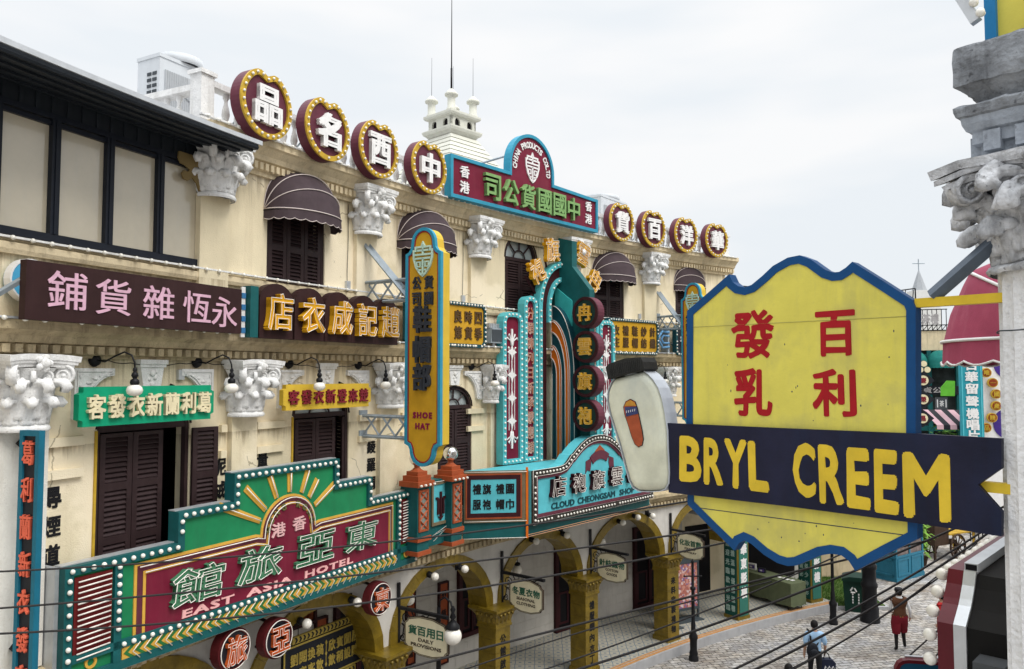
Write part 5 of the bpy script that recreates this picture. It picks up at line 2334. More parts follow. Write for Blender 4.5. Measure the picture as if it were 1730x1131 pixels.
# the fin, perpendicular to the facade: profile in (outward, height)
MX = Matrix.Rotation(-pi / 2, 4, 'Z')          # prism x -> outward(-y), prism front(-y) -> -x (left)
fin = [(-.2, -.05), (.96, -.05), (.96, 4.02), (.44, 4.62), (.44, 5.24), (.02, 5.36), (.02, 4.3), (-.2, 4.3)]
b = MB().m(M_teal)
b.prism(fin, -.10, .10, M=MX)
b.build('fin', None, t)
b = MB().m(M_teal2)
b.prism([(.0, -.05), (.46, -.05), (.46, 3.78), (-.06, 4.16)], -.15, -.10, M=MX)
b.build('light_fin', None, t)


def stripe(r0, r1, cxs, cz, zb, y, mt, mb):
    q = [(cxs, cz + r1)]
    q = [(cxs + r1 * math.sin(pi / 2 * k / 12) * .60, cz + r1 * math.cos(pi / 2 * k / 12) * 1.45) for k in range(13)] + [(cxs + r1 * .60, zb), (cxs + r0 * .60, zb)] + \
        [(cxs + r0 * math.sin(pi / 2 * k / 12) * .60, cz + r0 * math.cos(pi / 2 * k / 12) * 1.45) for k in range(12, -1, -1)]
    mb.m(mt).prism(q, y - .12, -.10, M=MX)
    return q


b = MB()
nb = MB().m(M_neon)
x0s = -.05
for r0, r1, mt, y in ((.92, 1.18, M_petrol, -.16), (.72, .92, M_orange2, -.19), (.50, .72, M_petrol, -.16), (.28, .50, M_orange2, -.19), (.02, .28, M_petrol, -.16)):
    q = stripe(r0, r1, x0s, 1.98, .0, y, mt, b)
    nb.tube([MX @ Vector((p[0], y - .135, p[1])) for p in inset(q, .016)], .010, 4, close=True)
b.build('fan_stripe', None, t)
nb.build('fan_neon', None, t)
# drums with characters on the fin, facing left
for k, ch in enumerate('冉雲旗袍'):
    z = 3.45 - k * .80
    b = MB().m(M_maroon)
    b.prism(circ(1.02, z, .37, 28), -.34, -.10, M=MX)
    o = b.build('drum', None, t)
    b = MB().m(M_maroond)
    b.ring(circ(1.02, z, .37, 28), circ(1.02, z, .30, 28), -.37, -.33, M=MX)
    b.m(mat('dark_green_face', (.012, .04, .034), .5, .1)).prism(circ(1.02, z, .30, 28), -.345, -.33, M=MX)
    b.build('face', None, o)
    sb = MB()
    put(sb, ch, 1.02, z, .38, .40, -.345, .03, .03, yext=.05)
    cb = MB().m(ys)
    cb.add(sb.v, sb.f, False, MX)
    cb.build('character', None, o)
    sb = MB()
    put(sb, ch, 1.02, z, .39, .41, -.41, .03, 0, .009)
    cb = MB().m(mat('warm_neon_tube', (.78, .55, .2), .4, .05))
    cb.add(sb.v, sb.f, False, MX)
    cb.build('neon_tube', None, o)


# ================================================================== roof: slatted turret and air conditioners
tp = D(762, 200, 21.5)
t = thing('roof_turret', 'cream slatted pyramid turret with chimney pots and tall spire behind the parapet', 'turret', (tp.x, tp.y, 11.34), R(47))
# local origin = front corner; x to the right, y away
b = MB().m(M_tower)
H = 3.35
n = 22
hw0, hw1 = 2.5, .50
cx0 = .55


def sq(hw):
    return [(cx0 - hw, cx0 - hw), (cx0 + hw, cx0 - hw), (cx0 + hw, cx0 + hw), (cx0 - hw, cx0 + hw)]


def loft(levels, mb):
    vs, fs = [], []
    for z, hw in levels:
        vs += [(x, y, z) for x, y in sq(hw)]
    for i in range(len(levels) - 1):
        for k in range(4):
            l_ = (k + 1) % 4
            fs.append((i * 4 + k, i * 4 + l_, i * 4 + 4 + l_, i * 4 + 4 + k))
    fs.append((3, 2, 1, 0))
    m_ = 4 * (len(levels) - 1)
    fs.append((m_, m_ + 1, m_ + 2, m_ + 3))
    mb.add(vs, fs)


lv = []
for i in range(n):
    f0, f1 = i / n, (i + 1) / n
    g0 = hw0 + (hw1 - hw0) * f0
    g1 = hw0 + (hw1 - hw0) * f1
    lv += [(H * f0, g0 + .02), (H * f1 - .028, g1 + .035), (H * f1 - .028, g1 - .03), (H * f1 - .001, g1 - .03)]
loft(lv, b)
b.build('slatted_body', None, t)
b = MB().m(M_tower)
loft([(H, .50), (H + .06, .55), (H + .09, .60), (H + .16, .63), (H + .20, .63), (H + .21, .5)], b)
loft([(H + .52, .50), (H + .55, .57), (H + .60, .60), (H + .66, .60), (H + .67, .45)], b)
b.build('cornice', None, t)
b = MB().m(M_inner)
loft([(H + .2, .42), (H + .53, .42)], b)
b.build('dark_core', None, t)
b = MB().m(M_tower)
for k in range(4):
    M = Matrix.Translation((cx0, cx0, 0)) @ Matrix.Rotation(k * pi / 2, 4, 'Z')
    for x0, x1 in ((-.49, -.34), (-.14, .14), (.34, .49)):
        b.box(x0, x1, -.49, -.43, H + .2, H + .53, M=M)
    for x in (-.24, .24):
        q = [(x - .105, H + .53), (x - .105, H + .40)] + [(x - .095 * math.cos(pi * j / 8), H + .38 + .1 * math.sin(pi * j / 8)) for j in range(9)] + [(x + .105, H + .40), (x + .105, H + .53)]
        b.prism(q, -.485, -.435, M=M)
b.build('vent_arcade', None, t)
for i, (x, y) in enumerate(sq(.43)):
    b = MB().m(M_tower)
    b.lathe([(.145, 0), (.145, .06), (.115, .07), (.115, .38), (.13, .41), (.19, .43), (.20, .47), (.18, .50), (.05, .63), (.001, .65)], (x, y, H + .66), 12)
    o = b.build('chimney_pot', None, t)
    b = MB().m(M_iron)
    hh = 1.15 if i else 3.6
    b.tube([(x, y, H + 1.30), (x, y, H + 1.30 + hh)], [.007, .004] if i else [.022, .006], 5)
    if i == 0:
        b.tube([(x, y, H + 1.30), (x, y, H + 1.9)], .03, 6)
    b.build('spire_rod', None, o)

M_acg = mat('ac_grille', (.42, .44, .46), .6, .05)


def ac_unit(s, h, d, w_, hh, dp, label, drot=0.0):
    t = on_wall('air_conditioner', label, 'air conditioner', s, h, d, None, drot)
    b = MB().m(M_acw)
    b.box(-w_ / 2, w_ / 2, 0, dp, 0, hh)
    b.box(-w_ / 2 - .015, w_ / 2 + .015, -.015, dp + .015, hh - .06, hh)
    b.build('casing', None, t)
    b = MB().m(M_slot)
    for k in range(11):
        z = hh * .12 + hh * .72 * k / 11
        for x in (.12, .36):
            b.box(-w_ / 2 - .012, -w_ / 2 - .002, dp * x, dp * (x + .18), z, z + hh * .035)
    b.build('side_slots', None, t)
    b = MB().m(M_acg)
    b.prism([(-w_ * .40, hh * .10), (w_ * .25, hh * .10), (w_ * .25, hh * .62), (w_ * .10, hh * .84), (-w_ * .40, hh * .84)], -.012, .0)
    for k in range(16):
        x = -w_ * .40 + w_ * .65 * k / 15
        b.bar((x, -.02, hh * .10), (x, -.02, hh * (.84 if k < 11 else .66)), .008)
    b.tube([(-w_ * .08 + w_ * .25 * math.cos(2 * pi * k / 20), -.025, hh * .46 + w_ * .25 * math.sin(2 * pi * k / 20)) for k in range(20)], .01, 4, close=True)
    b.build('fan_grille', None, t)
    b = MB().m(M_acw)
    b.lathe([(w_ * .36, 0), (w_ * .38, .02), (w_ * .38, .14), (w_ * .35, .15), (w_ * .34, .06), (.01, .05)], (w_ * .10, dp * .5, hh), 24)
    b.build('fan_cowl', None, t)
    b = MB().m(M_frame)
    b.box(w_ * .31, w_ * .44, -.012, .0, hh * .66, hh * .74)
    b.build('control_window', None, t)


ac_unit(.52, 11.55, -1.75, 1.0, 1.55, .55, 'white rooftop air conditioner with louvred side beside the disc with character 品')
ac_unit(13.35, 11.36, -1.3, 1.5, 1.75, 1.1, 'pale grey rooftop air conditioner behind the disc with character 百', .2)
t = MB().m(M_white)
b = t
b.box(-.12, .12, -.11, .11, 0, .66)
b.box(-.15, .15, -.14, .14, .66, .72)
o = b.build('roof_post', None, None, W(-.62, 11.49, .02), RZ(-.62), split=False)
tag(o, 'white square plaster post at the corner end of the roof balustrade', 'post')

# ================================================================== arcade: hanging signs, lamps, neon roundels


def scroll_bracket(s, label):
    """iron bracket on the pier, perpendicular to the facade: local x outwards"""
    t = thing('iron_bracket', label, 'bracket', W(s, 3.25, .02), RP(s), 'scrolled iron brackets along the arcade')
    b = MB().m(M_iron)
    b.box(0, .04, -.03, .03, -.62, .55)
    b.build('back_plate', None, t)
    b = MB().m(M_iron)
    b.box(.04, 1.22, -.035, .035, .06, .115)
    b.build('arm', None, t)
    b = MB().m(M_iron)

    def spiral(cx, cz, r0, turns, a0, sg=1):
        n_ = int(18 * turns)
        return [(cx + r0 * (1 - .85 * i / n_) * math.cos(a0 + sg * 2 * pi * turns * i / n_), 0, cz + r0 * (1 - .85 * i / n_) * math.sin(a0 + sg * 2 * pi * turns * i / n_)) for i in range(n_ + 1)]
    b.tube(spiral(.20, -.10, .14, 1.7, -pi / 2 - .6), .011, 5)
    b.tube([(.04, 0, -.55), (.13, 0, -.40), (.16, 0, -.24), (.10, 0, -.20)], .012, 5)
    b.tube(spiral(.12, -.46, .08, 1.5, pi / 2, -1), .010, 5)
    b.tube([(.12, 0, -.22), (.3, 0, -.30), (.55, 0, -.22), (.8, 0, -.08), (1.0, 0, .05)], .012, 5)
    b.tube([(.34, 0, .06), (.42, 0, -.06), (.58, 0, -.12), (.78, 0, .06)], .011, 5)
    b.tube(spiral(.62, -.03, .07, 1.4, 0), .009, 5)
    b.tube(spiral(1.06, -.07, .08, 1.4, pi / 2), .009, 5)
    b.build('scroll', None, t)
    return t


def plate_outline(hw, hz):
    n = .075
    q = [(-hw + n, -hz), (-hw * .3, -hz - .07), (hw * .3, -hz - .07), (hw - n, -hz)]
    for k in range(1, 5):
        a = pi - (pi / 2) * k / 5
        q.append((hw + n * math.cos(a) * 1.0 - 0, -hz + n * math.sin(a)))
    q += [(hw, -hz + n), (hw, hz - n)]
    for k in range(1, 5):
        a = -pi / 2 - (pi / 2) * k / 5
        q.append((hw + n * math.cos(a), hz + n * math.sin(a)))
    q += [(hw - n, hz), (hw * .3, hz + .07), (-hw * .3, hz + .07), (-hw + n, hz)]
    for k in range(1, 5):
        a = -(pi / 2) * k / 5
        q.append((-hw + n * math.cos(a), hz + n * math.sin(a)))
    q += [(-hw, hz - n), (-hw, -hz + n)]
    for k in range(1, 5):
        a = pi / 2 - (pi / 2) * k / 5
        q.append((-hw + n * math.cos(a), -hz + n * math.sin(a)))
    return q


M_gtxt = mat('deep_green_letter', (.03, .12, .075), .5, .1)
for s, d, h, hw, txt, l1, l2, lab in ((4.05, .74, 2.90, .53, '貨百用日', 'DAILY', 'PROVISIONS', 'ivory hanging sign reading daily provisions'),
                                    (7.34, .74, 2.92, .47, '冬夏衣物', 'SEASONAL', 'CLOTHING', 'ivory hanging sign reading seasonal clothing'),
                                    (10.72, .74, 2.94, .48, '針紡織物', 'COTTON', 'GOODS', 'ivory hanging sign reading cotton goods'),
                                    (14.18, .74, 2.96, .46, '化妝首飾', 'MAKEUP', 'JEWELRY', 'ivory hanging sign reading makeup jewelry')):
    scroll_bracket(s, 'black scrolled iron bracket holding the %s sign' % ' '.join((l1, l2)).lower())
    t = thing('hanging_sign', lab, 'sign', W(s, h, d), RP(s), 'ivory hanging signs along the arcade')
    q = plate_outline(hw, .29)
    b = MB().m(M_plate)
    b.prism(inset(q, .006), -.02, .02)
    b.build('plate', None, t)
    b = MB().m(mat('brown_edge', (.045, .03, .02), .5, .1))
    b.ring(inset(q, .018), inset(q, .030), -.024, -.018)
    b.ring(q, inset(q, .008), -.026, .026)
    b.build('edge_line', None, t)
    chars(t, txt, [(-.26 * hw / .42 + .175 * hw / .42 * i, .09) for i in range(4)], .165 * hw / .42, .17, M_gtxt, -.02, .02, .006)
    b = MB().m(mat('brown_edge', (.045, .03, .02), .5, .1))
    put(b, l1, 0, -.07, .058 * len(l1) * hw / .42, .065, -.02, .015, .03, yext=.005)
    put(b, l2, 0, -.175, .058 * len(l2) * hw / .42, .065, -.02, .015, .03, yext=.005)
    b.build('lettering', None, t)
    b = MB().m(M_iron)
    for x in (-hw * .45, hw * .45):
        b.bar((x, 0, .29), (x, 0, 3.34 - h), .016)
    b.build('hook', None, t)

for i, (s, h, lab) in enumerate(((1.50, 3.76, 'beside the round sign with character 亞'), (2.72, 3.80, 'beside the round sign with character 東'),
                                  (4.90, 3.78, 'over the arch by the daily provisions sign'), (5.85, 3.74, 'at the crown of the arch below the pillar shopfront'),
                                  (8.36, 3.90, 'under the chamfered corner of the marquee'), (9.55, 3.86, 'under the middle of the marquee'),
                                  (11.85, 3.86, 'over the arch beside the cotton goods sign'), (12.5, 3.92, 'at the crown of the cotton goods arch'), (13.15, 3.88, 'beside the iron bracket of the makeup jewelry sign'))):
    t = thing('arcade_lamp', 'small white globe lamp %s' % lab, 'lamp', W(s, h, .01), RP(s), 'globe lamps along the arches')
    b = MB().m(M_iron)
    b.box(0, .03, -.07, .07, -.06, .10)
    b.lathe([(.03, 0), (.06, .02), (.065, .09), (.04, .13), (.02, .14)], (0, 0, 0), 10, Matrix.Translation((.02, 0, .02)) @ Matrix.Rotation(pi / 2 + .3, 4, 'Y'))
    b.build('bracket', None, t)
    b = MB().m(M_globe)
    b.sphere((.22, 0, -.02), .082, 14, 10)
    b.build('globe', None, t)

for s, h, ch, lab in ((-.24, 3.90, '旅', 'lowest and leftmost of the three'), (.63, 3.80, '亞', 'middle one of the three'), (3.05, 3.80, '東', 'rightmost one of the three')):
    t = on_wall('neon_roundel', 'round dark red neon sign with the orange neon character %s' % ch, 'neon sign', s, h, .42, 'round neon signs under the lower cornice', .0)
    b = MB().m(M_maroon)
    b.mats = [mat('roundel_red', (.085, .011, .013), .5, .12)]
    b.prism(circ(0, 0, .30, 32), -.05, .11)
    b.build('drum', None, t)
    b = MB().m(M_dkblk)
    b.prism(circ(0, 0, .245, 32), -.055, -.04)
    b.build('face', None, t)
    b = MB().m(M_neon)
    b.tube([(p[0], -.075, p[1]) for p in circ(0, 0, .268, 36)], .008, 5, close=True)
    b.build('neon_ring', None, t)
    chars(t, ch, [(0, 0)], .37, .39, mat('coral_letter', (.50, .09, .018), .5, .12), -.055, .035, .05, neon=.008)
    b = MB().m(M_iron)
    b.bar((0, .1, .2), (0, .42, .25), .04)
    b.bar((0, .1, -.2), (0, .42, -.2), .04)
    b.build('stay', None, t)

# black and gold opening-hours board hanging in the arch
t = on_wall('gold_lettered_board', 'black board with gold characters and chevron edges hanging inside the hotel arch', 'sign', 2.58, 2.80, -.45)
b = MB().m(M_dkblk)
b.box(-.95, 1.02, -.03, .03, -.40, .36)
b.build('board', None, t)
b = MB().m(mat('dull_gold', (.36, .27, .06), .45, .15))
b.ring(rect(-.95, 1.02, -.40, .36), rect(-.92, .99, -.37, .33), -.04, -.03)
for z in (.44, -.48):
    b.box(-.75, .82, -.03, .02, z - .06, z + .06)
for txt, z in (('劉閱換稿', .12), ('宣賓客飲', -.14)):
    for i, ch in enumerate(txt):
        put(b, ch, -.72 + i * .2, z, .17, .2, -.03, .02, .03, yext=.015)
for txt, z in (('欣賓閒居', .12), ('飲稍設陳', -.14)):
    for i, ch in enumerate(txt):
        put(b, ch, .18 + i * .2, z, .17, .2, -.03, .02, .03, yext=.015)
for x in (.04, .92):
    b.bar((x, -.036, -.2), (x, -.036, .22), .012)
    for z in (-.18, .01, .2):
        b.prism([(x, z + .05), (x + .025, z), (x, z - .05), (x - .025, z)], -.04, -.03)
b.build('gold_lettering', None, t)
b = MB().m(M_dkblk)
for z in (.44, -.48):
    for k in range(16):
        x = -.70 + k * .095
        b.prism([(x, z + .045), (x + .03, z + .045), (x + .06, z), (x + .03, z - .045), (x, z - .045), (x + .03, z)], -.04, -.03)
b.build('chevron', None, t)
b = MB().m(M_iron)
for x in (-.6, .7):
    b.tube([(x, 0, .5), (x, 0, 1.22)], .01, 4)
b.build('rod', None, t)

# orange couplet plaques and carved panels on the arcade back wall
for s, h, w_, hh, txt, lab in ((4.35, 1.75, .30, 1.75, '客似雲來', 'tall orange plaque with black characters behind the daily provisions sign'),
                              (7.95, 1.55, .30, 2.0, '剪裁合製', 'tall orange plaque with black characters beside the seasonal clothing pillar'),
                              (6.9, 1.7, .26, 1.7, '財源廣進', 'tall orange plaque with black characters on the wall behind the third gold pillar')):
    t = on_wall('couplet_plaque', lab, 'plaque', s, h, -2.46, 'orange couplet plaques on the arcade wall')
    b = MB().m(M_orange)
    b.box(-w_ / 2, w_ / 2, -.03, .03, -hh / 2, hh / 2)
    b.build('board', None, t)
    b = MB().m(M_maroond)
    b.ring(rect(-w_ / 2 - .02, w_ / 2 + .02, -hh / 2 - .02, hh / 2 + .02), rect(-w_ / 2 + .02, w_ / 2 - .02, -hh / 2 + .02, hh / 2 - .02), -.05, .03)
    b.build('frame', None, t)
    chars(t, txt, [(0, hh * .36 - k * hh * .24) for k in range(4)], w_ * .62, w_ * .62, M_blk, -.03, .02, .006)
t = on_wall('carved_panel', 'reddish carved wooden panel on the arcade wall behind the daily provisions sign', 'panel', 3.55, 3.0, -2.44)
b = MB().m(mat('carved_red_wood', (.23, .055, .02), .6, .3, 9, .6, 18))
b.box(-.62, .62, -.03, .03, -.35, .35)
for i in range(7):
    for k in range(4):
        b.sphere((-.5 + i * .165 + .05 * (k % 2), -.04, -.26 + k * .17), .075, 8, 5, (1, .5, .8))
b.build('carving', None, t)
b = MB().m(M_maroond)
b.ring(rect(-.68, .68, -.41, .41), rect(-.61, .61, -.34, .34), -.07, .03)
b.build('frame', None, t)
for s, h, lab in ((5.15, 3.1, 'hanging opal globe on a thin rod in the daily provisions arch'), (8.75, 3.0, 'hanging opal globe on a thin rod in the seasonal clothing arch'),
                  (12.05, 3.15, 'hanging opal globe on a thin rod in the cotton goods arch')):
    t = thing('pendant_lamp', lab, 'lamp', W(s, 4.0, -.7), RP(s), 'pendant globes in the arches')
    b = MB().m(M_iron)
    b.tube([(0, 0, 0), (0, 0, 3.18 - 4.0)], .010, 5)
    b.lathe([(.02, 0), (.07, -.02), (.075, -.07), (.06, -.08)], (0, 0, h - 4.0 + .18), 10)
    b.build('rod', None, t)
    b = MB().m(M_globe)
    b.sphere((0, 0, h - 4.0), .125, 14, 10)
    b.build('globe', None, t)


# ================================================================== street furniture
def street_lamp(p, hh, label, arm=False, r=.05):
    t = thing('street_lamp', label, 'street lamp', p, 0)
    b = MB().m(M_iron)
    b.lathe([(.135, 0), (.135, .10), (.11, .13), (.12, .2), (.095, .28), (.10, .55), (.12, .60), (.12, .66), (.075, .74), (r * 1.35, .80), (r * 1.2, 1.0), (r, 1.02), (r * .9, hh * .72), (r * 1.5, hh * .73),
             (r * 1.5, hh * .75), (r * .8, hh * .76), (r * .7, hh)], (0, 0, 0), 14)
    b.build('post', None, t)
    if arm:
        b = MB().m(M_iron)
        b.tube([(0, 0, hh - .02), (.02, -.02, hh + .12), (.12, -.1, hh + .2), (.24, -.2, hh + .14), (.28, -.24, hh - .02), (.28, -.24, hh - .1)], .018, 6)
        b.build('crook', None, t)
        b = MB().m(M_globe)
        b.sphere((.28, -.24, hh - .46), .165, 18, 12)
        o = b.build('globe', None, t)
        b = MB().m(M_iron)
        b.lathe([(.02, .2), (.05, .14), (.03, .08), (.06, .0), (.03, -.04), (.08, -.1), (.13, -.16), (.13, -.2)], (.28, -.24, hh - .12), 12)
        b.build('cap', None, t)
    else:
        b = MB().m(M_iron)
        b.box(-.22, .22, -.015, .015, hh * .86, hh * .86 + .03)
        b.sphere((-.23, 0, hh * .86 + .015), .03, 7, 5)
        b.sphere((.23, 0, hh * .86 + .015), .03, 7, 5)
        b.build('ladder_bar', None, t)
        b = MB().m(M_iron)
        b.lathe([(.02, 0), (.05, .03), (.03, .07), (.005, .12)], (0, 0, hh), 10)
        b.build('finial', None, t)
    return t


p = D(765, 1075, 14.4)
street_lamp((p.x - .28, p.y + .24, 0), p.z + .46, 'street lamp with curled arm and large opal globe beside the daily provisions sign', True)
p = G(1172, 1116)
street_lamp(p, 2.62, 'black street lamp post standing on the cobbles in front of the pink notice boards')
p = G(1408, 1055)
street_lamp(p, 3.4, 'black street lamp post beside the lawn and the dark green bin')
t = thing('iron_column', 'thick black ringed iron column standing behind the dark green bin', 'column', G(1470, 1050), 0)
b = MB().m(M_iron)
b.lathe([(.30, 0), (.30, .10), (.27, .14), (.27, .42), (.25, .48), (.225, .56), (.22, 1.05), (.25, 1.10), (.25, 1.18), (.21, 1.24), (.20, 1.62), (.235, 1.66), (.235, 1.76), (.19, 1.82), (.15, 2.2), (.12, 2.4), (.11, 3.9)], (0, 0, 0), 20)
b.build('shaft', None, t)

# green porch pillars and the cloth-covered table
PORCH = [(17.25, '華東影樓', '優雅溫馨', '歡迎光臨'), (20.75, '華東影樓', '老少沖影', '留影大夫')]
for s, front, l1, l2 in PORCH:
    t = on_wall('porch_pillar', 'gold porch pillar with green banners of white characters, %s' % ('at the far end of the table' if s > 18 else 'beside the pink notice board'), 'pillar', s, .25, -.02,
                'green bannered porch pillars')
    b = MB().m(M_goldp)
    b.box(-.26, .26, -.26, .26, 0, 2.55)
    b.box(-.28, .28, -.28, .28, 0, .1)
    vs, fs = [], []
    for zz, r_ in ((2.5, .27), (2.65, .32), (2.75, .38), (2.9, .42), (3.0, .42)):
        vs += [(-r_, -r_, zz), (r_, -r_, zz), (r_, r_, zz), (-r_, r_, zz)]
    for k in range(4):
        for j in range(4):
            l_ = (j + 1) % 4
            fs.append((k * 4 + j, k * 4 + l_, k * 4 + 4 + l_, k * 4 + 4 + j))
    b.add(vs, fs)
    for a in range(4):
        M0 = Matrix.Rotation(a * pi / 2, 4, 'Z')
        for x in (-.2, -.07, .07, .2):
            leaf(b, M0 @ Matrix.Translation((x, .27, 2.5)), .14, .24, .12, .025, 1.0, 6, 6)
    b.build('pillar', None, t)
    b = MB().m(M_gpan)
    b.box(-.20, .20, -.285, -.262, .12, 2.45)
    o = b.build('front_banner', None, t)
    chars(o, front, [(0, 2.15 - k * .44) for k in range(4)], .28, .34, M_cw, -.285, .035, .008)
    b = MB().m(M_gpan2)
    b.box(-.285, -.262, -.23, .23, .12, 2.45)
    o = b.build('side_banner', None, t)
    MS_ = Matrix.Rotation(-pi / 2, 4, 'Z')
    lt = MB().m(mat('pale_jade_letter', (.38, .52, .46), .5, .1))
    for x, tx in ((.10, l1), (-.10, l2)):
        for k, ch in enumerate(tx * 2):
            sb = MB()
            put(sb, ch, x, 2.3 - k * .28, .15, .19, -.285, .02, .03, yext=.006)
            lt.add(sb.v, sb.f, False, MS_)
    lt.build('side_lettering', None, o)
pr = MB()
t = thing('porch', 'low dark-roofed porch joining the green pillars beyond the cream building', 'porch', W(19, 0, -1), 0)
b = MB().m(M_greywall)
b.box(SR + .03, 23.5, -2.6, -2.52, 0, 3.6, 20)
b.box(SR + .03, 23.4, -2.5, .25, 3.25, 3.7, 20)
b.build('wall', None, t, flat=True)
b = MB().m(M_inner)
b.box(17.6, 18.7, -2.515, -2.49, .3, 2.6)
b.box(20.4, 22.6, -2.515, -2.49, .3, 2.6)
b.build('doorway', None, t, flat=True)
b = MB().m(M_roof)
b.box(SR + .03, 24, -3.2, .5, 3.72, 3.8, 20)
b.build('roof', None, t, flat=True)
# black lean-to roof seen over the hair cream board
t = thing('black_roof', 'black corrugated lean-to roof just beyond the end of the cream building', 'roof', W(18.6, 10.3, -2), RZ(18.6))
b = MB().m(M_roof)
for k in range(12):
    x = -1.7 + k * .3
    b.prism([(x, .45 + .02 * (k % 2)), (x + .29, .45 + .02 * (k % 2)), (x + .29, .52), (x, .52)], -1.1, 2.5)
b.prism([(-1.7, .25), (1.9, .2), (1.9, .46), (-1.7, .46)], -1.12, 2.4)
b.build('sheet', None, t)
b = MB().m(M_cream)
b.prism([(-1.6, -10.3), (1.8, -10.3), (1.8, .2), (-1.6, .2)], .5, 2.2)
b.build('wall', None, t)

# table with an olive cloth
pA, pB = Vector((8.2, 27.0, .25)), Vector((9.15, 25.25, .25))
cT = (pA + pB) / 2
rz = math.atan2(pB.y - pA.y, pB.x - pA.x)
lt_ = (pB - pA).length / 2 + .12
t = thing('draped_table', 'long folding table draped in an olive cloth between the green porch pillars', 'table', cT, rz)
b = MB().m(M_olive)
nx = 40
ring = []
for i in range(64):
    a = i / 64 * 4
    e_, f = int(a), a % 1
    c4 = [(-lt_, -.34), (lt_, -.34), (lt_, .34), (-lt_, .34)]
    p0, p1 = c4[e_], c4[(e_ + 1) % 4]
    ring.append((p0[0] + (p1[0] - p0[0]) * f, p0[1] + (p1[1] - p0[1]) * f))
vs, fs = [], []
for z, k in ((.86, 1.0), (.85, 1.006), (.6, 1.01), (.35, 1.02), (.13, 1.03)):
    for i, (x, y) in enumerate(ring):
        wv = 1 + (.86 - z) * .05 * math.sin(i * 1.35)
        vs.append((x * (1 + (k - 1) * .4), y * k * (1 + (wv - 1) * 1.0), z + (.02 * math.sin(i * .9) if z < .2 else 0)))
for r_ in range(4):
    for i in range(64):
        j = (i + 1) % 64
        fs.append((r_ * 64 + i, r_ * 64 + j, r_ * 64 + 64 + j, r_ * 64 + 64 + i))
fs.append(tuple(range(63, -1, -1)))
b.add(vs, fs, False)
b.build('cloth', None, t)
b = MB().m(M_iron)
for x in (-lt_ + .15, lt_ - .15):
    for y in (-.3, .3):
        b.tube([(x, y, 0), (x, y, .83)], .018, 6)
b.build('leg', None, t)
for x, y, w_, hh, c_, lab in ((-lt_ + .25, 0, .30, .20, 'photo', 'small framed photo card standing on the far end of the olive table'), (-lt_ + .75, -.05, .26, .16, 'dark', 'small dark box lying on the far end of the olive table')):
    M = t.matrix_basis
    q = M @ Vector((x, y, .862))
    o = thing('card_stand' if c_ == 'photo' else 'small_box', lab, 'card' if c_ == 'photo' else 'box', q, rz + .3)
    b = MB().m(M_cw if c_ == 'photo' else M_dkblk)
    b.box(-w_ / 2, w_ / 2, -.03, .05, 0, hh)
    b.m(mat('violet_print', (.12, .08, .3), .5, .3)).box(-w_ * .38, w_ * .38, -.036, -.028, hh * .2, hh * .8)
    b.m(M_cw).box(-w_ * .2, w_ * .1, -.04, -.035, hh * .35, hh * .6)
    b.build('body', None, o)
q = t.matrix_basis @ Vector((lt_ - .55, .05, .862))
o = thing('leaflets', 'few white leaflets scattered on the near end of the olive table', 'leaflets', q, rz)
b = MB().m(M_cw)
for k in range(4):
    b.box(-.28 + k * .16, -.16 + k * .16, -.1 + .05 * (k % 2), .04 + .05 * (k % 2), .001 + .002 * k, .003 + .002 * k)
b.build('sheet', None, o)

# pink notice boards
M_note = bpy.data.materials.new('printed_notice')
M_note.use_nodes = True
q_ = M_note.node_tree
v_ = q_.nodes.new('ShaderNodeTexVoronoi')
v_.inputs['Scale'].default_value = 16
c_ = q_.nodes.new('ShaderNodeTexCoord')
q_.links.new(c_.outputs['Object'], v_.inputs['Vector'])
r_ = q_.nodes.new('ShaderNodeValToRGB')
r_.color_ramp.interpolation = 'CONSTANT'
for i, (p_, c4) in enumerate(((0, (.40, .13, .10)), (.3, (.55, .25, .2)), (.55, (.2, .12, .28)), (.68, (.62, .5, .5)), (.85, (.35, .1, .09)))):
    e_ = r_.color_ramp.elements[i] if i < 2 else r_.color_ramp.elements.new(p_)
    e_.position = p_
    e_.color = (*c4, 1)
sx_ = q_.nodes.new('ShaderNodeSeparateColor')
q_.links.new(v_.outputs['Color'], sx_.inputs[0])
q_.links.new(sx_.outputs[0], r_.inputs[0])
q_.links.new(r_.outputs[0], q_.nodes['Principled BSDF'].inputs['Base Color'])
for k, (s, d, lab) in enumerate(((14.75, -.55, 'narrow notice board with violet and pink prints just behind the last gold pillar'), (15.75, -.75, 'wide notice board with reddish pink prints beside the green porch pillar'))):
    t = on_wall('notice_board', lab, 'notice board', s, .25, d, None, -.15)
    w_ = .32 if k == 0 else .46
    b = MB().m(mat('slate_frame', (.06, .075, .085), .5, .1))
    b.ring(rect(-w_ - .06, w_ + .06, .3, 2.1), rect(-w_, w_, .38, 1.72), -.03, .03)
    b.box(-w_ - .06, -w_ - .01, -.03, .03, 0, .3)
    b.box(w_ + .01, w_ + .06, -.03, .03, 0, .3)
    b.box(-w_ - .06, w_ + .06, -.25, .25, .0, .04)
    b.build('frame', None, t)
    b = MB().m(M_note)
    b.box(-w_, w_, -.012, .012, .38, 1.72)
    b.build('print', None, t)

# low wall with dark letters behind the lawn
t = thing('lettered_wall', 'low pale wall with dark capital letters at the back of the lawn', 'wall', (12.9, 29.9, 0), R(-8))
b = MB().m(M_trim)
b.box(-2.0, .45, 0, .3, 0, 1.75)
b.box(-2.05, .5, -.04, .34, 1.75, 1.85)
b.build('wall', None, t)
b = MB().m(M_dkblk)
put(b, 'HONGKONG', -.75, 1.25, 2.2, .34, 0, .04, .03, yext=.04)
b.build('lettering', None, t)
b = MB().m(M_maroond)
b.box(.9, 2.6, -.06, .0, 1.3, 1.9) if False else None

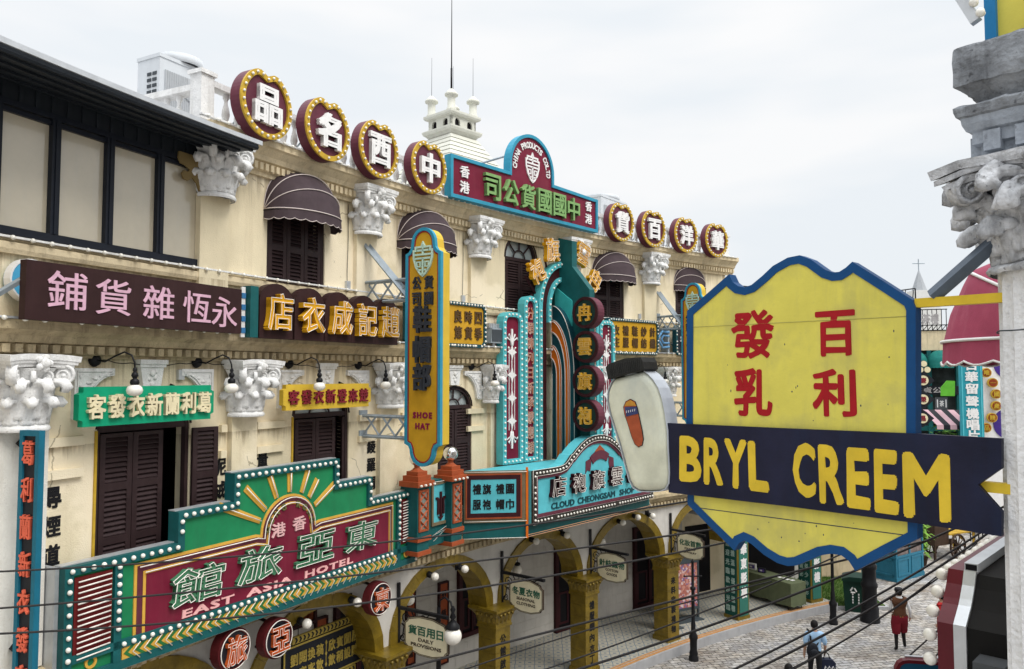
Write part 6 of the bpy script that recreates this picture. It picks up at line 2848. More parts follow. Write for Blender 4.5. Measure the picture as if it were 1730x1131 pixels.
# dark green bin
t = thing('litter_bin', 'dark green wheeled bin with white recycling mark beside the black iron column', 'bin', G(1447, 1030), R(-24))
b = MB().m(M_bin)
b.prism([(-.34, 0), (.34, 0), (.40, 1.0), (-.40, 1.0)], -.35, .35)
b.build('body', None, t)
b = MB().m(M_bin)
b.prism([(-.44, 1.0), (.44, 1.0), (.42, 1.07), (.2, 1.14), (-.2, 1.14), (-.42, 1.07)], -.42, .40)
b.bar((-.35, .43, 1.02), (.35, .43, 1.02), .04)
b.build('lid', None, t)
b = MB().m(M_cw)
for k in range(3):
    a = pi / 2 + 2 * pi * k / 3
    p0 = (-.08 + .13 * math.cos(a), .70 + .13 * math.sin(a))
    a2 = a + 2 * pi / 3
    p1 = (-.08 + .13 * math.cos(a2), .70 + .13 * math.sin(a2))
    b.bar((p0[0] * .85 + p1[0] * .15, -.355, p0[1] * .85 + p1[1] * .15), (p0[0] * .25 + p1[0] * .75, -.355, p0[1] * .25 + p1[1] * .75), .035)
for k in range(4):
    b.box(.06, .10, -.357, -.352, .28 + k * .09, .34 + k * .09)
    b.box(-.12, -.08, -.357, -.352, .28 + k * .09, .34 + k * .09)
b.build('recycling_mark', None, t)

# blue kiosk
p = G(1515, 985)
t = thing('blue_kiosk', 'blue panelled wooden kiosk with glazed windows beside the plant', 'kiosk', p, R(35))
b = MB().m(M_kblue)
# local origin at the near corner; front runs to the left along -x rotated, side runs away
for (x0, x1, y0, y1) in ((0, 2.0, 0, .08), (0, .08, .08, 2.6), (1.92, 2.0, .08, 2.6), (.08, 1.92, 2.52, 2.6)):
    b.box(x0, x1, y0, y1, 0, .92)
for x, y in ((0, 0), (1.90, 0), (0, 2.5), (1.90, 2.5), (.95, 0)):
    b.box(x, x + .1, y, y + .1, .92, 2.5)
b.box(-.05, 2.05, -.05, 2.65, 2.4, 2.6)
b.box(-.02, 2.02, -.02, 2.62, .88, .95)
b.box(-.02, 2.02, -.02, .0, 0, .14)
for x0, x1 in ((.1, .92), (1.08, 1.9)):
    b.ring(rect(x0, x1, .2, .84), rect(x0 + .07, x1 - .07, .27, .77), -.025, .0)
for y0, y1 in ((.1, 1.3), (1.4, 2.5)):
    b.box(-.025, 0, y0, y0 + .07, .2, .84)
    b.box(-.025, 0, y1 - .07, y1, .2, .84)
    b.box(-.025, 0, y0, y1, .2, .27)
    b.box(-.025, 0, y0, y1, .77, .84)
b.build('cabin', None, t)
b = MB().m(mat('kiosk_pane', (.17, .13, .12), .3, .5, 5))
b.box(.1, .95, .03, .04, .95, 2.4)
b.box(1.05, 1.9, .03, .04, .95, 2.4)
b.build('window_glass', None, t)
b = MB().m(M_dred)
b.box(.04, .05, .2, 2.4, 1.15, 1.9)
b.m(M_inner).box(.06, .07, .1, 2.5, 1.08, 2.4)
b.build('red_goods', None, t)

# leafy plant by the kiosk
p = G(1556, 955)
t = thing('leafy_plant', 'bright green leafy plant beside the blue kiosk', 'plant', p, 0)
b = MB().m(M_wood)
b.lathe([(.2, 0), (.27, .35), (.29, .36), (.25, .38), (.01, .36)], (0, 0, 0), 12)
b.build('pot', None, t)
b = MB().m(mat('bright_leaf', (.16, .32, .04), .6, .35, 5))
rnd = random.Random(5)
for i in range(150):
    a, el = rnd.uniform(0, 2 * pi), rnd.uniform(.1, 1.2)
    base = Vector((rnd.uniform(-.12, .12), rnd.uniform(-.12, .12), rnd.uniform(.4, 1.6)))
    d_ = Vector((math.cos(a) * math.cos(el), math.sin(a) * math.cos(el), math.sin(el)))
    l_ = rnd.uniform(.35, .75)
    sd_ = d_.cross(Vector((0, 0, 1))).normalized() * rnd.uniform(.05, .09)
    m1 = base + d_ * l_ * .55
    tip = base + d_ * l_ - Vector((0, 0, l_ * .35))
    b.add([base, m1 + sd_, tip, m1 - sd_, m1 + Vector((0, 0, .02))], [(0, 1, 4), (1, 2, 4), (2, 3, 4), (3, 0, 4)])
b.build('foliage', None, t)
b = MB().m(M_wood)
for k in range(5):
    b.tube([(0, 0, .35), (.1 * math.cos(k * 1.3), .1 * math.sin(k * 1.3), 1.0), (.16 * math.cos(k * 1.3), .16 * math.sin(k * 1.3), 1.6)], .015, 5)
b.build('stem', None, t)

# wooden cart
p = G(1590, 940)
t = thing('wooden_cart', 'old dark wooden hand cart with spoked wheels and yellow plank top', 'cart', p, R(28))
b = MB().m(M_wood)
b.box(-1.15, .35, -.5, .5, .62, .75)
b.box(-1.15, -.2, -.5, .5, .75, 1.55)
for x in (-1.1, .3):
    for y in (-.45, .45):
        b.box(x - .04, x + .04, y - .04, y + .04, 0, .62)
b.build('body', None, t)
b = MB().m(M_cgold)
for k in range(5):
    b.box(-.25, 1.75, -.55 + k * .22, -.35 + k * .22, 1.0, 1.06)
b.bar((1.6, -.45, 0), (1.6, -.45, 1.0), .08)
b.bar((1.6, .45, 0), (1.6, .45, 1.0), .08)
b.bar((1.0, 0, 1.0), (1.5, 0, .6), .08)
b.build('plank_top', None, t)
for y in (-.6, .6):
    b = MB().m(M_wood)
    b.tube([(.25 + .5 * math.cos(2 * pi * k / 24), y, .5 + .5 * math.sin(2 * pi * k / 24)) for k in range(24)], .045, 6, close=True)
    for k in range(10):
        a = 2 * pi * k / 10
        b.bar((.25, y, .5), (.25 + .48 * math.cos(a), y, .5 + .48 * math.sin(a)), .04)
    b.lathe([(.09, -.08), (.09, .08)], (0, 0, 0), 10, Matrix.Translation((.25, y, .5)) @ Matrix.Rotation(pi / 2, 4, 'X'))
    b.build('wheel', None, t)
t = thing('bollard_rail', 'short black iron railing on the far street beyond the wooden cart', 'railing', G(1640, 915), R(40))
b = MB().m(M_iron)
for k in range(4):
    b.tube([(k * .5, 0, 0), (k * .5, 0, .95)], .03, 6)
    b.sphere((k * .5, 0, .97), .05, 8, 6)
b.bar((0, 0, .75), (1.5, 0, .75), .03)
b.bar((0, 0, .3), (1.5, 0, .3), .03)
b.build('rail', None, t)


# ================================================================== foreground: hair cream board, bottle, column
class Plane:
    """upright plane through org with local x along heading rz; lp() gives the local (x, z) seen at a photograph pixel"""

    def __init__(self, org, rz):
        self.o, self.rz = Vector(org), rz
        self.ux = Vector((math.cos(rz), math.sin(rz), 0))
        self.n = Vector((-math.sin(rz), math.cos(rz), 0))

    def lp(self, px, py, y=0.0):
        a, b_ = (px - 865) / 1300, (565.5 - py) / 1300
        c, s = math.cos(PITCH), math.sin(PITCH)
        r = Vector((a, c - b_ * s, s + b_ * c))
        o = self.o + self.n * y - Vector((0, 0, CAMH))
        t = (o.x * self.n.x + o.y * self.n.y) / (r.x * self.n.x + r.y * self.n.y)
        q = r * t - o
        return (q.x * self.ux.x + q.y * self.ux.y, q.z)


BRZ = math.atan2(-1.43, 1.26)
bo = D(1360, 700, 4.42)
bp_ = Plane(bo, BRZ)
t = thing('hair_cream_board', 'big yellow and navy painted advertising board with red characters and a blue edge', 'sign', bo, BRZ)
P = bp_.lp
opx = [(1163, 526), (1200, 494), (1234, 464), (1240, 477), (1249, 484), (1260, 486), (1272, 482), (1290, 467), (1308, 450), (1333, 436), (1353, 432), (1372, 439), (1397, 457), (1410, 461), (1420, 460), (1431, 453), (1442, 443),
       (1490, 473), (1543, 507), (1549, 522), (1549, 720), (1552, 910), (1500, 936), (1447, 964), (1436, 947), (1424, 938), (1407, 935), (1388, 938), (1367, 947), (1348, 955), (1333, 956), (1316, 951), (1293, 937), (1271, 918), (1260, 913), (1251, 917),
       (1243, 930), (1205, 893), (1164, 852), (1162, 700)]
outl = [P(*p) for p in opx]
b = MB().m(M_by)
b.prism(inset(outl, .012), -.010, .05)
b.build('yellow_panel', None, t)
b = MB().m(M_bblue)
b.ring(outl, inset(outl, .047), -.016, .058)
b.build('blue_edge', None, t)
z_ = [P(1172, 553), P(1532, 535)]
b = MB().m(mat('panel_seam', (.40, .36, .09), .6, .1))
b.bar((z_[0][0], -.010, z_[0][1]), (z_[1][0], -.010, z_[1][1]), .004)
z_ = [P(1182, 858), P(1538, 905)]
b.m(M_slot).bar((z_[0][0], -.010, z_[0][1]), (z_[1][0], -.010, z_[1][1]), .004)
b.build('seam', None, t)
rndp = random.Random(12)
b = MB().m(M_slot)
for k in range(26):
    q = P(rndp.uniform(1180, 1530), rndp.choice([rndp.uniform(540, 715), rndp.uniform(880, 930)]))
    b.sphere((q[0], -.010, q[1]), rndp.uniform(.002, .0045), 6, 4, (1, .3, rndp.uniform(1, 2.5)))
b.build('paint_chip', None, t)
for ch, (x0, z0, x1, z1) in (('百', (1380, 522, 1446, 603)), ('發', (1237, 522, 1309, 607)), ('利', (1375, 623, 1447, 703)), ('乳', (1242, 622, 1306, 703))):
    a, c = P(x0, z1), P(x1, z0)
    chars(t, ch, [((a[0] + c[0]) / 2, (a[1] + c[1]) / 2)], c[0] - a[0], c[1] - a[1], M_bred, -.010, .030, .0012, heavy=True, wob=.006)
bd = [P(1128, 715, -.03), P(1330, 724, -.03), P(1552, 733, -.03), P(1694, 741, -.03), P(1694, 791, -.03), P(1654, 819, -.03), P(1694, 864, -.03), P(1694, 906, -.03), P(1552, 884, -.03), P(1330, 855, -.03), P(1132, 832, -.03)]
b = MB().m(M_navy)
b.prism(bd, -.045, -.012)
b.build('navy_band', None, t)
b = MB().m(M_bl)
for ch, (x0, z0, x1, z1) in (('B', (1148, 737, 1185, 815)), ('R', (1189, 740, 1221, 820)), ('Y', (1224, 742, 1262, 826)), ('L', (1265, 745, 1299, 831)), ('C', (1340, 749, 1378, 841)),
                            ('R', (1383, 752, 1425, 852)), ('E', (1430, 757, 1470, 861)), ('E', (1477, 760, 1517, 869)), ('M', (1525, 766, 1606, 879))):
    m0, m1 = (x0 + x1) / 2, (z0 + z1) / 2
    a, c = P(x0, m1, -.046), P(x1, m1, -.046)
    u, v = P(m0, z0, -.046), P(m0, z1, -.046)
    put(b, ch, (a[0] + c[0]) / 2, (u[1] + v[1]) / 2, c[0] - a[0], u[1] - v[1], -.045, .038, .03, yext=.0012, heavy=True, wob=.007)
b.build('lettering', None, t)
b = MB().m(M_bl)
a, c = P(1545, 512), P(1712, 506)
b.box(a[0], c[0], .0, .05, a[1] - .024, a[1] + .022)
a, c = P(1656, 822), P(1712, 826)
b.box(a[0], c[0], -.01, .04, a[1] - .024, a[1] + .024)
b.build('support_bar', None, t)
b = MB().m(mat('strut_grey', (.10, .125, .16), .45, .15, 6, 0, metal=.2))
a, c = P(1573, 501), P(1706, 384)
b.bar((a[0], .02, a[1]), (c[0], .02, c[1]), .055)
b.build('strut', None, t)

# giant bottle
t = thing('giant_bottle', 'giant painted cream bottle with black lid and small red label at the board end', 'bottle', bo, BRZ)
yb = -.06
PB = lambda x, z: bp_.lp(x, z, yb)
bod = [(1037, 639), (1031, 648), (1026, 662), (1025, 678), (1030, 702), (1038, 727), (1046, 752), (1054, 783), (1062, 812), (1068, 824), (1078, 830), (1095, 831), (1114, 830), (1123, 826), (1128, 817), (1129, 799), (1127, 760), (1126, 728), (1122, 698), (1117, 674), (1111, 656), (1103, 643),
       (1095, 634), (1086, 627)]
q = [PB(*p) for p in bod]
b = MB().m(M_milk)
# pillow-shaded front: a rounded rim between the flat face and the side
n = len(q)
levels = [(0, .12), (0, .04), (.006, .018), (.018, .002), (.036, -.007), (.058, -.010)]
rings = []
for ins_, y in levels:
    rr = inset(q, ins_) if ins_ else q
    rings.append([(p[0], yb + y, p[1]) for p in rr])
vs = [v for r_ in rings for v in r_]
fs = []
for i in range(len(rings) - 1):
    for k in range(n):
        l_ = (k + 1) % n
        fs.append((i * n + k, i * n + l_, i * n + n + l_, i * n + n + k))
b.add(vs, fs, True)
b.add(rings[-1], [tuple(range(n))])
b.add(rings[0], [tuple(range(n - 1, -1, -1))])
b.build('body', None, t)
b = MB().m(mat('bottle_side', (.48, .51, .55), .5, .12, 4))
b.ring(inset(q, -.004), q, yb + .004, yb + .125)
b.build('side_edge', None, t)
lid = [PB(*p) for p in ((1028, 621), (1033, 615), (1060, 606), (1087, 604), (1091, 612), (1093, 623), (1088, 627), (1060, 633), (1037, 640), (1032, 641))]
b = MB().m(M_lid)
b.prism(lid, yb - .03, yb + .12)
for k in range(18):
    f = k / 17
    x0 = lid[1][0] * (1 - f) + lid[3][0] * f
    z0 = lid[1][1] * (1 - f) + lid[3][1] * f
    x1 = lid[8][0] * (1 - f) + lid[6][0] * f
    z1 = lid[8][1] * (1 - f) + lid[6][1] * f
    b.bar((x0, yb - .031, z0 - .006), (x1, yb - .031, z1 + .01), .007)
b.build('lid', None, t)
lab = [(1067, 675), (1060, 679), (1056, 688), (1058, 700), (1063, 715), (1070, 738), (1075, 750), (1081, 755), (1087, 752), (1089, 742), (1087, 728), (1082, 705), (1079, 690), (1075, 679)]
lq = [PB(*p) for p in lab]
b = MB().m(mat('label_brick', (.34, .075, .03), .55, .2, 9))
b.prism(lq, yb - .016, yb - .008)
b.m(M_lid).ring(inset(lq, -.003), lq, yb - .017, yb - .008)
b.m(mat('label_ochre', (.42, .2, .03), .55, .2, 9)).prism([PB(*p) for p in ((1068, 676), (1061, 680), (1058, 686), (1078, 686), (1074, 680))], yb - .019, yb - .014)
b.m(mat('label_navy', (.035, .045, .12), .55, .2, 9)).prism([PB(*p) for p in ((1058, 688), (1061, 704), (1081, 699), (1078, 687))], yb - .019, yb - .014)
b.m(M_cw)
for k in range(5):
    a = PB(1061.5 + k * 3.4, 696 - k * .8)
    b.bar((a[0], yb - .02, a[1] - .008), (a[0] + .003, yb - .02, a[1] + .008), .003)
b.build('label', None, t)

# ---- the grey column with its capital and block of entablature
CA = Vector((2.61, 3.60, 0))
CRZ = R(41.4)
zn = D(1690, 440, 3.55).z
t = thing('corinthian_column', 'weathered grey fluted column with leafy scrolled capital', 'column', (CA.x, CA.y, 3.2), CRZ)
oz = 3.2
b = MB().m(mat('column_white_stone', (.74, .74, .74), .95, .09, 5, .8, 34, streak=.4, dirt=(.40, .40, .40), fine=.4))
nf = 20
prof = []
per = []
for i in range(nf):
    for k in range(6):
        a = 2 * pi * (i + k / 6) / nf
        d_ = 0 if k == 0 else -.018 * math.sin(pi * k / 6) ** .7
        per.append((a, d_))
vs, fs = [], []
lev = [0, 1.2, 2.4, 3.2, 3.9, 4.5, 4.8, zn - oz - .10, zn - oz - .06, zn - oz - .04]
for j, z in enumerate(lev):
    r_ = .296 - .022 * (z / 5.1) ** 2
    for a, d_ in per:
        k = 1 if j < len(lev) - 2 else 0
        rr = r_ + d_ * k
        rr += .004 * noise.noise(Vector((math.cos(a) * 3, math.sin(a) * 3, z * 4)))
        vs.append((rr * math.cos(a), rr * math.sin(a), z))
m_ = len(per)
for j in range(len(lev) - 1):
    for k in range(m_):
        l_ = (k + 1) % m_
        fs.append((j * m_ + k, j * m_ + l_, j * m_ + m_ + l_, j * m_ + m_ + k))
b.add(vs, fs, False)
b.build('shaft', None, t)
b = MB().m(M_slot)
cz_ = D(1715, 553, 3.35).z - oz
b.tube([(.286 * math.cos(2 * pi * k / 40), .286 * math.sin(2 * pi * k / 40), cz_ + .012 * noise.noise(Vector((k * .4, 0, 0)))) for k in range(40)], .0035, 4, close=True)
b.build('joint_crack', None, t)


def roughen(mb, amp, sc):
    mb.v = [tuple(Vector(p) + Vector((noise.noise(Vector(p) * sc), noise.noise(Vector(p) * sc + Vector((7, 3, 1))), noise.noise(Vector(p) * sc + Vector((2, 9, 4))))) * amp) for p in mb.v]
    return mb


chh = .54
b = capital_mb(M_stone, .87, chh, True, seg=24, n=22)
roughen(b, .014, 13)
roughen(b, .007, 38)
cap = b.build('capital', None, t, (0, 0, zn - oz - .05))


def sq_loft(mb, levels, seg=14, jit=.006):
    vs, fs = [], []
    for z, hw in levels:
        for a, c in (((-1, -1), (1, -1)), ((1, -1), (1, 1)), ((1, 1), (-1, 1)), ((-1, 1), (-1, -1))):
            for k in range(seg):
                f = k / seg
                vs.append(((a[0] + (c[0] - a[0]) * f) * hw, (a[1] + (c[1] - a[1]) * f) * hw, z))
    m_ = 4 * seg
    for i in range(len(levels) - 1):
        for k in range(m_):
            l_ = (k + 1) % m_
            fs.append((i * m_ + k, i * m_ + l_, i * m_ + m_ + l_, i * m_ + m_ + k))
    fs.append(tuple(range(m_ - 1, -1, -1)))
    e0 = m_ * (len(levels) - 1)
    fs.append(tuple(e0 + k for k in range(m_)))
    vs = [tuple(Vector(p) + Vector((noise.noise(Vector(p) * 17), noise.noise(Vector(p) * 17 + Vector((5, 5, 5))), noise.noise(Vector(p) * 13 + Vector((9, 1, 3))))) * jit * 1.3 + Vector((noise.noise(Vector(p) * 60), noise.noise(Vector(p) * 55 + Vector((4, 4, 1))), noise.noise(Vector(p) * 50))) * .004) for p in vs]
    mb.add(vs, fs)


b = MB().m(M_stone)
zc = zn - oz - .05 + chh
M_stonem = mat('blue_grey_stone', (.34, .375, .425), .9, .18, 6, .6, 28, streak=.5, dirt=(.09, .09, .10), fine=.35)
b = MB().m(M_stonem)
sq_loft(b, [(zc - .01, .26), (zc + .07, .26), (zc + .075, .29), (zc + .13, .29), (zc + .14, .31), (zc + .17, .325), (zc + .20, .33)])
for k in range(4):
    M = Matrix.Rotation(k * pi / 2, 4, 'Z')
    for x in (-.2, -.07, .06, .19):
        b.box(x - .035, x + .035, -.318, -.25, zc + .03, zc + .125, M=M)
b.build('frieze', None, t)
b = MB().m(M_stoned)
sq_loft(b, [(zc + .17, .27), (zc + .205, .342), (zc + .228, .346), (zc + .25, .348), (zc + .265, .33), (zc + .27, .2)], 40, .008)
b.build('cornice_slab', None, t)
b = MB().m(M_stoned)
sq_loft(b, [(zc + .26, .25), (zc + .30, .28), (zc + .355, .335), (zc + .36, .345), (zc + .42, .348), (zc + .475, .347), (zc + .535, .348), (zc + .545, .343)], 40, .006)
b.build('top_block', None, t)

# sign, yellow pipe and bulb box standing on the block
tz = oz + zc + .545
t = thing('balcony_sign', 'blue and yellow sign end with yellow pipe standing on the grey block', 'sign', (CA.x, CA.y, tz), CRZ - pi / 2)
# heading: local x runs along the block face, towards the viewer's right
b = MB().m(M_by)
b.box(-.22, .6, -.10, .02, .0, 1.4)
b.build('panel', None, t)
b = MB().m(M_blueb)
b.mats = [mat('sign_edge_blue', (.02, .19, .42), .5, .1)]
b.box(-.27, -.22, -.13, .04, -.01, 1.42)
b.build('blue_edge', None, t)
b = MB().m(mat('glossy_yellow_pipe', (.60, .37, .02), .3, .1, 5))
b.tube([(.6, -.16, .06), (.2, -.17, .05), (.06, -.17, .04), (-.01, -.17, .08), (-.03, -.17, .15), (.0, -.17, .22), (.08, -.17, .26), (.6, -.17, .27)], .036, 10)
b.build('pipe', None, t)
t = thing('bulb_box', 'tilted steel strip with white bulbs beside the blue and yellow sign end', 'lights', D(1641, 24, 3.62), CRZ - pi / 2)
b = MB().m(M_galv)
M = Matrix.Rotation(-.42, 4, 'Y')
b.box(-.022, .022, -.02, .02, -.05, .3, M=M)
b.build('strip', None, t)
bulbs(t, [tuple(M @ Vector((.036, -.03, z))) for z in (-.035, .03, .10, .17)], .022)

# ---- right-hand building beyond the column
WV = Vector((.69, .72, 0)).normalized()
WRZ = math.atan2(-WV.y, -WV.x)           # local y into the wall, -y towards the street
t = thing('stone_building', 'grey stone building standing behind the fluted column', 'building', (3.2, 3.7, 0), WRZ)
b = MB().m(M_greywall)
b.box(-22, -.25, .0, 5, 0, 12)
for k in range(24):
    b.box(-22, -.25, -.012, .0, k * .5 + .01, k * .5 + .48)
b.build('wall', None, t)
b = MB().m(M_trim)
b.box(-22, -.2, -.25, .2, 8.9, 9.15)
b.box(-22, -.2, -.2, .2, 4.0, 4.2)
b.build('cornice', None, t)

# claret awning
ac = CA + WV * 2.45
hz_ = D(1590, 580, 6.0).z
t = thing('claret_awning', 'claret dome awning with white piping and scalloped hem behind the grey column', 'awning', (ac.x, ac.y, hz_), WRZ)
CPROF = [(1, 0), (.93, .33), (.82, .66), (.42, .86), (0, 1)]
b, val = awning_mb(.86, .84, 1.14, CPROF)
b.mats = [M_mar]
b.v = [tuple(Vector(p) + Vector((0, .018, .0)) * noise.noise(Vector(p) * 5)) for p in b.v]
b.build('canopy', None, t)
pm = MB().m(M_cw)
for o_, h_ in (CPROF[0], CPROF[2]):
    pm.tube([(-.86 * math.cos(pi * j / 24), -1.14 * o_ * math.sin(pi * j / 24) ** .8 * 1.01 - .004, .84 * h_ * math.sin(pi * j / 24) ** .8 + .004) for j in range(25)], .012, 5)
pm.tube([tuple(p) for p in val[1::2]], .009, 4)
pm.build('piping', None, t)
fr = MB().m(M_iron)
fr.tube([(-.86 * math.cos(pi * j / 16), -1.14 * math.sin(pi * j / 16) ** .8 * .97, -.02) for j in range(17)], .014, 5)
fr.build('frame', None, t)

# ---- red and steel sign box seen from its end
KS = 1.45
so = D(1583, 1050, 3.0 * KS)
t = thing('red_edge_sign', 'dark red and steel edged sign box with white globes seen from behind', 'sign', (so.x, so.y, 4.3), math.atan2(WV.y, WV.x))
z1, z2 = so.z - 4.3, so.z + .17 * KS - 4.3
pf = [(0, 0), (0, z1), (.05 * KS, z1 + .035 * KS), (.08 * KS, z1 + .055 * KS), (.10 * KS, z1 + .075 * KS), (.14 * KS, z1 + .12 * KS), (.17 * KS, z2), (3.2, z2), (3.2, 0)]
b = MB().m(M_dred)
b.prism(pf, -.055 * KS, 0)
b.build('red_case', None, t)
b = MB().m(M_galv)
b.ring(inset(pf, -.005), inset(pf, .04), -.098 * KS, -.056 * KS)
b.box(.03, 3.1, -.098 * KS, -.092 * KS, .03, z1 - .02)
b.build('steel_channel', None, t)
b = MB().m(mat('charcoal_panel', (.010, .0095, .009), .8, .15))
b.prism(inset(pf, .012), -.75, -.10 * KS)
b.build('back_panel', None, t)
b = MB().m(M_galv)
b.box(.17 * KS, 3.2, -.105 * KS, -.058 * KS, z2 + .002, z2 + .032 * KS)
b.m(M_inner).box(.167 * KS, .17 * KS, -.101 * KS, -.062 * KS, z2 + .006 * KS, z2 + .028 * KS)  # dark plate on the solid end, painted shade of a hollow tube
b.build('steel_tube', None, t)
pts = [(.03, .03, -.42), (.01, .03, -.33), (.02, .03, -.24), (.01, .03, -.15), (.015, .03, -.06), (.06, .03, .02), (.13, .03, .08)]
pts = [(x * KS, y * KS, z1 + z * KS) for x, y, z in pts] + [((.2 + k * .11) * KS, .03 * KS, z2 - .035 * KS) for k in range(12)]
gm = MB().m(M_globe)
gm.sphere((0, 0, 0), .0245 * KS, 16, 10)
gm = gm.mesh('globe')
for q in pts:
    inst('globe', gm, t, q)
b = MB().m(mat('vent_grey', (.07, .075, .08), .5, .1))
b.box(-.10 * KS, .06 * KS, -.24 * KS, -.14 * KS, z1 - .34 * KS, z1 - .09 * KS)
for k in range(6):
    b.box(-.108 * KS, -.10 * KS, -.235 * KS, -.145 * KS, z1 + (-.32 + k * .037) * KS, z1 + (-.30 + k * .037) * KS)
b.build('vent_box', None, t)
t = thing('blue_topped_sign', 'blue sign top with dark red rounded border below the white globes', 'sign', D(1512, 1131, 5.0), R(-12))
z0 = D(1530, 1112, 5.0).z - D(1512, 1131, 5.0).z
b = MB().m(mat('deep_sign_blue', (.01, .09, .17), .5, .12))
q = [(0, -.5), (.8, -.5), (.8, z0), (.08, z0), (.045, z0 - .006), (.018, z0 - .024), (.0, z0 - .06)]
b.prism(inset(q, .006), -.01, .03)
b.build('panel', None, t)
b = MB().m(M_dred)
b.ring(q, inset(q, .02), -.02, .03)
b.build('border', None, t)
b = MB().m(M_galv)
b.box(.07, .8, .03, .05, z0 - .02, z0 + .008)
b.build('steel_cap', None, t)

# ================================================================== overhead cables
WIRES = [((0, 966, 6.0), (440, 937, 6.1), (1170, 846, 6.4)), ((0, 1028, 6.0), (800, 949, 6.2), (1215, 893, 6.5)), ((0, 1071, 6.0), (800, 994, 6.2), (1230, 916, 6.5)),
         ((600, 1151, 6.2), (1160, 1010, 6.5), (1420, 948, 6.8)), ((760, 1140, 6.3), (996, 1064, 6.4), (1220, 1003, 6.7)), ((880, 1145, 6.3), (1160, 1045, 6.6), (1400, 946, 6.9)),
         ((930, 1146, 6.3), (1160, 1071, 6.6), (1620, 890, 7.2)), ((1200, 1150, 6.4), (1400, 1051, 6.7), (1660, 898, 7.2)), ((1240, 1148, 6.4), (1420, 1058, 6.7), (1668, 902, 7.2)),
         ((1300, 1148, 6.5), (1400, 1097, 6.7), (1600, 960, 7.2)), ((1320, 1142, 6.5), (1450, 1068, 6.8), (1640, 935, 7.3)), ((1490, 1150, 6.6), (1550, 1096, 6.8), (1640, 1016, 7.2)), ((1540, 1150, 6.6), (1600, 1090, 6.8), (1650, 1046, 7.0))]
for i, (a, c, e) in enumerate(WIRES):
    A_, B_, C_ = D(*a), D(*c), D(*e)
    mids = []
    for k in range(25):
        f = k / 24
        # quadratic through the three points
        L0 = (B_ - A_).length / ((B_ - A_).length + (C_ - B_).length)
        l0 = (f - L0) * (f - 1) / ((0 - L0) * (0 - 1))
        l1 = f * (f - 1) / (L0 * (L0 - 1))
        l2 = f * (f - L0) / (1 * (1 - L0))
        mids.append(A_ * l0 + B_ * l1 + C_ * l2)
    ext0 = mids[0] + (mids[0] - mids[1]) * (12 if i < 3 else 8)
    ext1 = mids[-1] + (mids[-1] - mids[-2]) * 5
    pts = [ext0] + mids + [ext1]
    lab = 'black overhead cable, %s' % ('crossing the marquee and the middle of the hotel characters', 'crossing the hotel letters and the roundel with character 東', 'crossing the bulb chevrons of the hotel sign and the arches',
                                                    'crossing over the daily provisions sign edge and the last gold pillar', 'thin one crossing the middle of the seasonal clothing pillar', 'crossing the first green porch pillar near its middle',
                                                    'crossing the arcade edge and the lamp post foot by the notice boards', 'crossing the cobbles above the blue-shirted walker', 'crossing at the shoulder of the blue-shirted walker',
                                                    'passing beside the bag of the blue-shirted walker', 'passing between the blue-shirted walker and the man in the brown vest', 'short lower one nearest to the blue sign top', 'shortest one beside the lowest globe of the red sign')[i]
    b = MB().m(M_wire)
    b.tube([p - pts[0] for p in pts], (.0078, .0082, .0085, .0095, .006, .0065, .0105, .0095, .0105, .007, .007, .007, .007)[i], 6)
    tag(b.build('cable', None, None, pts[0]), lab, 'cable', 'overhead cables across the street')

# ================================================================== far end of the street
FY = 41.0


def far(px, py, y=FY):
    return D(px, py, y)


p = far(1590, 640, 44)
t = thing('far_shop', 'far dark teal shopfront with cream upper wall seen between board and column', 'building', (p.x, p.y, 0), R(-20))
b = MB().m(M_trim)
b.box(-2.6, .9, 0, 3, far(0, 592, 44).z, far(0, 558, 44).z)
b.build('upper_wall', None, t)
b = MB().m(mat('far_shop_dark', (.035, .045, .045), .6, .4, 2))
b.box(-3.2, 3.2, .3, 3, 0, far(0, 592, 44).z)
b.build('dark_front', None, t)
b = MB().m(M_teal)
zt = far(0, 592, 44).z
for x in (-3.2, -.7, .75, 1.5, 2.9):
    b.box(x, x + .22, -.1, .3, 0, zt)
for z in (3.0, 4.6, zt - .5):
    b.box(-3.2, 3.2, -.05, .25, z, z + .28)
b.build('teal_frame', None, t)
b = MB().m(mat('warm_window', (.30, .24, .15), .5, .3, 2))
b.box(1.0, 1.4, .1, .2, 4.9, 7.2)
b.box(1.75, 2.8, .1, .2, 4.9, 7.4)
b.box(1.75, 2.8, .1, .2, 3.3, 4.5)
b.box(-.4, .6, .1, .2, 5.0, 5.7)
b.box(-1.9, -.9, .1, .2, 3.4, 4.4)
b.build('window', None, t)
for x, lab in ((-1.35, 'far green dome awning touching the board edge'), (-.05, 'far green dome awning beside the claret awning')):
    q = t.matrix_basis @ Vector((x, -.05, zt - .85))
    aw = thing('green_awning', lab, 'awning', q, R(-20), 'far green dome awnings')
    b, val = awning_mb(.68, .85, .9)
    b.mats = [mat('sea_green_canvas', (.012, .15, .13), .7, .15, 4)]
    b.build('canopy', None, aw)
q = t.matrix_basis @ Vector((-1.0, -.1, far(0, 548, 44).z))
t2 = thing('lattice_sign', 'grey lattice roof sign with worn pale letters above the far green awnings', 'sign', q, R(-20))
b = MB().m(mat('worn_pale_letter', (.40, .38, .38), .6, .2))
put(b, '大觀茶樓', .1, .30, 1.7, .62, 0, .03, .03, yext=.06)
b.build('lettering', None, t2)
b = MB().m(M_iron)
for k in range(12):
    x = -1.3 + k * .24
    b.bar((x, .05, -.35), (x, .05, .85), .03)
    b.bar((x, .05, -.35), (x + .24, .05, -.05), .03)
for z in (-.35, -.05, .85):
    b.bar((-1.35, .05, z), (1.4, .05, z), .04)
b.bar((-1.35, .05, .85), (-1.9, .05, 1.9), .05)
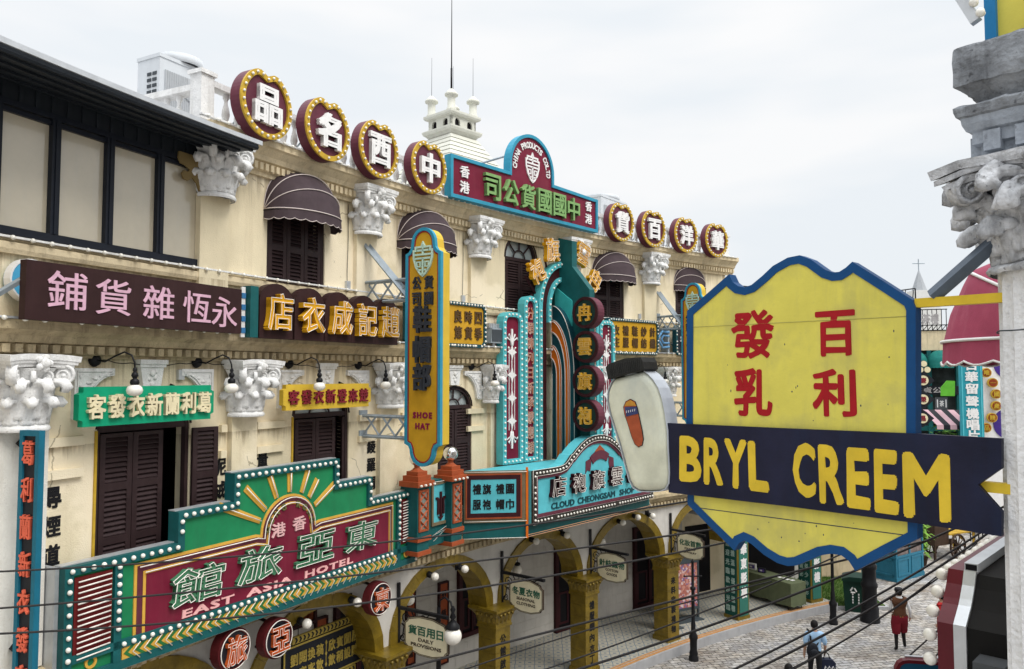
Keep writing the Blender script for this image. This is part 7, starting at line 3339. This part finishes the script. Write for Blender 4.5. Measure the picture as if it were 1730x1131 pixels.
b.bar((-1.9, .05, 1.9), (-.2, .05, 2.1), .05)
b.bar((-.2, .05, 2.1), (-.2, .05, .85), .05)
for k in range(4):
    b.bar((-1.9 + k * .5, .05, .85), (-1.5 + k * .4, .05, 2.0), .035)
b.build('lattice', None, t2)
# shop lettering strip and hanging greenery on the far shop
q = t.matrix_basis @ Vector((-.35, -.15, far(0, 660, 44).z))
t3 = thing('lettering_strip', 'pale strip of worn letters across the far teal shopfront', 'sign', q, R(-20))
b = MB().m(M_dkblk)
b.box(-1.5, 1.2, 0, .08, -.22, .26)
b.build('board', None, t3)
b = MB().m(mat('worn_pale_letter', (.40, .38, .38), .6, .2))
put(b, '百貨公司', -.15, .02, 2.0, .34, 0, .02, .03, yext=.04)
b.build('lettering', None, t3)
q = t.matrix_basis @ Vector((.2, -.5, far(0, 735, 44).z))
t3 = thing('hanging_plant', 'green trailing plant hanging low on the far teal shopfront', 'plant', q, 0)
b = MB().m(M_leaf)
rn = random.Random(9)
for k in range(160):
    c = Vector((rn.gauss(0, .6), rn.gauss(0, .2), rn.gauss(0, .3)))
    a_, d2 = rn.uniform(0, 2 * pi), rn.uniform(.10, .2)
    e1 = Vector((math.cos(a_), math.sin(a_), rn.uniform(-.6, .4))) * d2
    e2 = Vector((-math.sin(a_), math.cos(a_), .3)) * d2 * .45
    b.add([c - e1, c + e2, c + e1, c - e2], [(0, 1, 2, 3)])
b.build('foliage', None, t3)
# church
p = far(1553, 495, 120)
t = thing('church_spire', 'distant grey church spire with a thin cross on the horizon', 'church', (p.x, p.y, 0), 0)
zb, zt2, zc2 = far(0, 492, 120).z, far(0, 456, 120).z, far(0, 438, 120).z
b = MB().m(mat('far_slate', (.34, .36, .38), .8, .08))
b.lathe([(1.15, zb), (.25, zt2 - .6), (.02, zt2)], (0, 0, 0), 8, smooth=False)
b.build('spire', None, t)
b = MB().m(mat('far_stone', (.62, .62, .60), .8, .06))
b.box(-1.3, 1.3, -1.3, 1.3, 0, zb)
b.prism([(-1.0, 0), (5, 0), (5, zb - 2.2), (2, zb + .6), (-1.0, zb - 2)], 3, 10)
b.build('tower', None, t)
b = MB().m(M_steel)
b.bar((0, 0, zt2 - .2), (0, 0, zc2), .12)
b.bar((-.95, 0, zc2 - .7), (.95, 0, zc2 - .7), .11)
b.build('cross', None, t)
# teal record shop banner
p = far(1643, 700, 38)
t = thing('teal_banner_sign', 'tall teal vertical sign with white characters hanging beside the claret awning', 'sign', (p.x, p.y, far(0, 800, 38).z), R(-14))
zz0 = 0
hgt = far(0, 592, 38).z - far(0, 800, 38).z
b = MB().m(mat('sign_teal_blue', (.03, .30, .37), .5, .08, 3))
b.box(-.50, .50, 0, .25, 0, hgt)
b.build('panel', None, t)
b = MB().m(M_cyan)
for x in (-.42, .42):
    b.box(x - .025, x + .025, -.02, .0, .02, hgt - .02)
b.build('pale_stripe', None, t)
chars(t, '百華留聲機唱片', [(0, far(0, y_, 38).z - far(0, 800, 38).z) for y_ in (617, 637, 657, 678, 699, 718, 736)], .56, .52, M_cw, 0, .03, .04)
b = MB().m(M_iron)
b.box(-.3, -.2, .25, .8, -8, hgt - .1)
b.box(.2, .3, .25, .8, 0, hgt - .1)
b.build('post', None, t)
# white wall with orange discs
p = far(1678, 700, 40)
t = thing('white_disc_wall', 'far white wall panel with purple arcs carrying round orange signs', 'wall', (p.x, p.y, 0), R(-10))
b = MB().m(M_cw)
b.box(-.75, 2.2, 0, .4, 0, far(0, 590, 40).z)
b.build('panel', None, t)
b = MB().m(mat('violet_paint', (.06, .03, .22), .5, .1))
for y_ in (615, 716):
    q = far(1698, y_, 40)
    b.prism([(x, z) for x, z in circ(q.x - p.x, q.z, .62, 24, rz=.75)], -.04, .0)
b.build('violet_arc', None, t)
for i, (x, y_) in enumerate(((1666, 630), (1677, 647), (1683, 666), (1683, 686), (1676, 706), (1666, 723))):
    q = far(x, y_, 39.8)
    o = thing('orange_disc', 'small round orange sign on the far white wall, %s' % ('topmost', 'second from the top', 'third from the top', 'third from the bottom', 'second from the bottom', 'lowest')[i], 'sign', q, R(-10), 'orange discs on the far white wall')
    b = MB().m(M_gold)
    b.prism(circ(0, 0, .245, 20), -.05, .1)
    b.m(mat('disc_rust', (.26, .045, .012), .5, .1)).prism(circ(0, 0, .20, 20), -.06, -.04)
    b.build('plate', None, o)
    chars(o, '唯一國產精品'[i], [(0, 0)], .27, .28, M_gold, -.06, .03, .02)
# black chain of cream medallions
for i, (x, y_, r_) in enumerate(((1560, 615, .14), (1554, 625, .14), (1566, 625, .14), (1559, 643, .235), (1559, 675, .235), (1558, 707, .235))):
    q = far(x, y_, 37)
    o = thing('medallion_sign', 'cream round medallion on black, %s beside the board edge' % ('small top one of the three', 'small one touching the board', 'small one away from the board', 'upper large one', 'middle large one', 'lower large one')[i], 'sign', q, R(-12), 'cream medallions beside the board edge')
    b = MB().m(M_dkblk)
    if r_ > .2:
        b.prism([(0, .44), (.2, .3), (.52, 0), (.2, -.3), (0, -.44), (-.2, -.3), (-.52, 0), (-.2, .3)], -.02, .1)
    b.prism(circ(0, 0, r_ * 1.12, 20), -.05, .1)
    b.m(M_ivory).prism(circ(0, 0, r_, 20), -.08, -.04)
    b.build('plate', None, o)
    if r_ > .2:
        chars(o, '慶榮昌'[i - 3], [(0, 0)], .26, .26, M_redch, -.08, .03, .02)
# pink striped awning, green poster, grey sign
q0 = far(1598, 711, 39)
t = thing('striped_awning', 'pink and black striped sloping awning far down the street', 'awning', q0, R(-14))
b = MB().m(mat('pink_canvas', (.62, .40, .44), .7, .06))
bk_ = MB().m(M_dkblk)
for k in range(6):
    x0 = -.95 + k * .3
    mb = b if k % 2 == 0 else bk_
    v_ = [(x0, .6, .50), (x0 + .3, .6, .50), (x0 + .75, -.35, -.22), (x0 + .45, -.35, -.22)]
    v2 = [(x0 + .45, -.35, -.22), (x0 + .75, -.35, -.22), (x0 + .75, -.36, -.42), (x0 + .45, -.36, -.42)]
    for vv in (v_, v2):
        up_ = [(p_[0], p_[1] + .02, p_[2] + .02) for p_ in vv]
        mb.add(vv + up_, [(0, 1, 2, 3), (7, 6, 5, 4), (0, 4, 5, 1), (1, 5, 6, 2), (2, 6, 7, 3), (3, 7, 4, 0)])
b.build('pink_stripe', None, t)
bk_.build('black_stripe', None, t)
q0 = far(1602, 657, 40)
t = thing('green_poster', 'bright green poster board on the far teal shopfront', 'poster', q0, R(-14))
b = MB().m(mat('lime_green', (.14, .50, .05), .5, .15, 2))
b.prism([(-.35, -.38), (.30, -.38), (.33, .40), (-.05, .42), (-.35, .05)], 0, .06)
b.build('sheet', None, t)
q0 = far(1591, 682, 39)
t = thing('grey_hanging_sign', 'small grey hanging sign with pale marks beside the striped awning', 'sign', q0, R(-14))
b = MB().m(mat('slate_board', (.085, .09, .10), .5, .1))
b.box(-.28, .28, 0, .06, -.3, .3)
b.m(M_cw).box(-.22, -.17, -.02, .0, -.2, .2)
b.box(.17, .22, -.02, .0, -.2, .2)
put(b, '茶', 0, 0, .2, .3, 0, .02, .03, yext=.02)
b.build('board', None, t)
# far street walls that close the view
t = thing('far_terrace', 'plain pale blue grey building closing the far end of the street', 'building', (30, 62, 0), R(-10))
b = MB().m(mat('pale_blue_wall', (.42, .47, .50), .8, .1))
b.box(-6, 14, 0, 6, 0, 10.8)
for k in range(8):
    b.m(M_slot).box(-5 + k * 2.2, -4 + k * 2.2, -.02, .0, 6.2, 8.2)
b.build('wall', None, t)


# ================================================================== people
def skinned(name, verts, edges, radii, root=0, sub=2):
    me = bpy.data.meshes.new(name)
    me.from_pydata(verts, edges, [])
    o = bpy.data.objects.new(name, me)
    COL.objects.link(o)
    sk = o.modifiers.new('skin', 'SKIN')
    sk.use_smooth_shade = True
    for i, r_ in enumerate(radii):
        d_ = me.skin_vertices[0].data[i]
        d_.radius = r_ if isinstance(r_, tuple) else (r_, r_)
        d_.use_root = (i == root)
    sb = o.modifiers.new('sub', 'SUBSURF')
    sb.levels = sub
    sb.render_levels = sub
    dg = bpy.context.evaluated_depsgraph_get()
    res = bpy.data.meshes.new_from_object(o.evaluated_get(dg))
    vs = [tuple(v.co) for v in res.vertices]
    ns = [tuple(v.normal) for v in res.vertices]
    fs = [tuple(p.vertices) for p in res.polygons]
    bpy.data.objects.remove(o)
    bpy.data.meshes.remove(me)
    bpy.data.meshes.remove(res)
    return vs, ns, fs


def person(label, p, rz, ht, pose, mats_, clothes, hair=None, hat=None):
    """figure facing local +y. pose: dict of joint overrides. mats_: material per body zone."""
    t = thing('person', label, 'person', p, rz)
    J = dict(pel=(0, 0, .95), wai=(0, 0, 1.08), che=(0, .01, 1.30), nb=(0, -.005, 1.46), nk=(0, .005, 1.53), hd=(0, .02, 1.60), ht=(0, .015, 1.69),
             shL=(-.18, 0, 1.41), elL=(-.24, -.03, 1.14), wrL=(-.25, .03, .90), haL=(-.25, .05, .82), shR=(.18, 0, 1.41), elR=(.24, -.03, 1.14), wrR=(.25, .03, .90), haR=(.25, .05, .82),
             hpL=(-.095, 0, .88), knL=(-.10, .03, .50), anL=(-.10, -.01, .09), toL=(-.11, .13, .035), hpR=(.095, 0, .88), knR=(.10, .03, .50), anR=(.10, -.01, .09), toR=(.11, .13, .035))
    J.update(pose)
    rad = dict(pel=(.155, .115), wai=(.135, .10), che=(.165, .115), nb=(.085, .075), nk=.052, hd=(.078, .092), ht=(.062, .072), shL=.062, elL=.045, wrL=.03, haL=(.02, .038), shR=.062, elR=.045, wrR=.03, haR=(.02, .038),
               hpL=.095, knL=.062, anL=.042, toL=(.042, .03), hpR=.095, knR=.062, anR=.042, toR=(.042, .03))
    E_ = [('pel', 'wai'), ('wai', 'che'), ('che', 'nb'), ('nb', 'nk'), ('nk', 'hd'), ('hd', 'ht'), ('che', 'shL'), ('shL', 'elL'), ('elL', 'wrL'), ('wrL', 'haL'), ('che', 'shR'), ('shR', 'elR'), ('elR', 'wrR'), ('wrR', 'haR'),
          ('pel', 'hpL'), ('hpL', 'knL'), ('knL', 'anL'), ('anL', 'toL'), ('pel', 'hpR'), ('hpR', 'knR'), ('knR', 'anR'), ('anR', 'toR')]
    k = ht / 1.72
    names = list(J)
    vs, ns, fs = skinned('body', [J[n_] for n_ in names], [(names.index(a), names.index(c)) for a, c in E_], [rad[n_] for n_ in names])
    zone_of = {}
    segs = []
    for a, c in E_:
        z = ('torso' if c in ('wai', 'che', 'nb', 'shL', 'shR') else 'head' if c in ('nk', 'hd', 'ht') else 'uarm' if c in ('elL', 'elR') else 'farm' if c in ('wrL', 'wrR') else 'hand' if c in ('haL', 'haR') else
             'hip' if c in ('hpL', 'hpR') else 'thigh' if c in ('knL', 'knR') else 'shin' if c in ('anL', 'anR') else 'foot')
        if c == 'wai':
            z = 'torso'
        segs.append((Vector(J[a]), Vector(J[c]), z))

    def zone(c):
        best, bz = 9, 'torso'
        for a, e, z in segs:
            d_ = e - a
            f = max(0, min(1, (c - a).dot(d_) / d_.length_squared))
            q = (c - a - d_ * f).length
            if q < best:
                best, bz = q, z
        if bz == 'torso' and c.z < 1.0:
            bz = 'hip'
        return bz
    b = MB()
    zs = []
    for f in fs:
        c = sum((Vector(vs[i]) for i in f), Vector()) / len(f)
        zs.append(zone(c))
    base = len(b.v)
    b.v = [tuple(Vector(v) * k) for v in vs]
    for f, z in zip(fs, zs):
        b.m(mats_[z])
        b.f.append(f)
        b.mi.append(b.cur)
        b.sm.append(True)
    # fingers and thumb, nose and ears on the same mesh
    b.m(M_skin)
    for s_ in 'LR':
        w_, h_ = Vector(J['wr' + s_]), Vector(J['ha' + s_])
        d_ = (h_ - w_).normalized()
        fwd = Vector((0, 1, 0))
        sx = -1 if s_ == 'L' else 1
        for i, l_ in enumerate((.075, .085, .08, .06)):
            o_ = h_ + fwd * (.03 - i * .02)
            c1 = o_ + d_ * l_ * .5
            c2 = c1 + (d_ * .8 + Vector((-sx * .5, .1, 0))) * l_ * .5
            b.tube([(o_ - d_ * .02) * k, c1 * k, c2 * k], [.010 * k, .009 * k, .007 * k], 6)
        o_ = w_ + (h_ - w_) * .6 + fwd * .03
        b.tube([o_ * k, (o_ + fwd * .035 + d_ * .02) * k, (o_ + fwd * .045 + d_ * .05) * k], [.011 * k, .010 * k, .008 * k], 6)
    hc = Vector(J['hd'])
    for sx in (-1, 1):
        b.sphere((hc + Vector((sx * .080, -.005, .005))) * k, .024 * k, 7, 5, (.5, .8, 1.2))
        b.m(M_blk).sphere((hc + Vector((sx * .03, .083, .02))) * k, .008 * k, 6, 4)
        b.m(M_skin)
    b.sphere((hc + Vector((0, .095, -.005))) * k, .016 * k, 6, 5, (.8, 1, 1.3))
    b.m(mat('lip', (.32, .12, .10), .6, .05)).sphere((hc + Vector((0, .085, -.045))) * k, .02 * k, 6, 4, (1.1, .4, .35))
    b.build('body', None, t)
    # clothes: body faces of the named zones pushed out along their normals
    for nm, zones, push, mt, flt in clothes:
        b = MB().m(mt)
        sel = [f for f, z in zip(fs, zs) if z in zones and (flt is None or flt(sum((Vector(vs[i]) for i in f), Vector()) / len(f)))]
        idx = {}
        for f in sel:
            for i in f:
                if i not in idx:
                    idx[i] = len(idx)
        out_ = []
        for i in idx:
            v = Vector(vs[i])
            n_ = Vector(ns[i])
            wv = 1 + .35 * noise.noise(v * 9)
            out_.append((v + n_ * push * wv) * k)
        b.add(out_, [tuple(idx[i] for i in f) for f in sel], True)
        b.build(nm, None, t)
    if hair:
        b = MB().m(hair)
        pr = []
        for i in range(9):
            a = pi * .64 * i / 8
            pr.append((max(.001, .095 * math.sin(a)), .118 * math.cos(a)))
        b.lathe(pr, (0, 0, 0), 16, Matrix.Translation((hc + Vector((0, -.012, .03))) * k) @ Matrix.Rotation(.30, 4, 'X') @ Matrix.Diagonal((k * .98, k * 1.12, k, 1)))
        b.build('hair', None, t)
    if hat:
        b = MB().m(hat)
        b.lathe([(.10, -.01), (.115, 0), (.11, .04), (.10, .075), (.05, .095), (.001, .10)], (0, 0, 0), 16, Matrix.Translation((hc + Vector((0, 0, .065))) * k) @ Matrix.Diagonal((k, k, k, 1)))
        b.build('cap', None, t)
    return t


M_shirtw = mat('white_shirt', (.75, .75, .76), .8, .06)
M_vest = mat('brown_vest', (.095, .042, .022), .8, .15, 6, .1)
M_breech = mat('dark_red_breeches', (.17, .012, .022), .8, .12, 6)
M_boot = mat('black_boot', (.014, .013, .013), .5, .1)
M_sblue = mat('light_blue_shirt', (.36, .55, .78), .8, .08)
M_trou = mat('dark_trousers', (.02, .02, .024), .8, .1)
base_m = dict(torso=M_shirtw, head=M_skin, uarm=M_shirtw, farm=M_shirtw, hand=M_skin, hip=M_breech, thigh=M_breech, shin=M_boot, foot=M_boot)
p1 = person('man in a brown hooded vest, white shirt and dark red breeches walking away', G(1521, 1101), R(-14), 1.74,
            dict(knL=(-.10, -.02, .50), anL=(-.10, -.04, .09), toL=(-.11, .12, .035), knR=(.12, .16, .52), anR=(.15, .14, .12), toR=(.19, .29, .09), elR=(.27, -.02, 1.15), wrR=(.30, .10, .93), haR=(.30, .14, .86),
                 elL=(-.23, .04, 1.16), wrL=(-.18, .17, 1.02), haL=(-.13, .24, .99)),
            base_m, [('vest', ('torso',), .038, M_vest, None), ('hood', ('torso',), .07, M_vest, lambda c: c.z > 1.36), ('breeches', ('hip', 'thigh'), .052, M_breech, lambda c: c.z < 1.0),
                     ('collar', ('head',), .02, M_shirtw, lambda c: c.z < 1.53)], M_hair, M_iron)
b = MB().m(M_wood)
b.tube([(.165 * math.cos(2 * pi * k / 20), .13 * math.sin(2 * pi * k / 20), 1.0) for k in range(20)], .018, 6, close=True)
b.m(M_gold)
for k in range(20):
    b.sphere((.185 * math.cos(2 * pi * k / 20), .15 * math.sin(2 * pi * k / 20), 1.0), .010, 5, 4)
b.build('belt', None, p1)
m2 = dict(torso=M_sblue, head=M_skin, uarm=M_sblue, farm=M_skin, hand=M_skin, hip=M_trou, thigh=M_trou, shin=M_trou, foot=M_boot)
pp = G(1378, 1166)
p2 = person('black haired person in a light blue shirt walking away with a sling bag', pp, R(-8), 1.68,
            dict(knL=(-.09, .10, .51), anL=(-.09, .12, .10), toL=(-.10, .26, .05), knR=(.09, -.02, .50), anR=(.09, -.14, .12), toR=(.10, -.03, .04), elR=(.25, -.01, 1.15), wrR=(.27, .10, .95), haR=(.275, .14, .88)),
            m2, [('shirt', ('torso',), .020, M_sblue, None), ('sleeve', ('uarm',), .022, M_sblue, lambda c: c.z > 1.2)], M_hair)
M2 = p2.matrix_basis
t = thing('sling_bag', 'black sling bag worn on the back of the person in the light blue shirt', 'bag', M2 @ Vector((-.10, -.20, 1.02)), R(-8))
b = MB().m(M_dkblk)
b.sphere((0, 0, 0), .17, 14, 10, (.85, .42, 1.15))
b.sphere((.02, -.06, -.04), .11, 12, 8, (.9, .4, .9))
b.build('body', None, t)
b = MB().m(M_boot)
b.tube([(-.02, .06, .14), (-.02, .11, .30), (-.04, .16, .42), (-.06, .26, .44), (-.02, .36, .34)], .022, 5)
b.tube([(.06, .03, .04), (.16, .10, .16), (.24, .22, .22)], .018, 5)
b.build('strap', None, t)
t = thing('carrier_bag', 'dark blue bag with white swirls carried low by the person in light blue', 'bag', M2 @ Vector((.30, .10, .56)), R(-8))
b = MB().m(mat('navy_bag', (.02, .025, .05), .6, .15))
b.prism([(-.17, -.20), (.17, -.20), (.20, .10), (.12, .18), (-.12, .18), (-.20, .10)], -.09, .09)
b.m(M_cw)
for k in range(3):
    b.tube([(-.1 + k * .09, -.095, -.12 + k * .03), (-.05 + k * .09, -.097, .03), (.0 + k * .08, -.095, -.05)], .014, 5)
b.build('body', None, t)
b = MB().m(M_boot)
b.tube([(-.08, 0, .17), (-.04, 0, .30), (.0, 0, .33), (.04, 0, .30), (.08, 0, .17)], .012, 5)
b.build('handle', None, t)
m3 = dict(m2)
dk = mat('charcoal_shirt', (.03, .03, .034), .8, .1)
m3.update(torso=dk, uarm=dk, farm=M_skin)
q = G(1333, 1130, 1.60)
person('dark haired person whose head just shows at the bottom edge of the picture', (q.x, q.y, 0), R(10), 1.68, {}, m3, [('shirt', ('torso',), .02, dk, None)], M_hair)
m4 = dict(m2)
rd = mat('bright_red_dress', (.42, .02, .02), .7, .1)
m4.update(torso=rd, uarm=rd, hip=rd, thigh=rd, shin=M_skin)
q = G(1592, 1035, 1.1)
person('person in a red dress and red hat half hidden behind the white globes', (q.x, q.y, 0), R(40), 1.62, {}, m4, [('dress', ('torso', 'hip', 'thigh'), .03, rd, None)], M_hair, mat('red_hat', (.45, .03, .03), .7, .1))

# park the empties' display and finish
bpy.context.view_layer.update()
